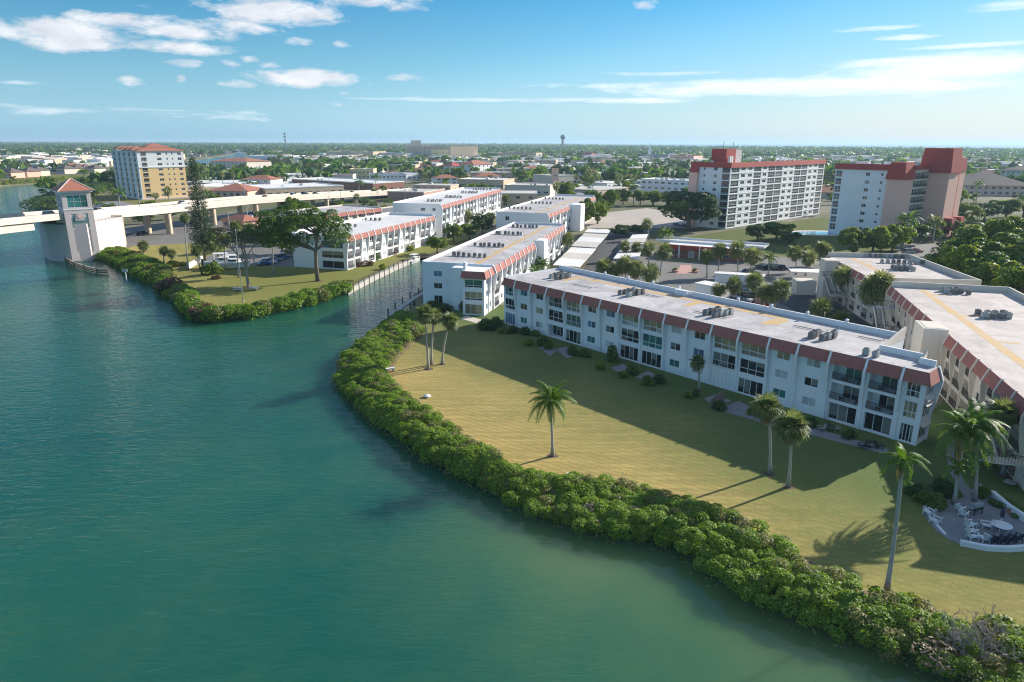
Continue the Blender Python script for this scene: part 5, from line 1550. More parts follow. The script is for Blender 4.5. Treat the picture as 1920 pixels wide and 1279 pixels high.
hip_building('white house with bright red hip roof', (848, 323), (872, 322), 7, 20, 4.5, WHITE, REDR, 2, 4, cat='house')
hip_building('white villa with pale red tile roof', (888, 323), (925, 321), 8.5, 26, 5, WHITE, RUSTR, 2, 5, cat='house')
hip_building('house with scarlet pyramid roof in the trees', (1080, 299), (1108, 300), 8, 26, 7, WHITE, REDR, 1, 3, cat='house')
hip_building('wide brown hip roofed block behind the right tower', (1800, 366), (1935, 368), 7.0, 45, 9, PEACH, BROWNR, 2, 10)
hip_building('beige three storey block with brown roof at the right edge', (1872, 345), (1960, 348), 12.5, 40, 5, CREAM, BROWNR, 3, 9)
hip_building('long clay roofed row behind the bridge', (392, 371), (465, 372), 4.5, 24, 4, PEACH, RUSTR, 1, 6)
hip_building('small red tiled kiosk beside the bridge ramp', (418, 428), (458, 432), 3.6, 9, 2.2, PEACH, RUSTR, 1, 3)
for k, (xa, xb, y, m) in enumerate(((2, 22, 334, PEACH), (38, 52, 332, PEACH), (53, 70, 330, CREAM), (106, 122, 326, CREAM), (128, 142, 325, YELLOWW), (143, 158, 324, YELLOWW), (160, 178, 325, CREAM))):
    hip_building(('peach riverside house at the left picture edge', 'peach riverside house with palms before it', 'cream riverside house left of the twin bridge palms', 'cream riverside house with dark porch', 'mustard riverside house left of its twin', 'mustard riverside house right of its twin', 'cream riverside house nearest the yellow tower')[k],
                 (xa, y), (xb, y + .5), 5.5, 14, 4, m, BROWNR, 1, 3, name='riverside_house', cat='house')
# ------------------------------------------------------------------ leaves and plants
NR = np.random.default_rng(7)
def unit(v): return v / np.maximum(np.linalg.norm(v, axis=1, keepdims=True), 1e-9)
def rhomb(P, Nn, ln, wd):
    """diamond leaves at P facing Nn"""
    n = len(P)
    r = NR.normal(size=(n, 3)); t = unit(np.cross(Nn, r)); b = np.cross(Nn, t)
    ln = ln[:, None] if isinstance(ln, np.ndarray) else ln; wd = wd[:, None] if isinstance(wd, np.ndarray) else wd
    V = np.stack([P - t * ln * .5, P + b * wd * .5 - Nn * wd * .12, P + t * ln * .5, P - b * wd * .5 - Nn * wd * .12], 1).reshape(-1, 3)
    Q = np.arange(4 * n).reshape(n, 4)
    return V, Q
def clump_leaves(C, Rr, count, ln, wd, up=.35, squash=.8, out=.55, zmin=None):
    """count leaves spread over the outer skin of round leaf clumps; none inside a neighbouring clump"""
    n = len(C)
    Rr = np.asarray(Rr); C = np.asarray(C)
    order = np.argsort(C[:, 0]); C = C[order]; Rr = Rr[order]
    over = 2.2
    num = np.maximum(4, (count * over * Rr ** 2 / (Rr ** 2).sum())).astype(int)
    rm = Rr.max(); xs = C[:, 0]
    Ps, Ns = [], []
    for k in range(n):
        m = num[k]
        d = unit(NR.normal(size=(m, 3)) + np.array([0, 0, up]))
        P = C[k] + d * (Rr[k] * (1 - .30 * NR.random(m) ** 2.2))[:, None] * np.array([1, 1, squash])
        a, b = np.searchsorted(xs, xs[k] - rm - Rr[k]), np.searchsorted(xs, xs[k] + rm + Rr[k])
        nb = np.array([j for j in range(a, b) if j != k and np.abs(C[j] - C[k]).max() < Rr[j] + Rr[k]], dtype=int)
        keep = np.ones(m, bool)
        if len(nb):
            q = (P[:, None, :] - C[nb][None]) / np.array([1, 1, squash])
            keep = ((q ** 2).sum(-1) > (Rr[nb] * .80)[None] ** 2).all(1)
        if zmin is not None: keep &= P[:, 2] > zmin
        Ps.append(P[keep]); Ns.append(d[keep])
    P = np.concatenate(Ps); d = np.concatenate(Ns)
    if len(P) > count:
        i = NR.choice(len(P), count, replace=False); P, d = P[i], d[i]
    Nn = unit(d * out + NR.normal(size=(len(P), 3)) * .45 + np.array([0, 0, .6]))
    s = NR.uniform(.7, 1.3, len(P))
    return rhomb(P, Nn, ln * s, wd * s)

L_MANG = leafmat('mangrove_leaf', (0.09, 0.205, 0.012), (0.27, 0.39, 0.055), .45)
L_MANGD = leafmat('mangrove_leaf_olive', (0.12, 0.155, 0.035), (0.28, 0.27, 0.10), .4)
L_GREEN = leafmat('tree_leaf', (0.06, 0.135, 0.022), (0.18, 0.265, 0.045), .45)
L_DARK = leafmat('dark_tree_leaf', (0.03, 0.08, 0.022), (0.10, 0.16, 0.045), .34)
L_LIME = leafmat('lime_tree_leaf', (0.12, 0.20, 0.02), (0.30, 0.36, 0.045), .45)
L_OLIVE = leafmat('olive_tree_leaf', (0.075, 0.085, 0.035), (0.155, 0.15, 0.065), .3)
L_PINE = leafmat('pine_needle', (0.04, 0.075, 0.035), (0.10, 0.14, 0.06), .3)
L_RUST = leafmat('reddish_leaf', (0.16, 0.07, 0.045), (0.24, 0.14, 0.07), .3)
L_YEL = leafmat('yellow_leaf', (0.30, 0.26, 0.03), (0.42, 0.36, 0.06), .35)
L_SABAL = leafmat('sabal_frond', (0.085, 0.125, 0.035), (0.25, 0.28, 0.11), .38)
L_COCO = leafmat('feather_frond', (0.05, 0.13, 0.016), (0.15, 0.24, 0.04), .42)
L_YCOCO = leafmat('yellowing_frond', (0.22, 0.17, 0.05), (0.34, 0.25, 0.08), .35)
L_DEAD = leafmat('dead_frond', (0.17, 0.12, 0.075), (0.28, 0.21, 0.13), .2)

L_DEADT = leafmat('grey_twig_leaf', (0.14, 0.115, 0.08), (0.26, 0.22, 0.16), .2)
def join_np(parts):
    """[(V, Q, material index)] -> arrays"""
    off = 0; Vs, Qs, Ms = [], [], []
    for V, Q, m in parts:
        Vs.append(V); Qs.append(Q + off); Ms.append(np.full(len(Q), m)); off += len(V)
    return np.concatenate(Vs), np.concatenate(Qs), np.concatenate(Ms)

# mangrove band -------------------------------------------------------
def hedge_band(name, label, wl, tl, spacing, rmin, rmax, h0, h1, leaves, ln, wd, mats, split=.3, bulge=1.0, seed=1, thin=()):
    g = np.random.default_rng(seed)
    n = int(sum((b - a).length for a, b in zip(wl, wl[1:])) / spacing)
    a = resample(wl, n); b = resample(tl, n)
    C, Rr, F = [], [], []
    for i in range(n):
        w = max(2.0, (b[i].xy - a[i].xy).length)
        k = max(3, int(w / (spacing * .8)))
        for j in range(k):
            f = (j + g.uniform(.1, .9)) / k
            p = a[i].lerp(b[i], f); r = g.uniform(rmin, rmax)
            if any((p.x - q[0]) ** 2 + (p.y - q[1]) ** 2 < q[2] ** 2 and g.random() < .55 for q in thin): continue
            zz = (h0 + (h1 - h0) * math.sin(min(1.0, f * 1.25 + .12) * math.pi * .62)) * g.uniform(.82, 1.12)
            zz *= 1 + .13 * math.sin(i * .61 + 1.7 * math.sin(i * .23)) 
            C.append((p.x + g.uniform(-.7, .7), p.y + g.uniform(-.7, .7), zz)); Rr.append(r); F.append(f)
    C = np.array(C); Rr = np.array(Rr)
    rr = g.random(len(C)); wob = .5 + .5 * np.sin(C[:, 0] * .45 + 2 * np.sin(C[:, 1] * .31))
    F = np.array(F); sel = rr < split * (.1 + .5 * wob + 1.3 * np.maximum(0, F - .3)); dd_ = (~sel) & (rr > .982)
    parts = []
    for mi, mask in ((0, ~sel & ~dd_), (1, sel), (2, dd_)):
        if mask.sum() == 0: continue
        V, Q = clump_leaves(C[mask], Rr[mask], int(leaves * mask.mean()), ln, wd, up=.55, zmin=.1)
        parts.append((V, Q, mi))
    # twiggy skirt down to the water and the shaded inside of the thicket
    m = int(leaves * .10)
    idx = g.integers(0, len(C), m)
    P = C[idx] + g.normal(size=(m, 3)) * np.array([.7, .7, .3]); P[:, 2] *= g.uniform(.1, .8, m)
    V, Q = rhomb(P, unit(g.normal(size=(m, 3))), .34, .16)
    parts.append((V, Q, 1))
    V, Q, mi = join_np(parts)
    me = np_mesh(name, V, Q, mats, mi=mi)
    o = place(name, me)
    tag(o, label, 'hedge', None, 'stuff')
    # dark stems inside
    mb = MB()
    for k in range(0, len(C), 2):
        x, y, z = C[k]
        mb.tube([(x + g.uniform(-.4, .4), y + g.uniform(-.4, .4), -.4), (x, y, z * .9)], [.07, .03], 4, cap=False)
    core = MB()
    s = mb.build('mangrove_stems', [WOOD], o)
    s['kind'] = 'stuff'
    return C
MC = hedge_band('mangrove_hedge', 'dense olive green mangrove hedge along the edge of the big lawn', inset([Vector((p.x, p.y, 0)) for p in MAIN_W], -.9), MAIN_T, .92, .5, 1.0, .6, 1.85, 460000, .225, .135, [L_MANG, L_MANGD, L_DEADT], .3, seed=3, thin=((32.6, 41.6, 2.4), (34.6, 41.0, 2.2)))
pen_w = [Vector(p) for p in PEN_W]; pen_t = [G(x, y, 2.2) for x, y in ((650, 528), (560, 552), (480, 575), (405, 584), (362, 560), (345, 535), (322, 515), (285, 485), (215, 462))]
hedge_band('mangrove_hedge', 'bright green mangrove edge round the tip of the opposite lawn', pen_w, pen_t, 1.9, 1.0, 2.0, .6, 1.9, 60000, .55, .32, [L_MANG, L_MANGD, L_RUST], .35, seed=5)
hedge_band('mangrove_hedge', 'dark mangrove promontory on the far side of the bridge', [Vector(p + (0,)) for p in ((-222, 345), (-240, 366), (-266, 378), (-294, 438), (-330, 560))], [Vector(p + (0,)) for p in ((-200, 345), (-222, 372), (-246, 392), (-270, 448), (-310, 560))], 4.5, 2.2, 4.0, 1.0, 3.2, 9000, 1.4, .8, [L_DARK, L_GREEN, L_GREEN], .3, seed=6)
hedge_band('mangrove_hedge', 'light green scrub along the far river bank', [Vector(p + (0,)) for p in ((-600, 425), (-413, 570), (-398, 660))], [Vector(p + (0,)) for p in ((-600, 436), (-424, 580), (-412, 664))], 6, 2.0, 3.5, .8, 2.4, 6000, 1.5, .8, [L_LIME, L_OLIVE, L_GREEN], .5, seed=8)

# palms ---------------------------------------------------------------
def fan_frond_arrays(r=1.5, blades=15, droop=.35, spread=R(250)):
    """fan leaf on a stalk along +x, from the crown centre"""
    st = r * .75
    V, Q = [], []
    def add(a, b, c, d):
        i = len(V); V.extend([a, b, c, d]); Q.append([i, i + 1, i + 2, i + 3])
    add((0, -.03, 0), (st, -.02, .05), (st, .02, .05), (0, .03, 0))
    for k in range(blades):
        t = -spread / 2 + spread * k / (blades - 1)
        ln = r * (1.0 - .28 * abs(t) / (spread / 2)) * NR.uniform(.9, 1.08)
        w = r * .085
        cx, sx = math.cos(t), math.sin(t)
        def at(s, side, z): return (st + cx * s - sx * side, sx * s + cx * side, z)
        z1 = .05 + .08 * r * math.cos(t * 1.3); z2 = z1 - droop * ln * NR.uniform(.6, 1.3)
        add(at(0.02, 0, .05), at(ln * .55, -w, z1), at(ln, 0, z2), at(ln * .55, w, z1))
    return np.array(V, float), np.array(Q)
def feather_arrays(Ln=3.6, lift=.9, droop=2.2, n=22, lw=.085, ll=.75, hang=.5):
    """feather leaf arching along +x"""
    V, Q = [], []
    def add(*p):
        i = len(V); V.extend(p); Q.append([i, i + 1, i + 2, i + 3])
    def sp(t): return np.array([Ln * (t - .12 * t * t), 0, lift * math.sin(t * 2.0) - droop * t * t])
    for k in range(8):
        a, b = sp(k / 8), sp((k + 1) / 8); w = .05 * (1 - k / 9)
        add(tuple(a + (0, -w, 0)), tuple(b + (0, -w, 0)), tuple(b + (0, w, 0)), tuple(a + (0, w, 0)))
    for k in range(n):
        t = .14 + .86 * k / (n - 1); p = sp(t); q = sp(min(1, t + .02)); d = q - p; d /= max(1e-6, np.linalg.norm(d)) if np.linalg.norm(d) > 0 else 1
        if np.linalg.norm(q - p) < 1e-6: d = np.array([.6, 0, -.8])
        le = ll * (math.sin(math.pi * (.12 + .80 * t)) ** .6) * NR.uniform(.85, 1.1)
        for s in (-1, 1):
            o = np.array([d[0] * .45, s * .9, -hang * NR.uniform(.6, 1.3) + d[2] * .3]); o /= np.linalg.norm(o)
            e = p + o * le; m = p + o * le * .5 + np.array([0, 0, .06])
            add(tuple(p), tuple(m - d * lw), tuple(e - np.array([0, 0, le * .12])), tuple(m + d * lw))
    return np.array(V, float), np.array(Q)
def rot_arr(V, az, el, roll=0.0):
    """x axis turned up by el, then round by az"""
    Mx = (Matrix.Rotation(az, 3, 'Z') @ Matrix.Rotation(-el, 3, 'Y') @ Matrix.Rotation(roll, 3, 'X'))
    return V @ np.array(Mx).T
def frond_dirs(n, lo=-60, hi=80):
    out = []
    for k in range(n):
        f = (k + .5) / n
        z = math.sin(R(lo)) + (math.sin(R(hi)) - math.sin(R(lo))) * f
        out.append((k * 2.39996 + NR.uniform(-.25, .25), math.asin(max(-1, min(1, z))) + NR.uniform(-.12, .12), NR.uniform(-.5, .5)))
    return out
SAB_FR = []
for d in (.15, .4, .65):
    V, Q = fan_frond_arrays(1.05, 15, d); SAB_FR.append(np_mesh('fan_frond', V, Q, L_SABAL))
V, Q = fan_frond_arrays(1.0, 11, .9, R(120)); SAB_DEAD = np_mesh('dead_fan_frond', V, Q, L_DEAD)
def sabal_crown(n=34, r=1.05, mats=None, dead=6):
    ps = []
    for az, el, ro in frond_dirs(n, -50, 82):
        V, Q = fan_frond_arrays(r, 11, .2 + .45 * max(0, .6 - el)); ps.append((rot_arr(V, az, el, ro), Q, 0))
    for k in range(dead):
        V, Q = fan_frond_arrays(r * .9, 8, .9, R(110)); ps.append((rot_arr(V, k * 1.1, R(-70), 0), Q, 1))
    V, Q, mi = join_np(ps)
    return np_mesh('palm_crown', V, Q, mats or [L_SABAL, L_DEAD], mi=mi)
SAB_CROWN = [sabal_crown(34), sabal_crown(38, 1.1), sabal_crown(30, 1.0)]
SAB_FAR = [sabal_crown(20, 1.25, dead=2), sabal_crown(18, 1.3, dead=2)]
def coco_crown(n=15, L=3.4):
    ps = []
    for az, el, ro in frond_dirs(n, -25, 75):
        V, Q = feather_arrays(L * NR.uniform(.85, 1.1), .8, 1.5 + 1.0 * max(0, .5 - el), 16, .11); ps.append((rot_arr(V, az, max(el, R(-20)), ro * .5), Q, 0))
    V, Q, mi = join_np(ps)
    return np_mesh('palm_crown', V, Q, [L_COCO], mi=mi)
COCO_CROWN = [coco_crown(15), coco_crown(17, 3.0)]
def coco_far():
    ps = []
    for az, el, ro in frond_dirs(11, -25, 70):
        V, Q = feather_arrays(3.0, .8, 1.7, 7, .22, .9); ps.append((rot_arr(V, az, max(el, R(-20)), ro * .5), Q, 0))
    V, Q, mi = join_np(ps)
    return np_mesh('palm_crown', V, Q, [L_COCO], mi=mi)
COCO_FAR = [coco_far(), coco_far()]

def palm_trunk(h, lean, r0, r1, curve=.0, m=None):
    mb = MB(); n = max(5, int(h / 1.2)); pts, rr = [], []
    for k in range(n + 1):
        t = k / n; s = t * t * (1 - curve) + t * curve
        pts.append((lean[0] * s, lean[1] * s, h * t)); rr.append(r0 + (r1 - r0) * min(1, t * 1.6) + (.10 * max(0, .12 - t) / .12) + .012 * (k % 2))
    mb.tube(pts, rr, 8)
    return mb.mesh('palm_trunk', [m or TRUNKP], True)
def palm_at(kind, base_px, crown_px, label, near=False, base_z=GZ, r=None, frond_scale=1.0, group=None, name=None, seed=0, nf=None, curve=.3):
    b = G(base_px[0], base_px[1], base_z)
    zt = height_of(b, *crown_px)
    # the crown stands over the base at the same distance: sideways lean only
    d = dirpx(*crown_px); k = math.hypot(b.x, b.y) / math.hypot(d.x, d.y)
    lean = (d.x * k - b.x, d.y * k - b.y)
    h = zt - base_z
    o = empty(name or dict(sabal='sabal_palm', coco='coconut_palm', queen='queen_palm')[kind], b, 0, label, 'palm tree', group)
    r = r or (.17 if kind == 'sabal' else .15)
    place('trunk', palm_trunk(h, lean, r * 1.15, r * .85, curve), o)
    top = (lean[0], lean[1], h)
    if kind == 'sabal':
        if near:
            for az, el, ro in frond_dirs(nf or 38, -48, 82):
                me = SAB_FR[0 if el > .5 else 1 if el > -.1 else 2]
                s = frond_scale * NR.uniform(.88, 1.12)
                place('frond', me, o, top, (Matrix.Rotation(az, 3, 'Z') @ Matrix.Rotation(-el, 3, 'Y') @ Matrix.Rotation(ro, 3, 'X')).to_euler(), (s,) * 3)
            for k in range(6):
                place('dead_frond', SAB_DEAD, o, top, (Matrix.Rotation(k * 1.05 + .3, 3, 'Z') @ Matrix.Rotation(R(72), 3, 'Y')).to_euler(), (frond_scale,) * 3)
        else:
            place('crown', SAB_CROWN[seed % 3], o, top, (0, 0, seed * 1.7), (frond_scale,) * 3)
    else:
        if near:
            for az, el, ro in frond_dirs(nf or 17, -30, 78):
                Ln = 3.3 * frond_scale
                key = ('fr', kind, round(el * 2), round(frond_scale, 1))
                if key not in WM:
                    V, Q = feather_arrays(3.3, .9, 1.3 + 1.3 * max(0, .7 - el), 26, .075, .8, .55); WM[key] = np_mesh('feather_frond', V, Q, L_COCO)
                place('frond', WM[key], o, top, (Matrix.Rotation(az, 3, 'Z') @ Matrix.Rotation(-max(el, R(-25)), 3, 'Y') @ Matrix.Rotation(ro * .4, 3, 'X')).to_euler(), (frond_scale * NR.uniform(.85, 1.1),) * 3)
            for k in range(3):
                key = ('frdead', kind)
                if key not in WM:
                    V, Q = feather_arrays(2.6, .2, 2.6, 20, .07, .6, 1.2); WM[key] = np_mesh('dead_feather_frond', V, Q, L_YCOCO)
                place('yellowed_frond', WM[key], o, top, (0, R(40), k * 2.2 + seed), (frond_scale * .8,) * 3)
            sh = MB(); sh.tube([(0, 0, -.7), (0, 0, .3)], [.2, .12], 7); sh.build('crown_shaft', [L_COCO], o, top)
        else:
            place('crown', COCO_CROWN[seed % 2], o, top, (0, 0, seed * 1.3), (frond_scale,) * 3)
    return o
pa = palm_at
pa('sabal', (803, 692), (797, 589), 'left stem of the twin sabal palms standing on the lawn tip', True, frond_scale=1.0)
pa('sabal', (809, 684), (814, 592), 'right leaning stem of the twin sabal palms on the lawn tip', True, frond_scale=.9)
pa('sabal', (829, 683), (844, 602), 'shorter sabal palm leaning right beside the twin sabals', True, frond_scale=1.0)
pa('queen', (1036, 855), (1031, 752), 'feathery queen palm alone in the middle of the lawn', True, frond_scale=.92, nf=24)
pa('sabal', (1443, 888), (1439, 766), 'taller sabal palm of the lawn pair in front of the balconies', True, frond_scale=1.08)
pa('sabal', (1478, 913), (1483, 802), 'grey green sabal palm nearer the camera of the lawn pair', True, frond_scale=1.15, nf=46)
pa('sabal', (1311, 732), (1308, 679), 'small sabal palm against the white facade', True, frond_scale=.8, nf=28)
pa('coco', (1662, 1112), (1692, 866), 'tall leaning coconut palm at the hedge by the patio', True, frond_scale=.62, r=.17, nf=13)
pa('coco', (1827, 940), (1826, 800), 'coconut palm with wide green fronds behind the patio', True, frond_scale=1.10, seed=1, nf=20)
pa('coco', (1789, 942), (1806, 812), 'coconut palm leaning over the path with low hanging fronds', True, frond_scale=1.05, seed=2, nf=18)
pa('coco', (1788, 946), (1796, 876), 'small young palm at the patio planting bed', True, frond_scale=.55, seed=3, nf=11)
pa('sabal', (1881, 890), (1880, 775), 'dark sabal palm at the right edge above the patio', True, frond_scale=1.05)
pa('sabal', (1915, 880), (1912, 770), 'dark sabal palm cut by the right picture edge', True, frond_scale=1.0)
# courtyard palms behind the long block: (base, crown, scale, label)
for i, (bx, by, cx, cy, s, lab) in enumerate((
        (1173, 489, 1172, 462, .9, 'first sabal palm left of the clubhouse, over the white carport'), (1193, 488, 1194, 465, .9, 'second sabal palm from the left before the clubhouse'),
        (1216, 499, 1215, 467, 1.1, 'third sabal palm from the left before the clubhouse'), (1237, 517, 1246, 471, 1.05, 'tall slanting sabal palm left of the clubhouse door'),
        (1131, 532, 1132, 502, 1.1, 'leftmost sabal of the dense clump behind the long roof'), (1154, 536, 1154, 506, 1.1, 'second sabal of the dense clump behind the long roof'),
        (1172, 536, 1173, 495, 1.1, 'tallest middle sabal of the dense clump behind the long roof'), (1191, 540, 1191, 504, 1.1, 'fourth sabal of the dense clump behind the long roof'),
        (1220, 546, 1219, 512, 1.25, 'rightmost big sabal of the dense clump behind the long roof'), (1325, 521, 1325, 481, 1.0, 'sabal palm right of the clubhouse entrance'),
        (1346, 517, 1349, 470, 1.0, 'taller sabal palm beside another right of the clubhouse entrance'), (1216, 450, 1213, 420, 1.1, 'sabal palm standing alone beyond the white carport'),
        (1383, 517, 1383, 468, 1.2, 'bushy sabal palm by the dark parked pickup'), (1405, 517, 1412, 480, 1.15, 'round headed sabal palm left of the bright coconut'),
        (1492, 515, 1491, 474, 1.15, 'left palm of the pair on the court lawn island'), (1510, 517, 1517, 484, 1.1, 'right palm of the pair on the court lawn island'),
        (1538, 497, 1541, 465, 1.0, 'slender palm left of a twin at the farther court block'), (1548, 499, 1551, 468, 1.0, 'slender palm right of its twin at the farther court block'),
        (1374, 564, 1376, 534, 1.0, 'sabal palm left of the car row in the court'), (1418, 566, 1416, 528, 1.05, 'sabal palm over the right end of the car row'),
        (1432, 580, 1433, 548, 1.0, 'leftmost of the three slanting sabals by the court lane'), (1442, 582, 1444, 552, .9, 'middle one of the three slanting sabals by the court lane'),
        (1452, 582, 1462, 543, 1.1, 'rightmost slanting sabal by the court lane'), (1347, 562, 1348, 543, .9, 'low sabal palm peeping over the long roof parapet'),
        (1538, 612, 1539, 580, 1.15, 'bushy sabal just behind the long roof near its right end'), (1577, 620, 1576, 602, 1.0, 'low sabal right of the bushy one behind the long roof'),
        (1585, 578, 1579, 517, 1.15, 'tall sabal in front of the farther court block stairs'), (1638, 612, 1636, 543, 1.4, 'big sabal of the pair at the outside staircase'),
        (1649, 612, 1650, 532, 1.2, 'taller sabal behind at the outside staircase'), (1512, 508, 1515, 470, .8, 'thin palm at the edge of the court lawn'))):
    pa('sabal', (bx, by), (cx, cy), lab, frond_scale=s * 1.45, seed=i, group='sabal palms of the parking court')
pa('coco', (1247, 470), (1248, 437), 'bright green coconut palm behind the clubhouse', frond_scale=1.15, seed=1)
pa('coco', (1440, 517), (1442, 484), 'bright yellow green coconut palm in the court', frond_scale=.9, seed=0)
pa('coco', (1018, 520), (1016, 496), 'green palm between the canal wing and the long block', frond_scale=1.0, seed=1)
pa('coco', (1008, 545), (1004, 512), 'wide fronded palm at the foot of the canal wing', frond_scale=1.0, seed=0)
# opposite lawn palms
for i, (bx, by, cx, cy, s, lab) in enumerate((
        (353, 505, 346, 409, 1.0, 'very tall thin palm left of the dark conifer'), (270, 486, 269, 461, 1.15, 'small round palm nearest the bridge pier'), (308, 497, 307, 470, 1.1, 'middle small palm on the opposite bank'),
        (321, 492, 322, 476, 1.0, 'short yellowish palm on the opposite bank'), (375, 506, 369, 470, 1.1, 'palm against the dark conifer trunk'), (403, 500, 399, 462, 1.15, 'palm right of the dark conifer'),
        (423, 506, 422, 449, 1.1, 'palm before the white parked boats'), (448, 520, 441, 425, 1.15, 'tall palm beside the white flagpole'), (513, 514, 511, 446, 1.4, 'bushy palm in front of the blue car row'),
        (478, 505, 468, 430, 1.3, 'dark palm behind the pale leafless tree'), (760, 445, 757, 428, 1.2, 'palm leaning on the salmon block facade'), (702, 480, 706, 460, 1.25, 'palm at the canal front of the salmon block'),
        (775, 458, 775, 446, 1.3, 'dark palm at the end of the salmon block'), (576, 376, 580, 368, 1.4, 'left dark palm head above the bridge ramp'), (600, 377, 602, 368, 1.4, 'middle dark palm head above the bridge ramp'),
        (622, 378, 624, 369, 1.4, 'right dark palm head above the bridge ramp'), (700, 375, 702, 360, 1.6, 'tall palm by the pink brown store'), (590, 415, 588, 395, 1.5, 'palm with orange skirt before the low salmon block'),
        (697, 398, 700, 385, 1.7, 'left palm of pair before the two storey block'), (718, 402, 720, 392, 1.5, 'right palm of pair before the two storey block'),
        (868, 415, 866, 392, 1.6, 'sabal palm at the four storey block balconies'), (878, 428, 876, 405, 1.9, 'dark palm group at the four storey block'), (920, 420, 918, 408, 1.7, 'dark palm between the four storey block and the blank wall'),
        (1025, 455, 1024, 436, 1.3, 'palm by the canal wing stair tower'), (1066, 480, 1064, 448, 1.5, 'palm behind the canal wing beside the carport'), (1052, 470, 1050, 452, 1.4, 'lower palm behind the canal wing beside the carport'),
        (955, 392, 948, 372, 1.7, 'palm between the restaurant and the blank walled block'), (1608, 438, 1606, 425, 1.5, 'palm at the foot of the right tower front'), (1690, 440, 1694, 425, 1.6, 'palm before the gallery of the right tower'))):
    pa('sabal', (bx, by), (cx, cy), lab, frond_scale=s, seed=i, group='palms across the canal and court')
pa('coco', (88, 380), (80, 342), 'left one of the twin tall palms on the dark promontory', frond_scale=1.6, seed=0)
pa('coco', (98, 378), (94, 341), 'right one of the twin tall palms on the dark promontory', frond_scale=1.6, seed=1)
for i, (x, y) in enumerate(((222, 350), (246, 353), (268, 352), (291, 346), (277, 356))):
    pa('coco', (x, y + 16), (x, y), ('leftmost palm at the foot of the yellow tower', 'second palm at the foot of the yellow tower', 'third palm at the foot of the yellow tower', 'bright palm against the orange wall of the yellow tower', 'low palm at the corner of the yellow tower')[i], frond_scale=1.5, seed=i)

# broadleaf trees and shrubs -----------------------------------------
def tree_mesh(name, rx, rz, nc, leaves, ln, wd, mats, zc, limbs=True, trunk=None, open_=.0, split=.25, seed=0, flat=1.0):
    """crown of leaf clumps on limbs; origin at the foot"""
    g = np.random.default_rng(seed)
    d = unit(g.normal(size=(nc, 3)) + np.array([0, 0, .25])); rad = g.uniform(.45, .95, nc) ** .7
    C = d * rad[:, None] * np.array([rx, rx, rz]) + np.array([0, 0, zc]); Rr = g.uniform(.2, .36, nc) * rx * (1 - open_)
    sel = g.random(nc) < split; ps = []
    for mi, mk in ((0, ~sel), (1, sel)):
        if mk.sum(): V, Q = clump_leaves(C[mk], Rr[mk], int(leaves * mk.mean()), ln, wd, .5, .75 * flat); ps.append((V, Q, mi))
    V, Q, mi = join_np(ps)
    crown = np_mesh(name, V, Q, mats, mi=mi)
    mb = MB(); tr = trunk or max(.12, rx * .07); zb = max(.5, zc - rz * .75)
    mb.tube([(0, 0, -.1), (g.uniform(-.1, .1), g.uniform(-.1, .1), zb * .5), (0, 0, zb)], [tr * 1.3, tr, tr * .85], 7)
    if limbs:
        for k in range(min(9, nc)):
            c = C[(k * 3) % nc]; m = Vector((c[0] * .45, c[1] * .45, zb + (c[2] - zb) * .55))
            mb.tube([(0, 0, zb * .92), m, tuple(c)], [tr * .6, tr * .35, tr * .12], 5, cap=False)
    return crown, mb.mesh('trunk', [TRUNKB], True)
TREES = {}
def tree_kind(key, *a, **k):
    TREES[key] = [tree_mesh(key, *a, seed=s + 1 + len(TREES) * 5, **k) for s in range(3)]
tree_kind('green', 4.2, 3.2, 26, 4600, .55, .36, [L_GREEN, L_LIME], 5.2)
tree_kind('lime', 3.8, 2.8, 24, 4400, .5, .35, [L_LIME, L_GREEN], 4.2)
tree_kind('dark', 4.6, 3.4, 28, 4800, .55, .36, [L_DARK, L_GREEN], 5.4)
tree_kind('olive', 4.0, 3.0, 24, 3400, .5, .32, [L_OLIVE, L_GREEN], 5.0)
tree_kind('far_green', 4.2, 3.0, 14, 520, 1.15, .8, [L_GREEN, L_DARK], 4.6, limbs=False)
tree_kind('far_dark', 4.4, 3.2, 14, 520, 1.15, .8, [L_DARK, L_GREEN], 4.8, limbs=False)
tree_kind('far_lime', 4.0, 2.8, 14, 520, 1.1, .78, [L_LIME, L_GREEN], 4.2, limbs=False)
def tree_at(kind, px, py, h, w, label, name='broadleaf_tree', group=None, seed=0, loc=None):
    b = loc or G(px, py)
    cr, tk = TREES[kind][seed % 3]
    base_h, base_w = {'green': (8.8, 9.2), 'lime': (7.3, 8.4), 'dark': (9.2, 10), 'olive': (8.3, 8.8), 'far_green': (8.0, 9.0), 'far_dark': (8.4, 9.4), 'far_lime': (7.4, 8.6)}[kind]
    o = empty(name, b, seed * 1.9, label, 'tree', group)
    o.scale = (w / base_w, w / base_w, h / base_h)
    place('trunk', tk, o); place('crown', cr, o)
    return o
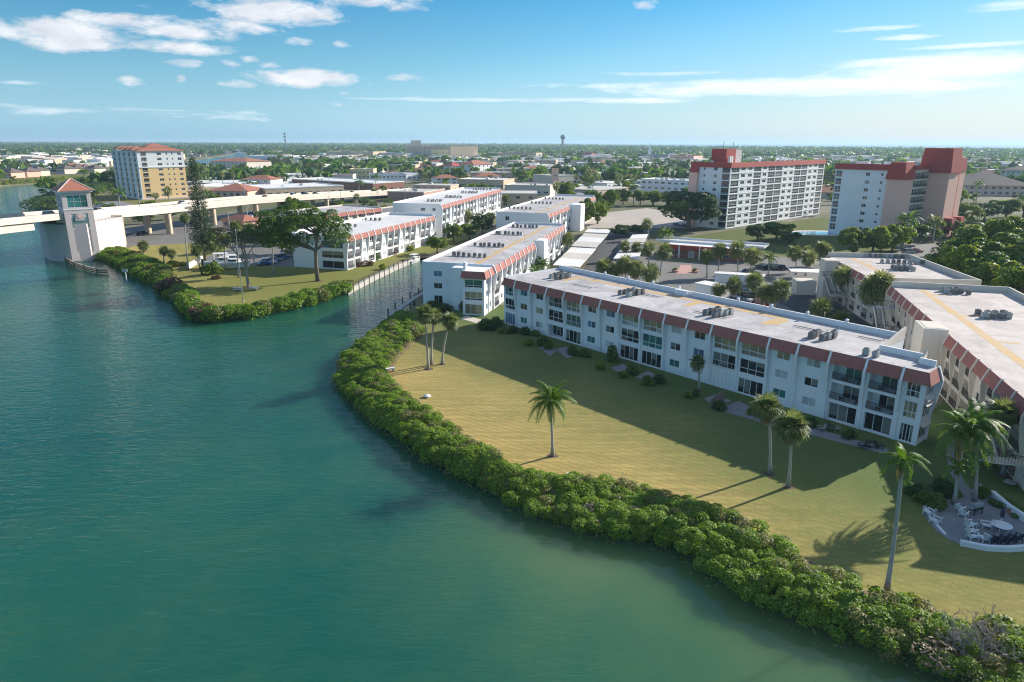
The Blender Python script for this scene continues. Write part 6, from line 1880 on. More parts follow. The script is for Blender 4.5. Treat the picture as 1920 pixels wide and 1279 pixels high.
# slash pine by the salmon block
def slash_pine():
    b = G(596, 527); o = empty('pine_tree', b, 0, 'big spreading pine with forked grey trunk on the opposite lawn', 'tree')
    s = b.length / 1290.0 * 1.0
    def at(x, y, d=0): 
        p = at_dist(x, y, math.hypot(b.x, b.y) + d); return p - b
    mb = MB()
    fork = at(592, 470); tip = at(596, 440)
    mb.tube([(0, 0, -.2), at(593, 500), fork, tip], [.62, .5, .44, .3], 9)
    limbs = [(560, 455, 1), (530, 430, -3), (505, 428, 2), (545, 415, 4), (600, 420, 2), (575, 405, -3), (640, 445, -2), (632, 432, 3), (520, 455, -2), (615, 410, 0), (500, 445, 5), (485, 432, 0), (515, 408, -2), (545, 398, 2)]
    C, Rr = [], []
    for x, y, d in limbs:
        p = at(x, y, d); st = fork if y > 425 else tip
        mb.tube([st, st.lerp(p, .5) + Vector((0, 0, .4)), p], [.24, .16, .06], 5, cap=False)
        for k in range(9):
            C.append(tuple(p + Vector((NR.normal() * 1.9, NR.normal() * 1.9, NR.normal() * .8)))); Rr.append(NR.uniform(1.1, 2.1))
    mb.build('trunk', [TRUNKB], o, smooth=True)
    V, Q = clump_leaves(np.array(C), np.array(Rr), 24000, .55, .24, .6, .7)
    place('crown', np_mesh('pine_crown', V, Q, L_GREEN), o)
slash_pine()
def norfolk():
    b = G(385, 494); o = empty('conifer_tree', b, 0, 'very tall narrow dark conifer beside the bridge', 'tree')
    H = height_of(b, 371, 296) - GZ
    mb = MB(); mb.tube([(0, 0, -.2), (0, 0, H * .5), (0, 0, H)], [.5, .3, .05], 8); mb.build('trunk', [TRUNKB], o, smooth=True)
    C, Rr, bm = [], [], MB()
    n = 48
    for k in range(n):
        t = .13 + .87 * k / (n - 1); z = H * t
        rad = 4.6 * (1 - t) ** .62 * NR.uniform(.7, 1.1) + .35
        for j in range(7):
            a = j * .9 + k * .8 + NR.uniform(-.25, .25); r2 = rad * NR.uniform(.6, 1.05)
            e = Vector((math.cos(a) * r2, math.sin(a) * r2, z - .12 * r2 + .25 * (t > .6)))
            bm.tube([(0, 0, z), e], [.06, .02], 3, cap=False)
            for q in (.45, .75, 1.0):
                C.append((e.x * q, e.y * q, z + (e.z - z) * q)); Rr.append(.32 + .22 * (1 - t) + .1 * q)
    bm.build('branches', [TRUNKB], o)
    V, Q = clump_leaves(np.array(C), np.array(Rr), 11000, .5, .18, .2, .6)
    place('needles', np_mesh('conifer_needles', V, Q, [L_PINE]), o)
norfolk()
def bare_tree():
    b = G(466, 538); o = empty('bare_tree', b, 0, 'thinly leaved grey tree beside the flagpole on the opposite lawn', 'tree')
    H = height_of(b, 462, 420) - GZ
    mb = MB(); g = random.Random(4); tips = []
    def grow(p, d, l, r, k):
        e = p + d * l
        mb.tube([p, p.lerp(e, .5) + Vector((g.uniform(-.1, .1), g.uniform(-.1, .1), 0)) * l * .4, e], [r, r * .85, r * .65], 5, cap=False)
        if k == 0: tips.append(e); return
        for _ in range(3 if k > 1 else 2):
            grow(e, (d + Vector((g.uniform(-.75, .75), g.uniform(-.75, .75), g.uniform(-.1, .5)))).normalized(), l * .72, r * .6, k - 1)
    grow(Vector((0, 0, -.1)), Vector((0, 0, 1)), H * .30, .42, 4)
    mb.build('trunk', [DEADW], o)
    C = np.array([tuple(t) for t in tips])
    V, Q = clump_leaves(C, np.full(len(C), .9), 1700, .4, .24, .2, .9)
    place('crown', np_mesh('thin_crown', V, Q, [L_OLIVE]), o)
bare_tree()
for i, (k, x, y, h, w, lab) in enumerate((
        ('dark', 1290, 432, 17, 27, 'large dark spreading tree at the white tower corner'), ('lime', 1120, 420, 10, 12, 'yellow green tree at the pale parking lot corner'), ('lime', 1075, 405, 11, 13, 'light tree right of the blank walled block'),
        ('green', 1095, 425, 12, 10, 'tree behind the far end of the carport'), ('green', 1108, 398, 11, 14, 'leafy tree before the tan corner store'), ('lime', 1060, 380, 12, 14, 'bright tree behind the third block'),
        ('green', 1140, 395, 11, 13, 'tree at the left edge of the pale lot'), ('dark', 1165, 445, 5, 9, 'low dark thicket beside the court lawn'), ('dark', 1195, 442, 4.5, 8, 'low dark shrub tree on the court lawn'),
        ('green', 1168, 384, 9, 11, 'tree on the far side of pale lot, left'), ('green', 1200, 386, 9, 11, 'tree on the far side of pale lot, second'), ('lime', 1225, 386, 8, 10, 'tree on the far side of pale lot, third'), ('green', 1250, 385, 8, 10, 'tree on the far side of pale lot, fourth'),
        ('green', 1455, 452, 7, 13, 'broad bright green tree at the pool garden'), ('dark', 1420, 455, 7, 9, 'dark tree left of the pool garden tree'), ('green', 1480, 458, 5, 8, 'low tree right of the pool garden tree'),
        ('lime', 1598, 478, 9, 12, 'yellow green tree before the right tower, left one'), ('lime', 1635, 478, 9.5, 12, 'yellow green tree before the right tower, middle one'), ('lime', 1672, 474, 9.5, 12, 'yellow green tree before the right tower, right one'),
        ('green', 1690, 468, 8, 9, 'green tree at the gallery corner of the right tower'),
        ('lime', 1790, 560, 13, 15, 'sunlit tree crown right of the farther courtyard roof'), ('green', 1825, 545, 15, 17, 'big tree in the dark grove right of the courts'), ('lime', 1850, 505, 15, 18, 'bright topped tree at the grove front'),
        ('lime', 1895, 500, 15, 19, 'bright topped tree at the grove right end'), ('green', 1880, 560, 15, 18, 'dark sided tree in the grove behind the roof'), ('green', 1925, 560, 16, 18, 'tree of the grove cut by the picture edge'),
        ('olive', 1762, 520, 8, 9, 'grey green tree at the corner behind the farther roof'), ('green', 1850, 590, 13, 14, 'shaded tree touching the nearer courtyard roof'), ('green', 1915, 610, 13, 14, 'shaded tree behind the nearer courtyard roof at the edge'),
        ('lime', 1815, 420, 9, 13, 'yellow leaved tree right of the right tower'), ('dark', 1845, 415, 9, 14, 'dark tree behind the twin wooden poles'), ('green', 1885, 412, 10, 16, 'round green tree on the far road verge'), ('green', 1918, 408, 10, 15, 'green tree at the right edge below brown roof'),
        ('green', 560, 415, 9, 11, 'bushy tree at the bridge ramp behind the pine'), ('lime', 545, 400, 9, 9, 'light tree rising by the bridge ramp'), ('green', 540, 440, 8, 12, 'tree left behind the spreading pine'),
        ('green', 530, 476, 9, 11, 'rounded tree beyond the blue car row'), ('lime', 565, 455, 10, 11, 'bushy light tree at the end of the blue car row'), ('olive', 410, 490, 10, 9, 'grey green tree right of the tall conifer'), ('olive', 455, 470, 9, 8, 'thin grey tree behind the white boats'),
        ('green', 820, 475, 5.5, 8, 'round tree at the canal head'), ('green', 850, 455, 7, 8, 'tree between the salmon block and the canal wing'), ('dark', 905, 440, 9, 10, 'dark tree clump beside the blank end wall'), ('green', 880, 450, 6, 9, 'lower tree beside the blank end wall'),
        ('green', 800, 440, 5, 6, 'small tree at the four storey block corner'), ('dark', 215, 352, 14, 20, 'dark tree left of the yellow tower'), ('green', 1010, 500, 4.5, 5, 'leafy shrub tree beside the canal wing columns'),
        ('green', 640, 402, 7, 9, 'tree at the corner of the low salmon block'), ('lime', 405, 385, 6, 8, 'shrubby tree under the bridge near the street'), ('green', 270, 420, 5, 9, 'shrubby tree seen under the bridge, left'), ('green', 320, 412, 6, 10, 'shrubby tree seen under the bridge, right'))):
    tree_at(k, x, y, h, w, lab, seed=i)

# shrubs ---------------------------------------------------------------
def shrub_mesh(mats, n, leaves, ln, wd, flat, seed, split=.3):
    g = np.random.default_rng(seed); d = unit(g.normal(size=(n, 3))); d[:, 2] = np.abs(d[:, 2])
    C = d * g.uniform(.3, .75, n)[:, None] * np.array([1, 1, flat]); C[:, 2] += .25 * flat
    sel = g.random(n) < split; Rr = g.uniform(.28, .45, n); ps = []
    for mi, mk in ((0, ~sel), (1, sel)):
        if mk.sum(): V, Q = clump_leaves(C[mk], Rr[mk], int(leaves * mk.mean()), ln, wd, .5, flat); ps.append((V, Q, mi))
    V, Q, mi = join_np(ps)
    return np_mesh('shrub_foliage', V, Q, mats, mi=mi)
SHR = {'lime': shrub_mesh([L_LIME, L_GREEN], 12, 900, .2, .12, .8, 2), 'dark': shrub_mesh([L_DARK, L_GREEN], 12, 900, .2, .12, .9, 3), 'green': shrub_mesh([L_GREEN, L_LIME], 12, 900, .2, .12, .85, 4),
       'rust': shrub_mesh([L_RUST, L_OLIVE], 12, 900, .2, .12, .8, 5, .45), 'yellow': shrub_mesh([L_YEL, L_LIME], 12, 800, .2, .12, .7, 6), 'olive': shrub_mesh([L_OLIVE, L_MANG], 12, 900, .2, .12, .75, 7), 'dead': shrub_mesh([L_DEAD, L_OLIVE], 10, 260, .2, .07, .8, 8)}
def shrub_at(kind, px, py, w, h, label, group=None, seed=0):
    b = G(px, py); o = empty('shrub', b, seed * 1.3, label, 'shrub', group)
    place('foliage', SHR[kind], o, (0, 0, 0), (0, 0, 0), (w / 2, w / 2, h / 1.15))
    if 'STEM' not in WM:
        mb = MB()
        for k in range(5): mb.tube([(0, 0, -.05), (.25 * math.cos(k * 1.26), .25 * math.sin(k * 1.26), .5)], [.04, .02], 4, cap=False)
        WM['STEM'] = mb.mesh('shrub_stems', [WOOD])
    place('stem', WM['STEM'], o, (0, 0, 0), (0, 0, 0), (w / 2, w / 2, h))
    return o
SHRUBS = [('dark', 912, 618, 4.2, 2.2, 'big dark rounded shrub at the left end of the long block'), ('dark', 930, 612, 3.2, 2.0, 'dark shrub tucked against the first glazed bay'), ('lime', 940, 625, 2.0, 1.5, 'lime shrub in front of the first hedge run'),
          ('dark', 962, 624, 2.6, 1.4, 'clipped dark shrub under the first window bay'), ('dark', 985, 626, 2.6, 1.4, 'clipped dark shrub under the second window bay'), ('green', 1003, 630, 2.2, 1.3, 'green shrub ending the first clipped run'),
          ('lime', 992, 648, 2.2, 1.5, 'lime shrub left of the first stone patio'), ('dark', 1018, 648, 2.4, 1.8, 'dark shrub left of the recessed patio'), ('green', 1030, 655, 2.2, 1.8, 'green shrub on the first stone patio'),
          ('dark', 1073, 665, 2.2, 1.6, 'dark shrub before the sliding doors of the fifth bay'), ('green', 1095, 668, 2.6, 1.5, 'spiky green shrub between two patios'), ('dark', 1147, 678, 2.6, 2.9, 'tall dark shrub against the eighth bay'), ('lime', 1125, 692, 2.1, 1.6, 'round lime shrub on the lawn before the tall dark shrub'),
          ('lime', 1167, 708, 1.9, 1.4, 'small lime shrub left of the terrace doors'), ('dark', 1185, 702, 2.2, 1.6, 'dark shrub left of the teal bay terrace'), ('green', 1212, 722, 2.4, 1.7, 'leafy shrub on the lawn before the teal bay'), ('dark', 1235, 718, 2.3, 1.4, 'dark shrub right of the teal bay terrace'),
          ('lime', 1290, 746, 1.6, 1.1, 'yellow green shrub below the small facade palm'), ('dark', 1305, 742, 1.4, 1.0, 'dark shrub below the small facade palm'), ('dark', 1348, 768, 2.0, 1.3, 'dark shrub left of the lattice screen wall'), ('green', 1408, 778, 1.8, 1.4, 'light shrub behind the taller lawn palm'),
          ('dark', 1520, 800, 1.8, 1.4, 'dark round shrub left of the first balcony stack'), ('dark', 1592, 822, 1.9, 1.2, 'broad leaved shrub on the terrace between the balcony stacks'), ('green', 1840, 930, 2.2, 1.1, 'clipped shrub beside the barbecue on the patio'),
          ('green', 1740, 945, 3.4, 1.6, 'clipped green hedge mound left above the patio'), ('dark', 1765, 925, 3.0, 1.7, 'dark hedge mound above the patio'), ('dark', 1715, 930, 2.2, 1.5, 'dark shrub at the left end of the patio hedge'), ('green', 1885, 950, 2.8, .8, 'low planting inside the patio wall, left'), ('green', 1912, 965, 2.6, .8, 'low planting inside the patio wall, right'),
          ('dark', 845, 545, 3.2, 2.6, 'dark shrub by the end wall of the canal wing'), ('dark', 868, 583, 2.2, 2.2, 'tall dark shrub left of the glazed bay'), ('dark', 815, 575, 4, 1.4, 'low dark shrub mass under the canal wing end wall'), ('dark', 835, 582, 4, 1.4, 'low dark shrub mass beside the tall one'),
          ('rust', 320, 543, 8.0, 3.6, 'big reddish brown shrub at the opposite water edge'), ('rust', 385, 590, 7.0, 2.6, 'russet bush in the tip of the opposite hedge'), ('yellow', 720, 505, 3, 2.0, 'bright yellow shrub on the canal bank'), ('rust', 690, 498, 4, 2.0, 'dark red shrub by the salmon block corner'), ('rust', 672, 500, 3.4, 1.6, 'red brown shrub at the salmon block end wall'),
          ('rust', 735, 478, 4, 2.0, 'red brown shrub along the canal front'), ('green', 700, 488, 4, 2.6, 'spreading green shrub behind the yellow shrub'), ('green', 745, 470, 4, 2.6, 'green shrub near the moored boat'), ('lime', 770, 470, 4, 2.2, 'lime shrub at the end of the salmon block'), ('green', 400, 515, 6.5, 4.0, 'large rounded green bush before the white boats'),
          ('lime', 225, 480, 7, 3.4, 'bright green bush beside the bridge pier'), ('green', 255, 500, 7, 3.2, 'green bush on the bank right of the fender'), ('olive', 285, 500, 6, 3, 'olive bush before the small palms'), ('yellow', 330, 498, 6, 2.0, 'dry yellow bush among the small palms'), ('rust', 405, 523, 3.5, 1.2, 'low red bush on the opposite lawn'),
          ('dead', 1752, 1235, 4.5, 2.0, 'dry thicket left of the dead branches'), ('lime', 1880, 1195, 4.0, 1.8, 'bright lime bush at the bottom right hedge'), ('lime', 1700, 1140, 2.4, 1.6, 'yellow green bush at the foot of the tall coconut'), ('dead', 770, 818, 1.6, .8, 'dry tuft by the small dock steps'), ('dead', 905, 1000, 0.1, .1, 'x')]
for i, s in enumerate(SHRUBS[:-1]): shrub_at(*s, seed=i)
def dead_branches():
    b = Vector((33.2, 41.3, 1.1))
    o = empty('dead_bush', b, 0, 'bare grey dead branches tangled at the bottom right of the hedge', 'dead bush')
    g = random.Random(9)
    for t in range(26):
        mb = MB()
        def grow(p, d, l, r, k):
            e = p + d * l; mb.tube([p, (p + e) / 2 + Vector((g.uniform(-.1, .1),) * 3) * l, e], [r, r * .8, r * .6], 4, cap=False)
            if k == 0: return
            for _ in range(3): grow(e, (d + Vector((g.uniform(-.9, .9), g.uniform(-.9, .9), g.uniform(-.35, .5)))).normalized(), l * .7, r * .6, k - 1)
        grow(Vector((g.uniform(-2.6, 2.8), g.uniform(-2.0, 1.7), .2)), Vector((g.uniform(-.8, .8), g.uniform(-.8, .5), .8)).normalized(), .95, .055, 3)
        mb.build('branch', [DEADW], o)
dead_branches()
# ------------------------------------------------------------------ cars
def car_meshes(L=4.5, Wd=1.8, H=1.45, suv=False):
    b = MB(); h = Wd / 2
    hb = .78 if not suv else .95
    prof = [(-L / 2, .35), (-L / 2 + .02, hb - .08), (-L * .30, hb), (L * .20, hb), (L / 2 - .15, hb - .12), (L / 2, .55), (L / 2, .35)]
    def ring(w, pts): return [[(x, s * w, z) for x, z in pts] for s in (-1, 1)]
    l, r = ring(h, prof)
    n = len(prof)
    for k in range(n): b.face([l[k], l[(k + 1) % n], r[(k + 1) % n], r[k]][::-1])
    b.face(l); b.face(r[::-1])
    # roof panel
    x0, x1 = (-L * .22, L * .02) if not suv else (-L * .40, L * .04)
    w2 = h * .78
    b.box(x0, x1, -w2, w2, H - .05, H)
    bot = [(-L * (.36 if not suv else .46), hb), (L * .20, hb)]
    g = MB()
    q = [(bot[0][0], -h * .92, hb), (bot[1][0], -h * .92, hb), (bot[1][0], h * .92, hb), (bot[0][0], h * .92, hb)]
    t = [(x0, -w2, H - .052), (x1, -w2, H - .052), (x1, w2, H - .052), (x0, w2, H - .052)]
    for k in range(4): g.face([q[k], q[(k + 1) % 4], t[(k + 1) % 4], t[k]])
    for sx in (-1, 1):
        for xx in ((x0 + x1) / 2,):
            b.tube([(xx, sx * h * .93, hb), (xx, sx * (w2 + .01), H - .03)], .045, 4)
        for (a, c) in ((q[0 if sx < 0 else 3], t[0 if sx < 0 else 3]), (q[1 if sx < 0 else 2], t[1 if sx < 0 else 2])): b.tube([a, c], .05, 4)
    w = MB(); w.tube([(0, -.1, 0), (0, .1, 0)], .33, 12); w2m = MB(); w2m.tube([(0, -.115, 0), (0, .115, 0)], .19, 8)
    hl = MB(); hl.box(L / 2 - .06, L / 2 + .015, -.2, .2, .58, .70)
    return b, g.mesh('car_glass', [GDARK]), w.mesh('tyre', [TYRE]), w2m.mesh('rim', [RIM]), hl.mesh('headlight', [HEADL]), L, h
CARP = {}
def car_proto(col, suv):
    k = (col, suv)
    if k not in CARP:
        b, g, w, rm, hl, L, h = car_meshes(4.7 if suv else 4.5, 1.88 if suv else 1.8, 1.72 if suv else 1.45, suv)
        CARP[k] = (b.mesh('car_body', [CARS[col]]), g, w, rm, hl, L, h)
    return CARP[k]
def car(loc, rz, col, suv, label, group, name='parked_car'):
    b, g, w, rm, hl, L, h = car_proto(col, suv)
    o = empty(name, loc, rz, label, 'car', group)
    place('body', b, o); place('windows', g, o)
    for sx in (-1, 1):
        for sy in (-1, 1):
            wh = place('wheel', w, o, (sx * L * .31, sy * (h - .1), .33)); place('rim', rm, wh)
        place('headlight', hl, o, (0, sx * (h - .32), 0))
    return o
def car_row(pa_, pb_, n, rz, cols, labels, group, z=GZ + .012, jit=.04):
    for i in range(n):
        p = G(*pa_, z).lerp(G(*pb_, z), i / max(1, n - 1))
        col = cols[i % len(cols)]
        car(p, rz + rnd.uniform(-jit, jit) + (math.pi if rnd.random() < .4 else 0), col, i % 3 == 1, labels(i, col), group)
ORD = ['first', 'second', 'third', 'fourth', 'fifth', 'sixth', 'seventh', 'eighth', 'ninth', 'tenth', 'eleventh', 'twelfth', 'thirteenth', 'fourteenth']
car_row((498, 497), (545, 478), 9, R(28), ['blue', 'white', 'blue', 'silver', 'blue', 'navy', 'silver', 'navy', 'grey'], lambda i, c: f'{ORD[i]} car ({c}) from the left in the row before the pine', 'cars parked behind the opposite lawn')
car_row((497, 462), (527, 452), 5, R(28), ['white', 'grey', 'white', 'silver', 'black'], lambda i, c: f'{ORD[i]} car ({c}) of the far row by the low salmon block', 'cars parked by the low salmon block')
car_row((1372, 570), (1420, 574), 5, R(-60), ['navy', 'silver', 'black', 'white', 'red'], lambda i, c: f'{ORD[i]} car ({c}) from the left in the court row nearest the long roof', 'cars in the parking court')
car_row((1388, 552), (1412, 558), 3, R(-20), ['silver', 'navy', 'grey'], lambda i, c: f'{ORD[i]} car ({c}) in the short row under the sabals', 'cars in the parking court')
car_row((1378, 520), (1398, 516), 2, R(10), ['black', 'black'], lambda i, c: f'{ORD[i]} black car by the bushy sabal in the court', 'cars in the parking court')
car_row((1428, 503), (1462, 505), 3, R(-70), ['black', 'grey', 'black'], lambda i, c: f'{ORD[i]} car ({c}) in the shaded far row of the court', 'cars in the parking court')
car(G(1355, 526), R(0), 'white', True, 'white car at the island right of the clubhouse walk', 'cars in the parking court')
car(G(1394, 528), R(-10), 'silver', False, 'silver car behind the sabal in the court middle', 'cars in the parking court')
car(G(1495, 534), R(60), 'white', False, 'white car half under the tilted canopy', 'cars in the parking court')
car(G(1516, 540), R(60), 'grey', False, 'grey car beside the tilted canopy', 'cars in the parking court')
car_row((1790, 444), (1822, 447), 5, R(70), ['silver', 'white', 'silver', 'white', 'grey'], lambda i, c: f'{ORD[i]} car ({c}) in the row right of the right tower', 'cars at the right tower')
car(G(1703, 475), R(20), 'silver', True, 'silver car at the entrance of the right tower', 'cars at the right tower'); car(G(1718, 474), R(20), 'red', False, 'red car at the entrance of the right tower', 'cars at the right tower')
car(G(1284, 425), R(30), 'navy', False, 'navy car under the large dark tree', 'cars at the white tower'); car(G(1268, 424), R(30), 'silver', False, 'silver car under the large dark tree', 'cars at the white tower')
for k, (x, y, c) in enumerate(((268, 441, 'black'), (236, 440, 'white'), (375, 428, 'silver'), (455, 408, 'silver'), (470, 410, 'white'), (470, 402, 'grey'))):
    car(G(x, y), R(75 + 10 * k), c, k % 2 == 0, ('black car parked under the bridge', 'white van like car beside the bridge pier', 'silver car on the street behind the conifer', 'silver car under the bridge ramp, left', 'white car under the bridge ramp, middle', 'grey car under the bridge ramp, far')[k], 'cars beneath the bridge')
# cars crossing the bridge
bl = resample(BR, 44); bc = inset(bl, 4.0); bf = inset(bl, 9.0)
for k, (i, ln, c, s) in enumerate(((9, bc, 'white', True), (17, bf, 'white', False), (25, bf, 'white', True), (26, bf, 'black', True), (27, bf, 'black', False), (30, bc, 'silver', False), (12, bf, 'silver', False), (22, bc, 'red', False))):
    p = ln[i]; d = ln[i + 1] - ln[i]
    car(Vector((p.x, p.y, p.z - .985)), math.atan2(d.y, d.x), c, s, ('white car on the bridge beside the tower', 'white car on the bridge right of the tower', 'white car leading two dark ones on the bridge', 'black car following the white one on the bridge', 'last black car of the three on the bridge', 'silver car on the bridge behind the conifer', 'silver car in the far lane by the pier railing', 'red car on the bridge half hidden by the conifer')[k], 'cars crossing the bridge', 'car')
for (x, y, n, a, lab) in ((585, 362, 6, 20, 'car parked along the brown backed store'), (735, 355, 6, 10, 'car parked by the red strip of shops'), (905, 345, 5, 10, 'car parked at the restaurant'), (810, 330, 4, 0, 'car parked among the town trees')):
    for i in range(n):
        c = rnd.choice(list(CARS)); p = G(x + i * 9, y)
        car(p, R(a + 80), c, False, lab, lab.replace('car parked', 'cars parked'))

# ------------------------------------------------------------------ boats, flagpole, lights, posts
def boat(loc, rz, label, s=1.0, cabin=True):
    o = empty('motor_boat', loc, rz, label, 'boat'); o.scale = (s,) * 3
    hb = MB(); st = [(-3.5, 1.2, .9), (-1, 1.3, .95), (1.5, 1.1, 1.05), (3.2, .35, 1.25), (3.8, .02, 1.3)]
    up = [[(x, sgn * w, z) for x, w, z in st] for sgn in (-1, 1)]; lo = [[(x * .95, sgn * w * .6, -.1) for x, w, z in st] for sgn in (-1, 1)]
    for k in range(len(st) - 1):
        hb.face([lo[0][k], lo[0][k + 1], up[0][k + 1], up[0][k]]); hb.face([up[1][k], up[1][k + 1], lo[1][k + 1], lo[1][k]])
        hb.face([up[0][k], up[0][k + 1], up[1][k + 1], up[1][k]]); hb.face([lo[1][k], lo[1][k + 1], lo[0][k + 1], lo[0][k]])
    hb.face([lo[0][0], up[0][0], up[1][0], lo[1][0]])
    hb.build('hull', [PLW], o)
    if cabin:
        cb = MB(); cb.poly([(-.8, -.8), (1.4, -.7), (1.4, .7), (-.8, .8)], .95, 1.75); cb.build('cabin', [TRIM], o)
        wb = MB(); wb.box(-.7, 1.3, -.83, .83, 1.3, 1.6); wb.build('cabin_window', [GDARK], o)
        tb = MB(); tb.box(-1.6, 1.2, -1.0, 1.0, 2.5, 2.58); 
        for x in (-1.5, 1.1):
            for y in (-.9, .9): tb.tube([(x, y, .95), (x, y, 2.5)], .04, 4)
        tb.build('t_top', [TRIM], o)
    mb = MB(); mb.box(-3.9, -3.5, -.3, .3, .2, 1.5); mb.build('outboard_motor', [DARKM], o)
boat(G(777, 492, 0), R(70), 'small white motor boat moored at the canal wall')
boat(G(417, 498, GZ + .5), R(20), 'white boat on a trailer behind the rounded bush', 1.4); boat(G(436, 500, GZ + .5), R(10), 'second white boat stored right behind the rounded bush', 1.3)
for k, (bx, by, tx, ty, lab) in enumerate(((456, 566, 441, 432, 'slim white flagpole on the opposite lawn'), (432, 440, 418, 400, 'white lamp pole by the bridge street'), (466, 420, 462, 388, 'white lamp pole left of the bridge ramp columns'))):
    b = G(bx, by); h = height_of(b, tx, ty) - GZ
    o = empty('flagpole' if k == 0 else 'lamp_pole', b, 0, lab, 'pole')
    m = MB(); m.tube([(0, 0, 0), (0, 0, h)], [.10, .06], 7); m.build('pole', [GREYM if k == 0 else TRIM], o)
    m = MB(); m.tube([(0, 0, 0), (0, 0, .25)], [.3, .22], 8); m.build('base', [CONC], o)
    m = MB()
    if k == 0: m.tube([(0, 0, h), (0, 0, h + .25)], [.14, .02], 7)
    else: m.box(-.1, 1.2, -.12, .12, h - .05, h + .12)
    m.build('cap' if k == 0 else 'lamp_head', [TRIM], o)
for k, (bx, by, tx, ty, lab) in enumerate(((1628, 446, 1648, 385, 'wooden utility pole'),)): pass
for k, (bx, by, tx, ty, lab) in enumerate(((1834, 425, 1846, 385, 'leaning light wooden pole of the twin utility poles'), (1828, 432, 1839, 392, 'darker wooden pole of the twin utility poles'), (1864, 440, 1868, 402, 'grey street lamp on the far verge'))):
    b = G(bx, by); h = height_of(b, tx, ty) - GZ
    o = empty('utility_pole' if k < 2 else 'street_lamp', b, 0, lab, 'pole')
    m = MB(); m.tube([(0, 0, 0), (0, 0, h)], [.22, .15], 7); m.build('pole', [WOODL if k == 0 else WOOD if k == 1 else GREYM], o)
    m = MB(); m.box(-1.2, 1.2, -.08, .08, h - .9, h - .7) if k < 2 else m.box(-1.8, .1, -.1, .1, h - .05, h + .12)
    m.build('crossarm' if k < 2 else 'lamp_head', [WOOD if k < 2 else GREYM], o)
# street lamps on the bridge and in the town streets
def lamp_post(loc, h, rz, label, group):
    o = empty('street_lamp', loc, rz, label, 'street lamp', group)
    m = MB(); m.tube([(0, 0, 0), (0, 0, h)], [.14, .08], 6); m.build('pole', [GREYM], o)
    m = MB(); m.tube([(0, 0, h), (1.6, 0, h + .35)], .06, 5); m.build('arm', [GREYM], o)
    m = MB(); m.box(1.4, 2.2, -.14, .14, h + .28, h + .42); m.build('lamp_head', [GREYM], o)
for k, i in enumerate((10, 13, 20, 27)):
    p = resample(BR, 44)[i]
    lamp_post(Vector((p.x, p.y, p.z)), 8, R(160), ('lamp on the bridge parapet just right of the tower', 'lamp on the bridge parapet above the pier railing', 'lamp on the bridge parapet left of the conifer', 'lamp on the bridge parapet right of the conifer')[k], 'lamps on the bridge parapet')
for k, (x, y, h) in enumerate(((702, 372, 11), (760, 386, 12), (795, 352, 12), (905, 352, 12), (845, 344, 13), (560, 352, 11), (1010, 372, 11), (990, 360, 12), (640, 388, 11), (530, 345, 11), (728, 330, 12), (960, 318, 12))):
    lamp_post(G(x, y), h, R(40 * k), 'pale street lamp pole among the low town roofs', 'street lamps of the town')
# pilings and rail along the canal
sw = [G(x, y, 1.1) for x, y in ((652, 545), (700, 520), (760, 492), (785, 484))]
def seawall(pts, label):
    o = empty('seawall', (pts[0].x, pts[0].y, 0), 0, label, 'sea wall')
    O = pts[0]; b = inset(pts, .9)
    for i in range(len(pts) - 1):
        q = [pts[i], pts[i + 1], b[i + 1], b[i]]
        mb = MB(); mb.poly([(v.x - O.x, v.y - O.y) for v in q], -1, 1.25); mb.build('wall_cap', [CONC], o)
    ln = resample(pts, 15)
    for p in ln:
        mb = MB(); mb.tube([(0, 0, -1), (0, 0, 2.1)], [.17, .15], 7); mb.build('pile', [WOOD], o, (p.x - O.x, p.y - O.y + -.0, 0))
seawall([Vector((p.x, p.y, 0)) for p in resample(sw, 9)], 'pale concrete seawall with timber piles on the far canal side')
rs = [G(x, y, 1.0) for x, y in ((728, 592), (748, 575), (770, 560), (800, 543))]
o = empty('dock_walk', (rs[0].x, rs[0].y, 0), 0, 'narrow canal walkway with dark posts beside the canal wing', 'dock')
for i in range(len(rs) - 1):
    a, b = rs[i], rs[i + 1]; d = (b - a).normalized(); nn = Vector((-d.y, d.x, 0)) * -1.2
    mb = MB(); mb.poly([(v.x - rs[0].x, v.y - rs[0].y) for v in (a, a + nn, b + nn, b)][::1], .6, 1.06, bottom=True); mb.build('walk_slab', [CONC], o)
for i, p in enumerate(resample(rs, 6)):
    mb = MB(); mb.tube([(0, 0, -1), (0, 0, 2.6)], .16, 7); mb.build('piling', [WOOD], o, (p.x - rs[0].x, p.y - rs[0].y, 0))
dk = G(815, 480, .8); o = empty('boat_dock', dk, R(10), 'dark timber dock at the head of the canal', 'dock')
for i in range(10):
    mb = MB(); mb.box(-5, 5, -3 + .6 * i, -3 + .6 * i + .5, 0, .12); mb.build('plank', [WOOD], o)
for x in (-4.5, 0, 4.5):
    mb = MB(); mb.tube([(0, 0, -1.5), (0, 0, 1.0)], .15, 6); mb.build('piling', [WOOD], o, (x, -3, 0))
b = G(238, 530, 0); o = empty('channel_marker', b, 0, 'white channel marker post standing in the water', 'marker')
m = MB(); m.tube([(0, 0, -1), (0, 0, 3.4)], .13, 6); m.build('post', [TRIM], o); m = MB(); m.box(-.7, .7, -.2, -.12, 2.9, 3.7); m.build('board', [GREYW], o)

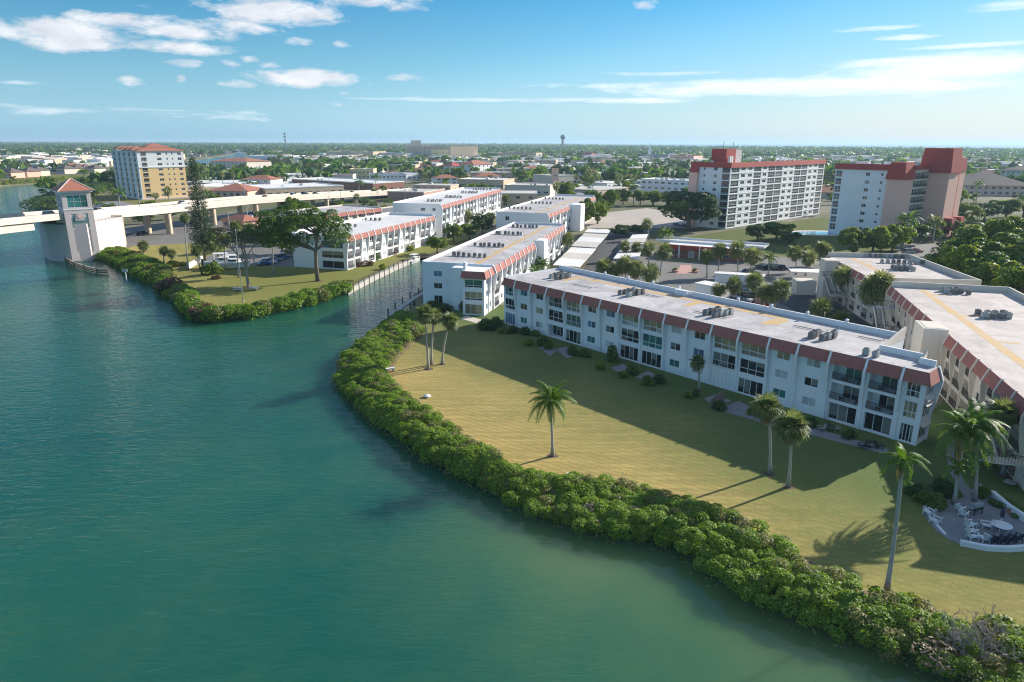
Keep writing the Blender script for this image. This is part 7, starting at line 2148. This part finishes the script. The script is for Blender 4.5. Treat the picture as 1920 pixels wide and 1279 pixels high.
# ------------------------------------------------------------------ patio by the water
patio = GP((1729, 950), (1731, 962), (1740, 978), (1757, 997), (1780, 1013), (1812, 1025), (1850, 1032), (1890, 1034), (1935, 1031), (1990, 1020), (1990, 985), (1920, 975), (1885, 955), (1855, 928), (1838, 905), (1822, 918), (1812, 930), (1800, 935), (1770, 938), (1742, 942))
sheet('patio', [(p.x, p.y) for p in patio][::-1], GZ + .03, PAVE)
sheet('garden_path', GP((1808, 932), (1822, 922), (1795, 880), (1788, 850), (1800, 815), (1780, 820), (1774, 850), (1780, 885)), GZ + .02, PAVE)
sheet('facade_walk', GP((1335, 765), (1350, 755), (1440, 780), (1560, 812), (1668, 842), (1660, 852), (1545, 822), (1420, 790)), GZ + .02, PAVE)
for k, pts in enumerate((((1012, 652), (1030, 645), (1044, 658), (1030, 668)), ((1042, 655), (1062, 650), (1085, 666), (1062, 672)), ((1145, 690), (1170, 682), (1180, 694), (1160, 700)), ((1190, 706), (1215, 696), (1240, 708), (1215, 716)), ((1318, 748), (1340, 740), (1372, 752), (1345, 762)), ((1358, 762), (1385, 752), (1425, 772), (1400, 782)))):
    sheet('terrace', GP(*pts), GZ + .025, PAVE)
sheet('lawn_path', GP((862, 597), (875, 592), (905, 600), (893, 606)), GZ + .02, CONCW)
def low_wall(pts, h, t, label, name='low_wall', m=None):
    O = pts[0]; o = empty(name, (O.x, O.y, GZ), 0, label, 'wall')
    b = inset(pts, t)
    for i in range(len(pts) - 1):
        q = [pts[i], pts[i + 1], b[i + 1], b[i]]
        mb = MB(); mb.poly([(v.x - O.x, v.y - O.y) for v in q], 0, h); mb.build('wall_block', [m or WHITE], o)
low_wall(inset(GP((1800, 1024), (1850, 1034), (1890, 1036), (1935, 1033), (1990, 1022)), .0), .5, .35, 'curved low white seat wall round the patio edge')
low_wall(GP((1855, 932), (1885, 958), (1920, 981), (1990, 1010)), .75, .4, 'white retaining wall of the planting bed by the patio')
low_wall(GP((1732, 950), (1742, 972), (1770, 1003)), .12, .25, 'white kerb round the left patio edge')
def adirondack(loc, rz, m, label, group):
    o = empty('patio_chair', loc, rz, label, 'chair', group)
    key = ('adi', m.name)
    if key not in WM:
        s = MB(); s.prism([(-.35, .38), (.35, .28), (.35, .25), (-.35, .35)][::-1], -.28, .28)
        bk = MB()
        for i in range(5):
            x = -.24 + .12 * i; hh = 1.0 - .06 * abs(i - 2)
            bk.face([(x - .052, .28, .27), (x + .052, .28, .27), (x + .052, .55, hh), (x - .052, .55, hh)]); bk.face([(x - .052, .31, .27), (x - .052, .58, hh), (x + .052, .58, hh), (x + .052, .31, .27)])
            bk.face([(x - .052, .55, hh), (x + .052, .55, hh), (x + .052, .58, hh), (x - .052, .58, hh)])
        ar = MB(); ar.box(-.07, .07, -.42, .42, .55, .58)
        lg = MB(); lg.box(-.03, .03, -.04, .04, 0, .55)
        WM[key] = [q.mesh(n, [m]) for q, n in ((s, 'chair_seat'), (bk, 'chair_back'), (ar, 'chair_arm'), (lg, 'chair_leg'))]
    s, bk, ar, lg = WM[key]
    place('seat', s, o); place('backrest', bk, o)
    for sx in (-1, 1):
        place('arm', ar, o, (sx * .35, 0, 0)); place('leg', lg, o, (sx * .32, -.36, 0)); place('leg', lg, o, (sx * .32, .4, 0), (0, 0, 0), (1, 1, .62))
    return o
PZ = GZ + .03
for (x, y, a, lab) in ((1741, 966, 200, 'white patio chair at the far left rim, back one'), (1753, 981, 210, 'white patio chair at the far left rim, front one'), (1800, 958, 120, 'white patio chair beside the barbecue, rear one'), (1806, 968, 130, 'white patio chair beside the barbecue, front one'),
                       (1819, 988, 100, 'white chair at the back of the three in file'), (1821, 1000, 95, 'white chair in the middle of the three in file'), (1823, 1011, 92, 'white chair at the front of the three in file'), (1843, 1014, 180, 'white chair beside the first navy chair'), (1848, 990, 250, 'white chair at the left of the round table')):
    adirondack(G(x, y, PZ), R(a), PLW, lab, 'white chairs on the patio')
for (x, y, lab) in ((1858, 1017, 'first navy chair from the left on the patio'), (1874, 1017, 'second navy chair from the left on the patio'), (1889, 1016, 'third navy chair from the left on the patio'), (1904, 1013, 'rightmost navy chair on the patio')):
    adirondack(G(x, y, PZ), R(190), PLN, lab, 'navy chairs on the patio')
def table(loc, r, h, m, label):
    o = empty('patio_table', loc, 0, label, 'table')
    t = MB(); t.tube([(0, 0, h - .05), (0, 0, h)], r, 16); t.build('tabletop', [m], o)
    for k in range(4):
        l = MB(); l.tube([(0, 0, 0), (0, 0, h - .05)], .035, 5); l.build('leg', [m], o, (r * .65 * math.cos(k * 1.57 + .7), r * .65 * math.sin(k * 1.57 + .7), 0))
    return o
table(G(1876, 997, PZ), .85, .74, PLW, 'round white table with the folded umbrella')
u = empty('patio_umbrella', G(1874, 990, PZ), 0, 'closed navy umbrella at the round white table', 'umbrella')
m = MB(); m.tube([(0, 0, 0), (0, 0, 2.4)], .03, 6); m.build('pole', [TRIM], u); m = MB(); m.tube([(0, 0, 1.1), (0, 0, 1.3), (0, 0, 2.0), (0, 0, 2.35)], [.08, .2, .14, .02], 8); m.build('folded_canopy', [PLN], u); m = MB(); m.tube([(0, 0, 0), (0, 0, .12)], .28, 10); m.build('base', [DARKM], u)
bq = empty('barbecue_grill', G(1829, 963, PZ), R(20), 'black barbecue grill with pale lid on the patio', 'grill')
m = MB(); m.box(-.6, .6, -.3, .3, .5, .85); m.build('firebox', [DARKM], bq); m = MB(); m.prism([(-.3, .85), (-.25, 1.1), (.0, 1.2), (.25, 1.1), (.3, .85)][::-1], -.55, .55); m.build('lid', [GREYM], bq)
for sx in (-1, 1):
    for sy in (-1, 1):
        m = MB(); m.box(-.04, .04, -.04, .04, 0, .5); m.build('leg', [DARKM], bq, (sx * .52, sy * .24, 0))
m = MB(); m.box(-1.05, -.61, -.28, .28, .8, .84); m.build('side_shelf', [GREYM], bq)
pl = empty('flower_pot', G(1890, 962, GZ + .75), 0, 'terracotta flower pot on the white retaining wall', 'pot'); m = MB(); m.tube([(0, 0, 0), (0, 0, .4)], [.16, .24], 10); m.build('pot', [RUSTR], pl); m = MB(); m.tube([(0, 0, .4), (0, 0, .42)], .2, 10); m.build('soil', [SOIL], pl)
bench = empty('lawn_bench', G(1072, 893), R(-18), 'white slatted bench slab lying near the hedge', 'bench')
for i in range(4):
    m = MB(); m.box(-.75, .75, -.24 + .13 * i, -.24 + .13 * i + .11, .34, .38); m.build('slat', [PLW], bench)
for sx in (-1, 1):
    m = MB(); m.box(-.05, .05, -.24, .26, 0, .34); m.build('leg', [CONC], bench, (sx * .6, 0, 0))
bench.scale = (.85, 1, .6)
rk = empty('white_boulder', G(801, 745), 0, 'white painted boulder on the lawn edge beside the hedge', 'boulder')
def rock_mesh(s, m, seed):
    g = random.Random(seed); mb = MB(); rings = []
    for k in range(6):
        t = k / 5; r = s * math.sin(math.pi * (.12 + .86 * t)); rings.append([(r * math.cos(2 * math.pi * j / 9) * g.uniform(.85, 1.1), r * math.sin(2 * math.pi * j / 9) * g.uniform(.85, 1.1), s * .9 * t) for j in range(9)])
    for a, b in zip(rings, rings[1:]):
        for j in range(9): mb.face([a[j], a[(j + 1) % 9], b[(j + 1) % 9], b[j]])
    mb.face(rings[-1]); return mb.mesh('rock', [m])
place('stone', rock_mesh(.55, TRIM, 1), rk)
rk = empty('boulder', G(1893, 908), 0, 'grey boulder at the foot of the dark sabal palm', 'boulder'); place('stone', rock_mesh(.6, ROCK, 2), rk)
rk = empty('concrete_table', G(731, 697), R(20), 'pale concrete slab table at the lawn tip', 'table'); m = MB(); m.box(-.9, .9, -.35, .35, .5, .6); m.build('tabletop', [TRIM], rk)
for sx in (-1, 1):
    m = MB(); m.box(-.12, .12, -.25, .25, 0, .5); m.build('leg', [CONC], rk, (sx * .55, 0, 0))
for k, (x, y) in enumerate(((446, 545), (477, 544))):
    t = empty('picnic_bench', G(x, y), R(10), ('left white picnic bench under the bare tree', 'right white picnic bench under the bare tree')[k], 'bench')
    m = MB(); m.box(-1, 1, -.4, .4, .7, .76); m.build('tabletop', [TRIM], t)
    for sy in (-1, 1): m = MB(); m.box(-1, 1, sy * .75 - .14, sy * .75 + .14, .42, .47); m.build('seat', [TRIM], t)
    for sx in (-1, 1): m = MB(); m.box(sx * .7 - .05, sx * .7 + .05, -.75, .75, 0, .42); m.box(sx * .7 - .05, sx * .7 + .05, -.1, .1, .42, .7); m.build('leg', [CONC], t)
w = G(352, 505); low_wall([G(353, 505), G(382, 489)], 1.6, .25, 'short white garden wall left of the conifer', 'garden_wall')
sw_ = empty('screen_wall', G(1352, 757), MANG + math.pi / 2, 'brown latticed screen wall between two terraces', 'screen wall')
for i in range(8):
    m = MB(); m.box(-2.6 + .42 * i, -2.6 + .42 * i + .36, -.06, .06, 0, 1.9 - .12 * abs(i - 5)); m.build('board', [simple('brown_board', (.26, .19, .15), .85) if 'brown_board' not in MATS else MATS['brown_board']], sw_)
# facade furniture
def cafe(loc, m, label, rz=0):
    o = empty('terrace_table', loc, rz, label, 'table')
    t = MB(); t.tube([(0, 0, .7), (0, 0, .74)], .5, 12); t.build('tabletop', [m], o); t = MB(); t.tube([(0, 0, 0), (0, 0, .7)], .05, 6); t.build('pedestal', [m], o); t = MB(); t.tube([(0, 0, 0), (0, 0, .05)], .3, 10); t.build('foot', [m], o)
for (x, y, lab) in ((1630, 838, 'dark terrace table under the second balcony stack'), (1552, 806, 'small terrace table under the first balcony stack')):
    p = G(x, y, GZ + .02); cafe(p, DARKM, lab)
    for k in range(2): adirondack(Vector((p.x + (1.0 if k else -1.0), p.y - .3, p.z)), R(90 if k else -90), DARKM if y > 820 else WOODL, ('left' if not k else 'right') + ' chair of the ' + lab, 'terrace chairs')
for i, (x, d) in enumerate(((66.2, 0), (70.7, 1))):
    for fl in (1, 2):
        z = GZ + (0, 2.95, 5.65)[fl]
        for k, (dx, rz) in enumerate(((.9, -70), (3.0, 60))):
            q = (MA.x + math.cos(MANG) * (x + dx) - math.sin(MANG) * (.42 if fl < 3 else .3), MA.y + math.sin(MANG) * (x + dx) + math.cos(MANG) * .42, z)
            adirondack(q, MANG + R(rz), DARKM, f"{'left' if k == 0 else 'right'} dark chair on the {'middle' if fl == 1 else 'top'} balcony of the {'left' if i == 0 else 'right'} balcony stack", 'chairs on the balconies').scale = (.72, .72, .8)
# garden lamps on the parapet walk, court lamps
for k, (x, y) in enumerate(((1266, 496), (1303, 497))):
    o = empty('planter', G(x, y + 14), 0, ('left' if k == 0 else 'right') + ' round planter at the clubhouse entrance walk', 'planter'); m = MB(); m.tube([(0, 0, 0), (0, 0, .5)], [.9, 1.0], 12); m.build('bowl', [PINKPAVE], o); place('foliage', SHR['yellow'], o, (0, 0, .4), (0, 0, 0), (.9, .9, .9))
o = empty('tilted_canopy', G(1512, 528), R(-12), 'small white flat canopy roof in the courtyard corner', 'carport')
m = MB(); m.box(-4.5, 4.5, -2.6, 2.6, 2.7, 2.95); m.build('roof_panel', [WHITER], o)
for sx in (-1, 1):
    for sy in (-1, 1): m = MB(); m.tube([(0, 0, 0), (0, 0, 2.7)], .09, 6); m.build('post', [TRIM], o, (sx * 4, sy * 2.2, 0))
for k, (x, y, w, d, h, lab) in enumerate(((1335, 554, 7, 4, 2.6, 'white flat utility hut peeping over the long roof'), (1385, 531, 12, 3, 2.3, 'long white walled bin store behind the cars'))):
    o = empty('utility_hut', G(x, y), MANG + .5 * k, lab, 'hut'); m = MB(); m.box(-w / 2, w / 2, -d / 2, d / 2, 0, h); m.build('wall', [WHITE], o); m = MB(); m.box(-w / 2 - .2, w / 2 + .2, -d / 2 - .2, d / 2 + .2, h, h + .2); m.build('roof', [WHITER], o)

# ------------------------------------------------------------------ far landmarks
b = at_dist(1055, 275, 2600); b.z = GZ
o = empty('water_tower', b, 0, 'distant dark water tower standing above the horizon', 'water tower')
ht = height_of(b, 1055, 252) - GZ
m = MB()
for k in range(6): m.tube([(7 * math.cos(k * 1.047), 7 * math.sin(k * 1.047), 0), (4 * math.cos(k * 1.047), 4 * math.sin(k * 1.047), ht - 18)], .6, 5)
m.tube([(0, 0, 0), (0, 0, ht - 16)], 1.6, 8); m.build('legs', [GREYM], o)
m = MB(); m.tube([(0, 0, ht - 19), (0, 0, ht - 15), (0, 0, ht - 8), (0, 0, ht - 4), (0, 0, ht)], [1.5, 8, 9, 7.5, .5], 16); m.build('tank', [simple('water_tower_paint', (0.10, 0.16, 0.19), .6)], o, smooth=True)
b = at_dist(538, 300, 1500); b.z = GZ; ht = height_of(b, 537, 250) - GZ
o = empty('radio_mast', b, 0, 'thin lattice radio mast above the town', 'radio mast')
m = MB()
for k in range(3): m.tube([(2.2 * math.cos(k * 2.094), 2.2 * math.sin(k * 2.094), 0), (.7 * math.cos(k * 2.094), .7 * math.sin(k * 2.094), ht)], .28, 4)
for z in range(0, int(ht), 5):
    r0, r1 = 2.2 - 1.5 * z / ht, 2.2 - 1.5 * min(ht, z + 5) / ht
    for k in range(3): m.tube([(r0 * math.cos(k * 2.094), r0 * math.sin(k * 2.094), z), (r1 * math.cos((k + 1) * 2.094), r1 * math.sin((k + 1) * 2.094), min(ht, z + 5))], .15, 3, cap=False)
m.build('lattice', [GREYM], o)
m = MB()
for z in (.72, .86, .97): m.box(-2.4, 2.4, -2.4, 2.4, ht * z, ht * z + 2)
m.build('antenna_panel', [GREYM], o)
b = at_dist(1218, 285, 1500); b.z = GZ
o = empty('church_spire', b, 0, 'small white steeple in the distant trees', 'church'); ht = height_of(b, 1218, 268) - GZ
m = MB(); m.box(-3, 3, -3, 3, 0, ht * .6); m.build('tower_wall', [WHITE], o); m = MB(); m.tube([(0, 0, ht * .6), (0, 0, ht)], [3, .2], 6); m.build('spire', [WHITE], o)

# ------------------------------------------------------------------ the town: houses and trees beyond the blocks
def blocked_poly(): 
    return [[(-30, 50), (-60, 150), (-150, 210), (-160, 240), (-110, 330), (-98, 372), (-60, 330), (0, 372), (45, 345), (60, 395), (170, 380), (180, 250), (330, 330), (340, 420), (130, 420), (80, 80)],
            [(-480, 300), (-300, 430), (-340, 600), (-430, 830), (-600, 1550), (-1060, 3100), (-1080, 3100), (-670, 1540), (-520, 850), (-430, 690), (-430, 560), (-700, 400)],
            [(-150, 180), (-185, 303), (-240, 370), (-270, 380), (-300, 430), (-480, 300), (-300, 100)],
            [(-275, 380), (-200, 330), (-170, 450), (-215, 520), (-280, 500), (-330, 600), (-300, 470)],
            [(-160, 230), (-150, 190), (-128, 190), (-125, 330), (-85, 372), (-60, 460), (-75, 470), (-150, 400), (-165, 300)]]
BLK = blocked_poly()
BLK.append([(-.46 * 900, 900), (-.46 * 1620, 1620), (-.34 * 1620, 1620), (-.34 * 900, 900)])
def inside(p, poly):
    c = False; j = len(poly) - 1
    for i in range(len(poly)):
        if (poly[i][1] > p[1]) != (poly[j][1] > p[1]) and p[0] < (poly[j][0] - poly[i][0]) * (p[1] - poly[i][1]) / (poly[j][1] - poly[i][1]) + poly[i][0]: c = not c
        j = i
    return c
# footprints of named buildings and trees already standing
FOOT = []
for ob in list(COL.objects):
    if ob.parent is None and ob.get('category') in ('building', 'house', 'tower', 'hospital', 'apartment building', 'high-rise', 'clubhouse'):
        bb = [ob.matrix_basis @ Vector(c) for ch in KIDS.get(ob.name, []) if ch.data for c in ch.bound_box] 
        bb = [ob.matrix_basis @ (ch.matrix_basis @ Vector(c)) for ch in KIDS.get(ob.name, []) if ch.name.startswith('wall') for c in ch.bound_box]
        if bb: FOOT.append((min(v.x for v in bb) - 4, max(v.x for v in bb) + 4, min(v.y for v in bb) - 4, max(v.y for v in bb) + 4))
def in_view_front(x, y):
    """keep sight lines to the named fronts: nothing tall within 25 m before them"""
    dd = math.hypot(x, y)
    for k in (1.0, 1 + 25 / dd, 1 + 50 / dd):
        for (a, b_, c, d) in FOOT:
            if a < x * k < b_ and c < y * k < d: return True
    return False
CELL = {}
def free(x, y, r):
    if any(inside((x, y), q) for q in BLK) or in_view_front(x, y): return False
    i, j = int(x // 40), int(y // 40)
    for a in range(i - 1, i + 2):
        for b_ in range(j - 1, j + 2):
            for (u, v, s) in CELL.get((a, b_), ()):
                if (u - x) ** 2 + (v - y) ** 2 < (r + s) ** 2 * .64: return False
    CELL.setdefault((i, j), []).append((x, y, r))
    return True
tr = random.Random(21)
def polar(dmin, dmax, pw=1.0):
    a = R(tr.uniform(-39, 39)); d = dmin + (dmax - dmin) * tr.random() ** pw
    return d * math.sin(a), d * math.cos(a), d
# house kinds
HK = []
def house_proto(L, D, h, rh, wm, rm, flat, rows, label, group):
    o = empty('town_house', (0, 0, GZ), 0, label, 'house', group)
    if not flat: hip_parts(o, L, D, h, rh, wm, rm, rows, max(2, int(L / 5)), .7)
    else:
        mb = MB(); ops = []; nw = max(2, int(L / 5)); fh = h / rows
        for r in range(rows):
            for i in range(nw):
                c = L * (i + .5) / nw; ops.append((c - .9, c + .9, r * fh + .35 * fh, r * fh + .75 * fh, .2))
        wall_face(mb, (0, 0, 0), 0, L, 0, h, ops)
        mb.face([(L, 0, 0), (L, D, 0), (L, D, h), (L, 0, h)]); mb.face([(L, D, 0), (0, D, 0), (0, D, h), (L, D, h)]); mb.face([(0, D, 0), (0, 0, 0), (0, 0, h), (0, D, h)])
        mb.build('wall', [wm], o)
        rb = MB(); rb.box(-.2, L + .2, -.2, D + .2, h - .004, h + .5); rb.build('roof', [rm], o)
        for (xa, xb, za, zb, d) in ops: window(o, 1.8, round(zb - za, 1), 2, 1, GDARK, (0, 0, 0), (xa + xb) / 2, .1, za, panes=False)
        ub = MB(); ub.box(L * .3, L * .3 + 2, D * .5, D * .5 + 2, h + .5, h + 1.7); ub.build('roof_machine', [ACL], o)
    return o
HSPEC = [(16, 12, 3.6, 3, CREAM, RUSTR, False, 1, 'low cream house with clay tile roof among the town trees', 'clay roofed houses of the town'),
         (18, 13, 6.2, 3, WHITE, RUSTR, False, 2, 'two storey white house with clay tile roof in the town', 'two storey clay roofed houses of the town'),
         (22, 16, 4.0, 0, WHITE, WHITER, True, 1, 'low white flat roofed building in the town', 'white flat roofed buildings of the town'),
         (34, 22, 5.0, 0, CREAM, WHITER, True, 1, 'long cream flat roofed store in the town', 'cream flat roofed stores of the town'),
         (26, 16, 7.5, 0, TAN, LIGHTR, True, 2, 'tan two storey flat roofed block in the town', 'tan flat roofed blocks of the town'),
         (17, 12, 3.4, 3, WHITE, GREYR, False, 1, 'white bungalow with grey hip roof in the town', 'grey roofed bungalows of the town'),
         (15, 12, 3.4, 3, TAN, BROWNR, False, 1, 'tan bungalow with brown roof in the town', 'brown roofed bungalows of the town'),
         (30, 20, 6.5, 0, GREYW, WHITER, True, 2, 'grey walled flat roofed block in the town', 'grey flat roofed blocks of the town')]
PRO = [None] * len(HSPEC)
nh = 0
for t in range(9000):
    x, y, d = polar(330, 1250, 1.1)
    side = x / y
    if side > .40 and d < 900 and tr.random() < .75: continue
    k = tr.choices(range(8), (2, 2, 5, 5, 3, 2, 1, 2))[0]
    L, D = HSPEC[k][0], HSPEC[k][1]
    rz = R(tr.choice((-12, -12, 18, 50, 0)) + tr.uniform(-4, 4))
    ca, sa = math.cos(rz) * 1.3, math.sin(rz) * 1.3
    cs = [(x + ca * a - sa * b_, y + sa * a + ca * b_) for a, b_ in ((0, 0), (L, 0), (L, D), (0, D))]
    if any(in_view_front(*p) or any(inside(p, q) for q in BLK) for p in cs): continue
    if not free((cs[0][0] + cs[2][0]) / 2, (cs[0][1] + cs[2][1]) / 2, max(L, D) * .62): continue
    if PRO[k] is None:
        PRO[k] = house_proto(*HSPEC[k]); o = PRO[k]; o.location = (x, y, GZ); o.rotation_euler.z = rz
    else:
        o = dup(PRO[k], (x, y, GZ), rz)
    s = tr.uniform(.95, 1.5); o.scale = (s, s, tr.uniform(.85, 1.15))
    nh += 1
    if nh >= 300: break
# trees one by one, nearest first; then the far wood
TK = [('far_green', 'broadleaf_tree', 'mid green round tree among the town houses', 'green trees of the town'), ('far_dark', 'broadleaf_tree', 'dark green round tree among the town houses', 'dark trees of the town'), ('far_lime', 'broadleaf_tree', 'light yellow green tree among the town houses', 'light trees of the town')]
cand = []
for t in range(9000):
    x, y, d = polar(250, 780, .8)
    if free(x, y, 4.2): cand.append((d, x, y))
    if len(cand) >= 360: break
cand.sort()
PT = {}
def town_palm(k, x, y, h, s):
    if ('tp', k) not in PT:
        o = empty('town_palm', (x, y, GZ), 0, ('fan palm standing among the town houses', 'feather palm standing among the town houses')[k], 'palm tree', ('fan palms of the town', 'feather palms of the town')[k])
        place('trunk', palm_trunk(8, (.3, 0), .22, .16), o); place('crown', (SAB_FAR[0], COCO_FAR[0])[k], o, (.3, 0, 8))
        PT[('tp', k)] = o
    else: o = dup(PT[('tp', k)], (x, y, GZ), tr.uniform(0, 6.28))
    o.location = (x, y, GZ); o.scale = (s, s, h / 8.0)
npalm = 0; nt_ = 0
for d, x, y in cand:
    if tr.random() < .36 and npalm < 190:
        town_palm(0 if tr.random() < .6 else 1, x, y, tr.uniform(7, 13), tr.uniform(1.1, 1.6)); npalm += 1
    else:
        if nt_ >= 290: continue
        k = tr.choices((0, 1, 2), (4, 4, 2))[0]; key = TK[k]
        if key[0] not in PT:
            PT[key[0]] = tree_at(key[0], 0, 0, 8, 9, key[2], key[1], key[3], 0, Vector((x, y, GZ))); o = PT[key[0]]
        else: o = dup(PT[key[0]], (x, y, GZ), tr.uniform(0, 6.28))
        h = tr.uniform(5, 10.5); w = h * tr.uniform(.95, 1.5)
        o.scale = (w / 9, w / 9, h / 8); nt_ += 1
# the wood beyond: every tree a few leaf clusters
def far_wood():
    g = np.random.default_rng(31)
    n = 26000
    a = np.radians(g.uniform(-40, 40, n)); d = 620 + (7800 - 620) * g.random(n) ** 1.35
    X, Y = d * np.sin(a), d * np.cos(a)
    line = lambda x, y: y < np.interp(x / np.maximum(y, 1), [-.2, .03, .15, .40, .75, .9], [8900, 8000, 5150, 4250, 3500, 3200]) 
    keep = line(X, Y)
    keep &= np.array([not any(inside((x, y), q) for q in BLK[1:4] + BLK[-1:]) for x, y in zip(X, Y)])
    dens = np.sin(X / 170 + 1.3) * np.sin(Y / 210 + X / 400) 
    keep &= (g.random(n) < .34 + .25 * dens) | ((d > 1700) & (g.random(n) < .85))
    for k in (0, 30, 60, 90):
        kx, ky = X * (1 + k / d), Y * (1 + k / d)
        for f in FOOT: keep &= ~((kx > f[0]) & (kx < f[1]) & (ky > f[2]) & (ky < f[3]))
    X, Y, d = X[keep], Y[keep], d[keep]; n = len(X)
    h = g.uniform(6, 13, n) * (1 + .25 * (d > 2500)); w = h * g.uniform(.5, .8, n) * (1 + d / 5000)
    kk = 15
    dirs = unit(g.normal(size=(n * kk, 3)) + np.array([0, 0, .5]))
    P = np.repeat(np.stack([X, Y, GZ + h * .58], 1), kk, 0) + dirs * np.repeat(np.stack([w, w, h * .42], 1), kk, 0) * g.uniform(.6, 1.0, (n * kk, 1))
    Nn = unit(dirs + g.normal(size=dirs.shape) * .4)
    s = np.repeat(w, kk) * g.uniform(.55, .95, n * kk)
    V, Q = rhomb(P, Nn, s * 1.25, s * .95)
    mi = np.repeat(g.choice(3, n, p=(.5, .38, .12)), kk)
    o = place('far_wood', np_mesh('far_wood', V, Q, [L_GREEN, L_DARK, L_OLIVE], mi=mi)); tag(o, 'distant mass of trees filling the plain to the horizon', 'wood', None, 'stuff')
    # pale roofs between them
    m = 3600
    a = np.radians(g.uniform(-40, 40, m)); d = 1150 + 4200 * g.random(m) ** 1.5; mb = MB()
    for ai, di in zip(a, d):
        x, y = di * math.sin(ai), di * math.cos(ai)
        if not line(np.array([x]), np.array([y]))[0] or any(inside((x, y), q) for q in BLK[1:4] + BLK[-1:]): continue
        L, D, hh = g.uniform(12, 38), g.uniform(12, 24), g.uniform(4, 11); c, s = math.cos(ai * 3), math.sin(ai * 3)
        q = [(x + c * u - s * v, y + s * u + c * v) for u, v in ((-L / 2, -D / 2), (L / 2, -D / 2), (L / 2, D / 2), (-L / 2, D / 2))]
        k = int(g.choice(3, p=(.3, .35, .35)))
        mb.poly(q, GZ, GZ + hh, k, top=False); mb.f.append([mb.pt((*p, GZ + hh)) for p in q]); mb.m.append(3 if g.random() < .6 else 4)
    o = mb.build('far_roofs', [WHITE, CREAM, TAN, WHITER, BROWNR]); tag(o, 'distant scatter of pale roofs between the far trees', 'houses', None, 'stuff')
far_wood()
sheet('canal_bank', [(-640, 1540), (-585, 1545), (-565, 1500), (-1040, 3080), (-1030, 3070), (-560, 1450)], GZ + .05, GRASS4)
# ------------------------------------------------------------------ air
HZ = MB(); HZ.box(-25100, 25100, -500, 25100, -2.6, 66)
m = bpy.data.materials.new('haze'); m.use_nodes = True; t = m.node_tree; t.nodes.clear()
ou = N(t, 'ShaderNodeOutputMaterial'); pv = N(t, 'ShaderNodeVolumePrincipled')
pv.inputs['Color'].default_value = (0.58, 0.82, 1.0, 1); pv.inputs['Density'].default_value = 0.00010; pv.inputs['Anisotropy'].default_value = 0.2
t.links.new(pv.outputs[0], ou.inputs['Volume'])
tag(HZ.build('haze', [m]), None, None, None, 'stuff')
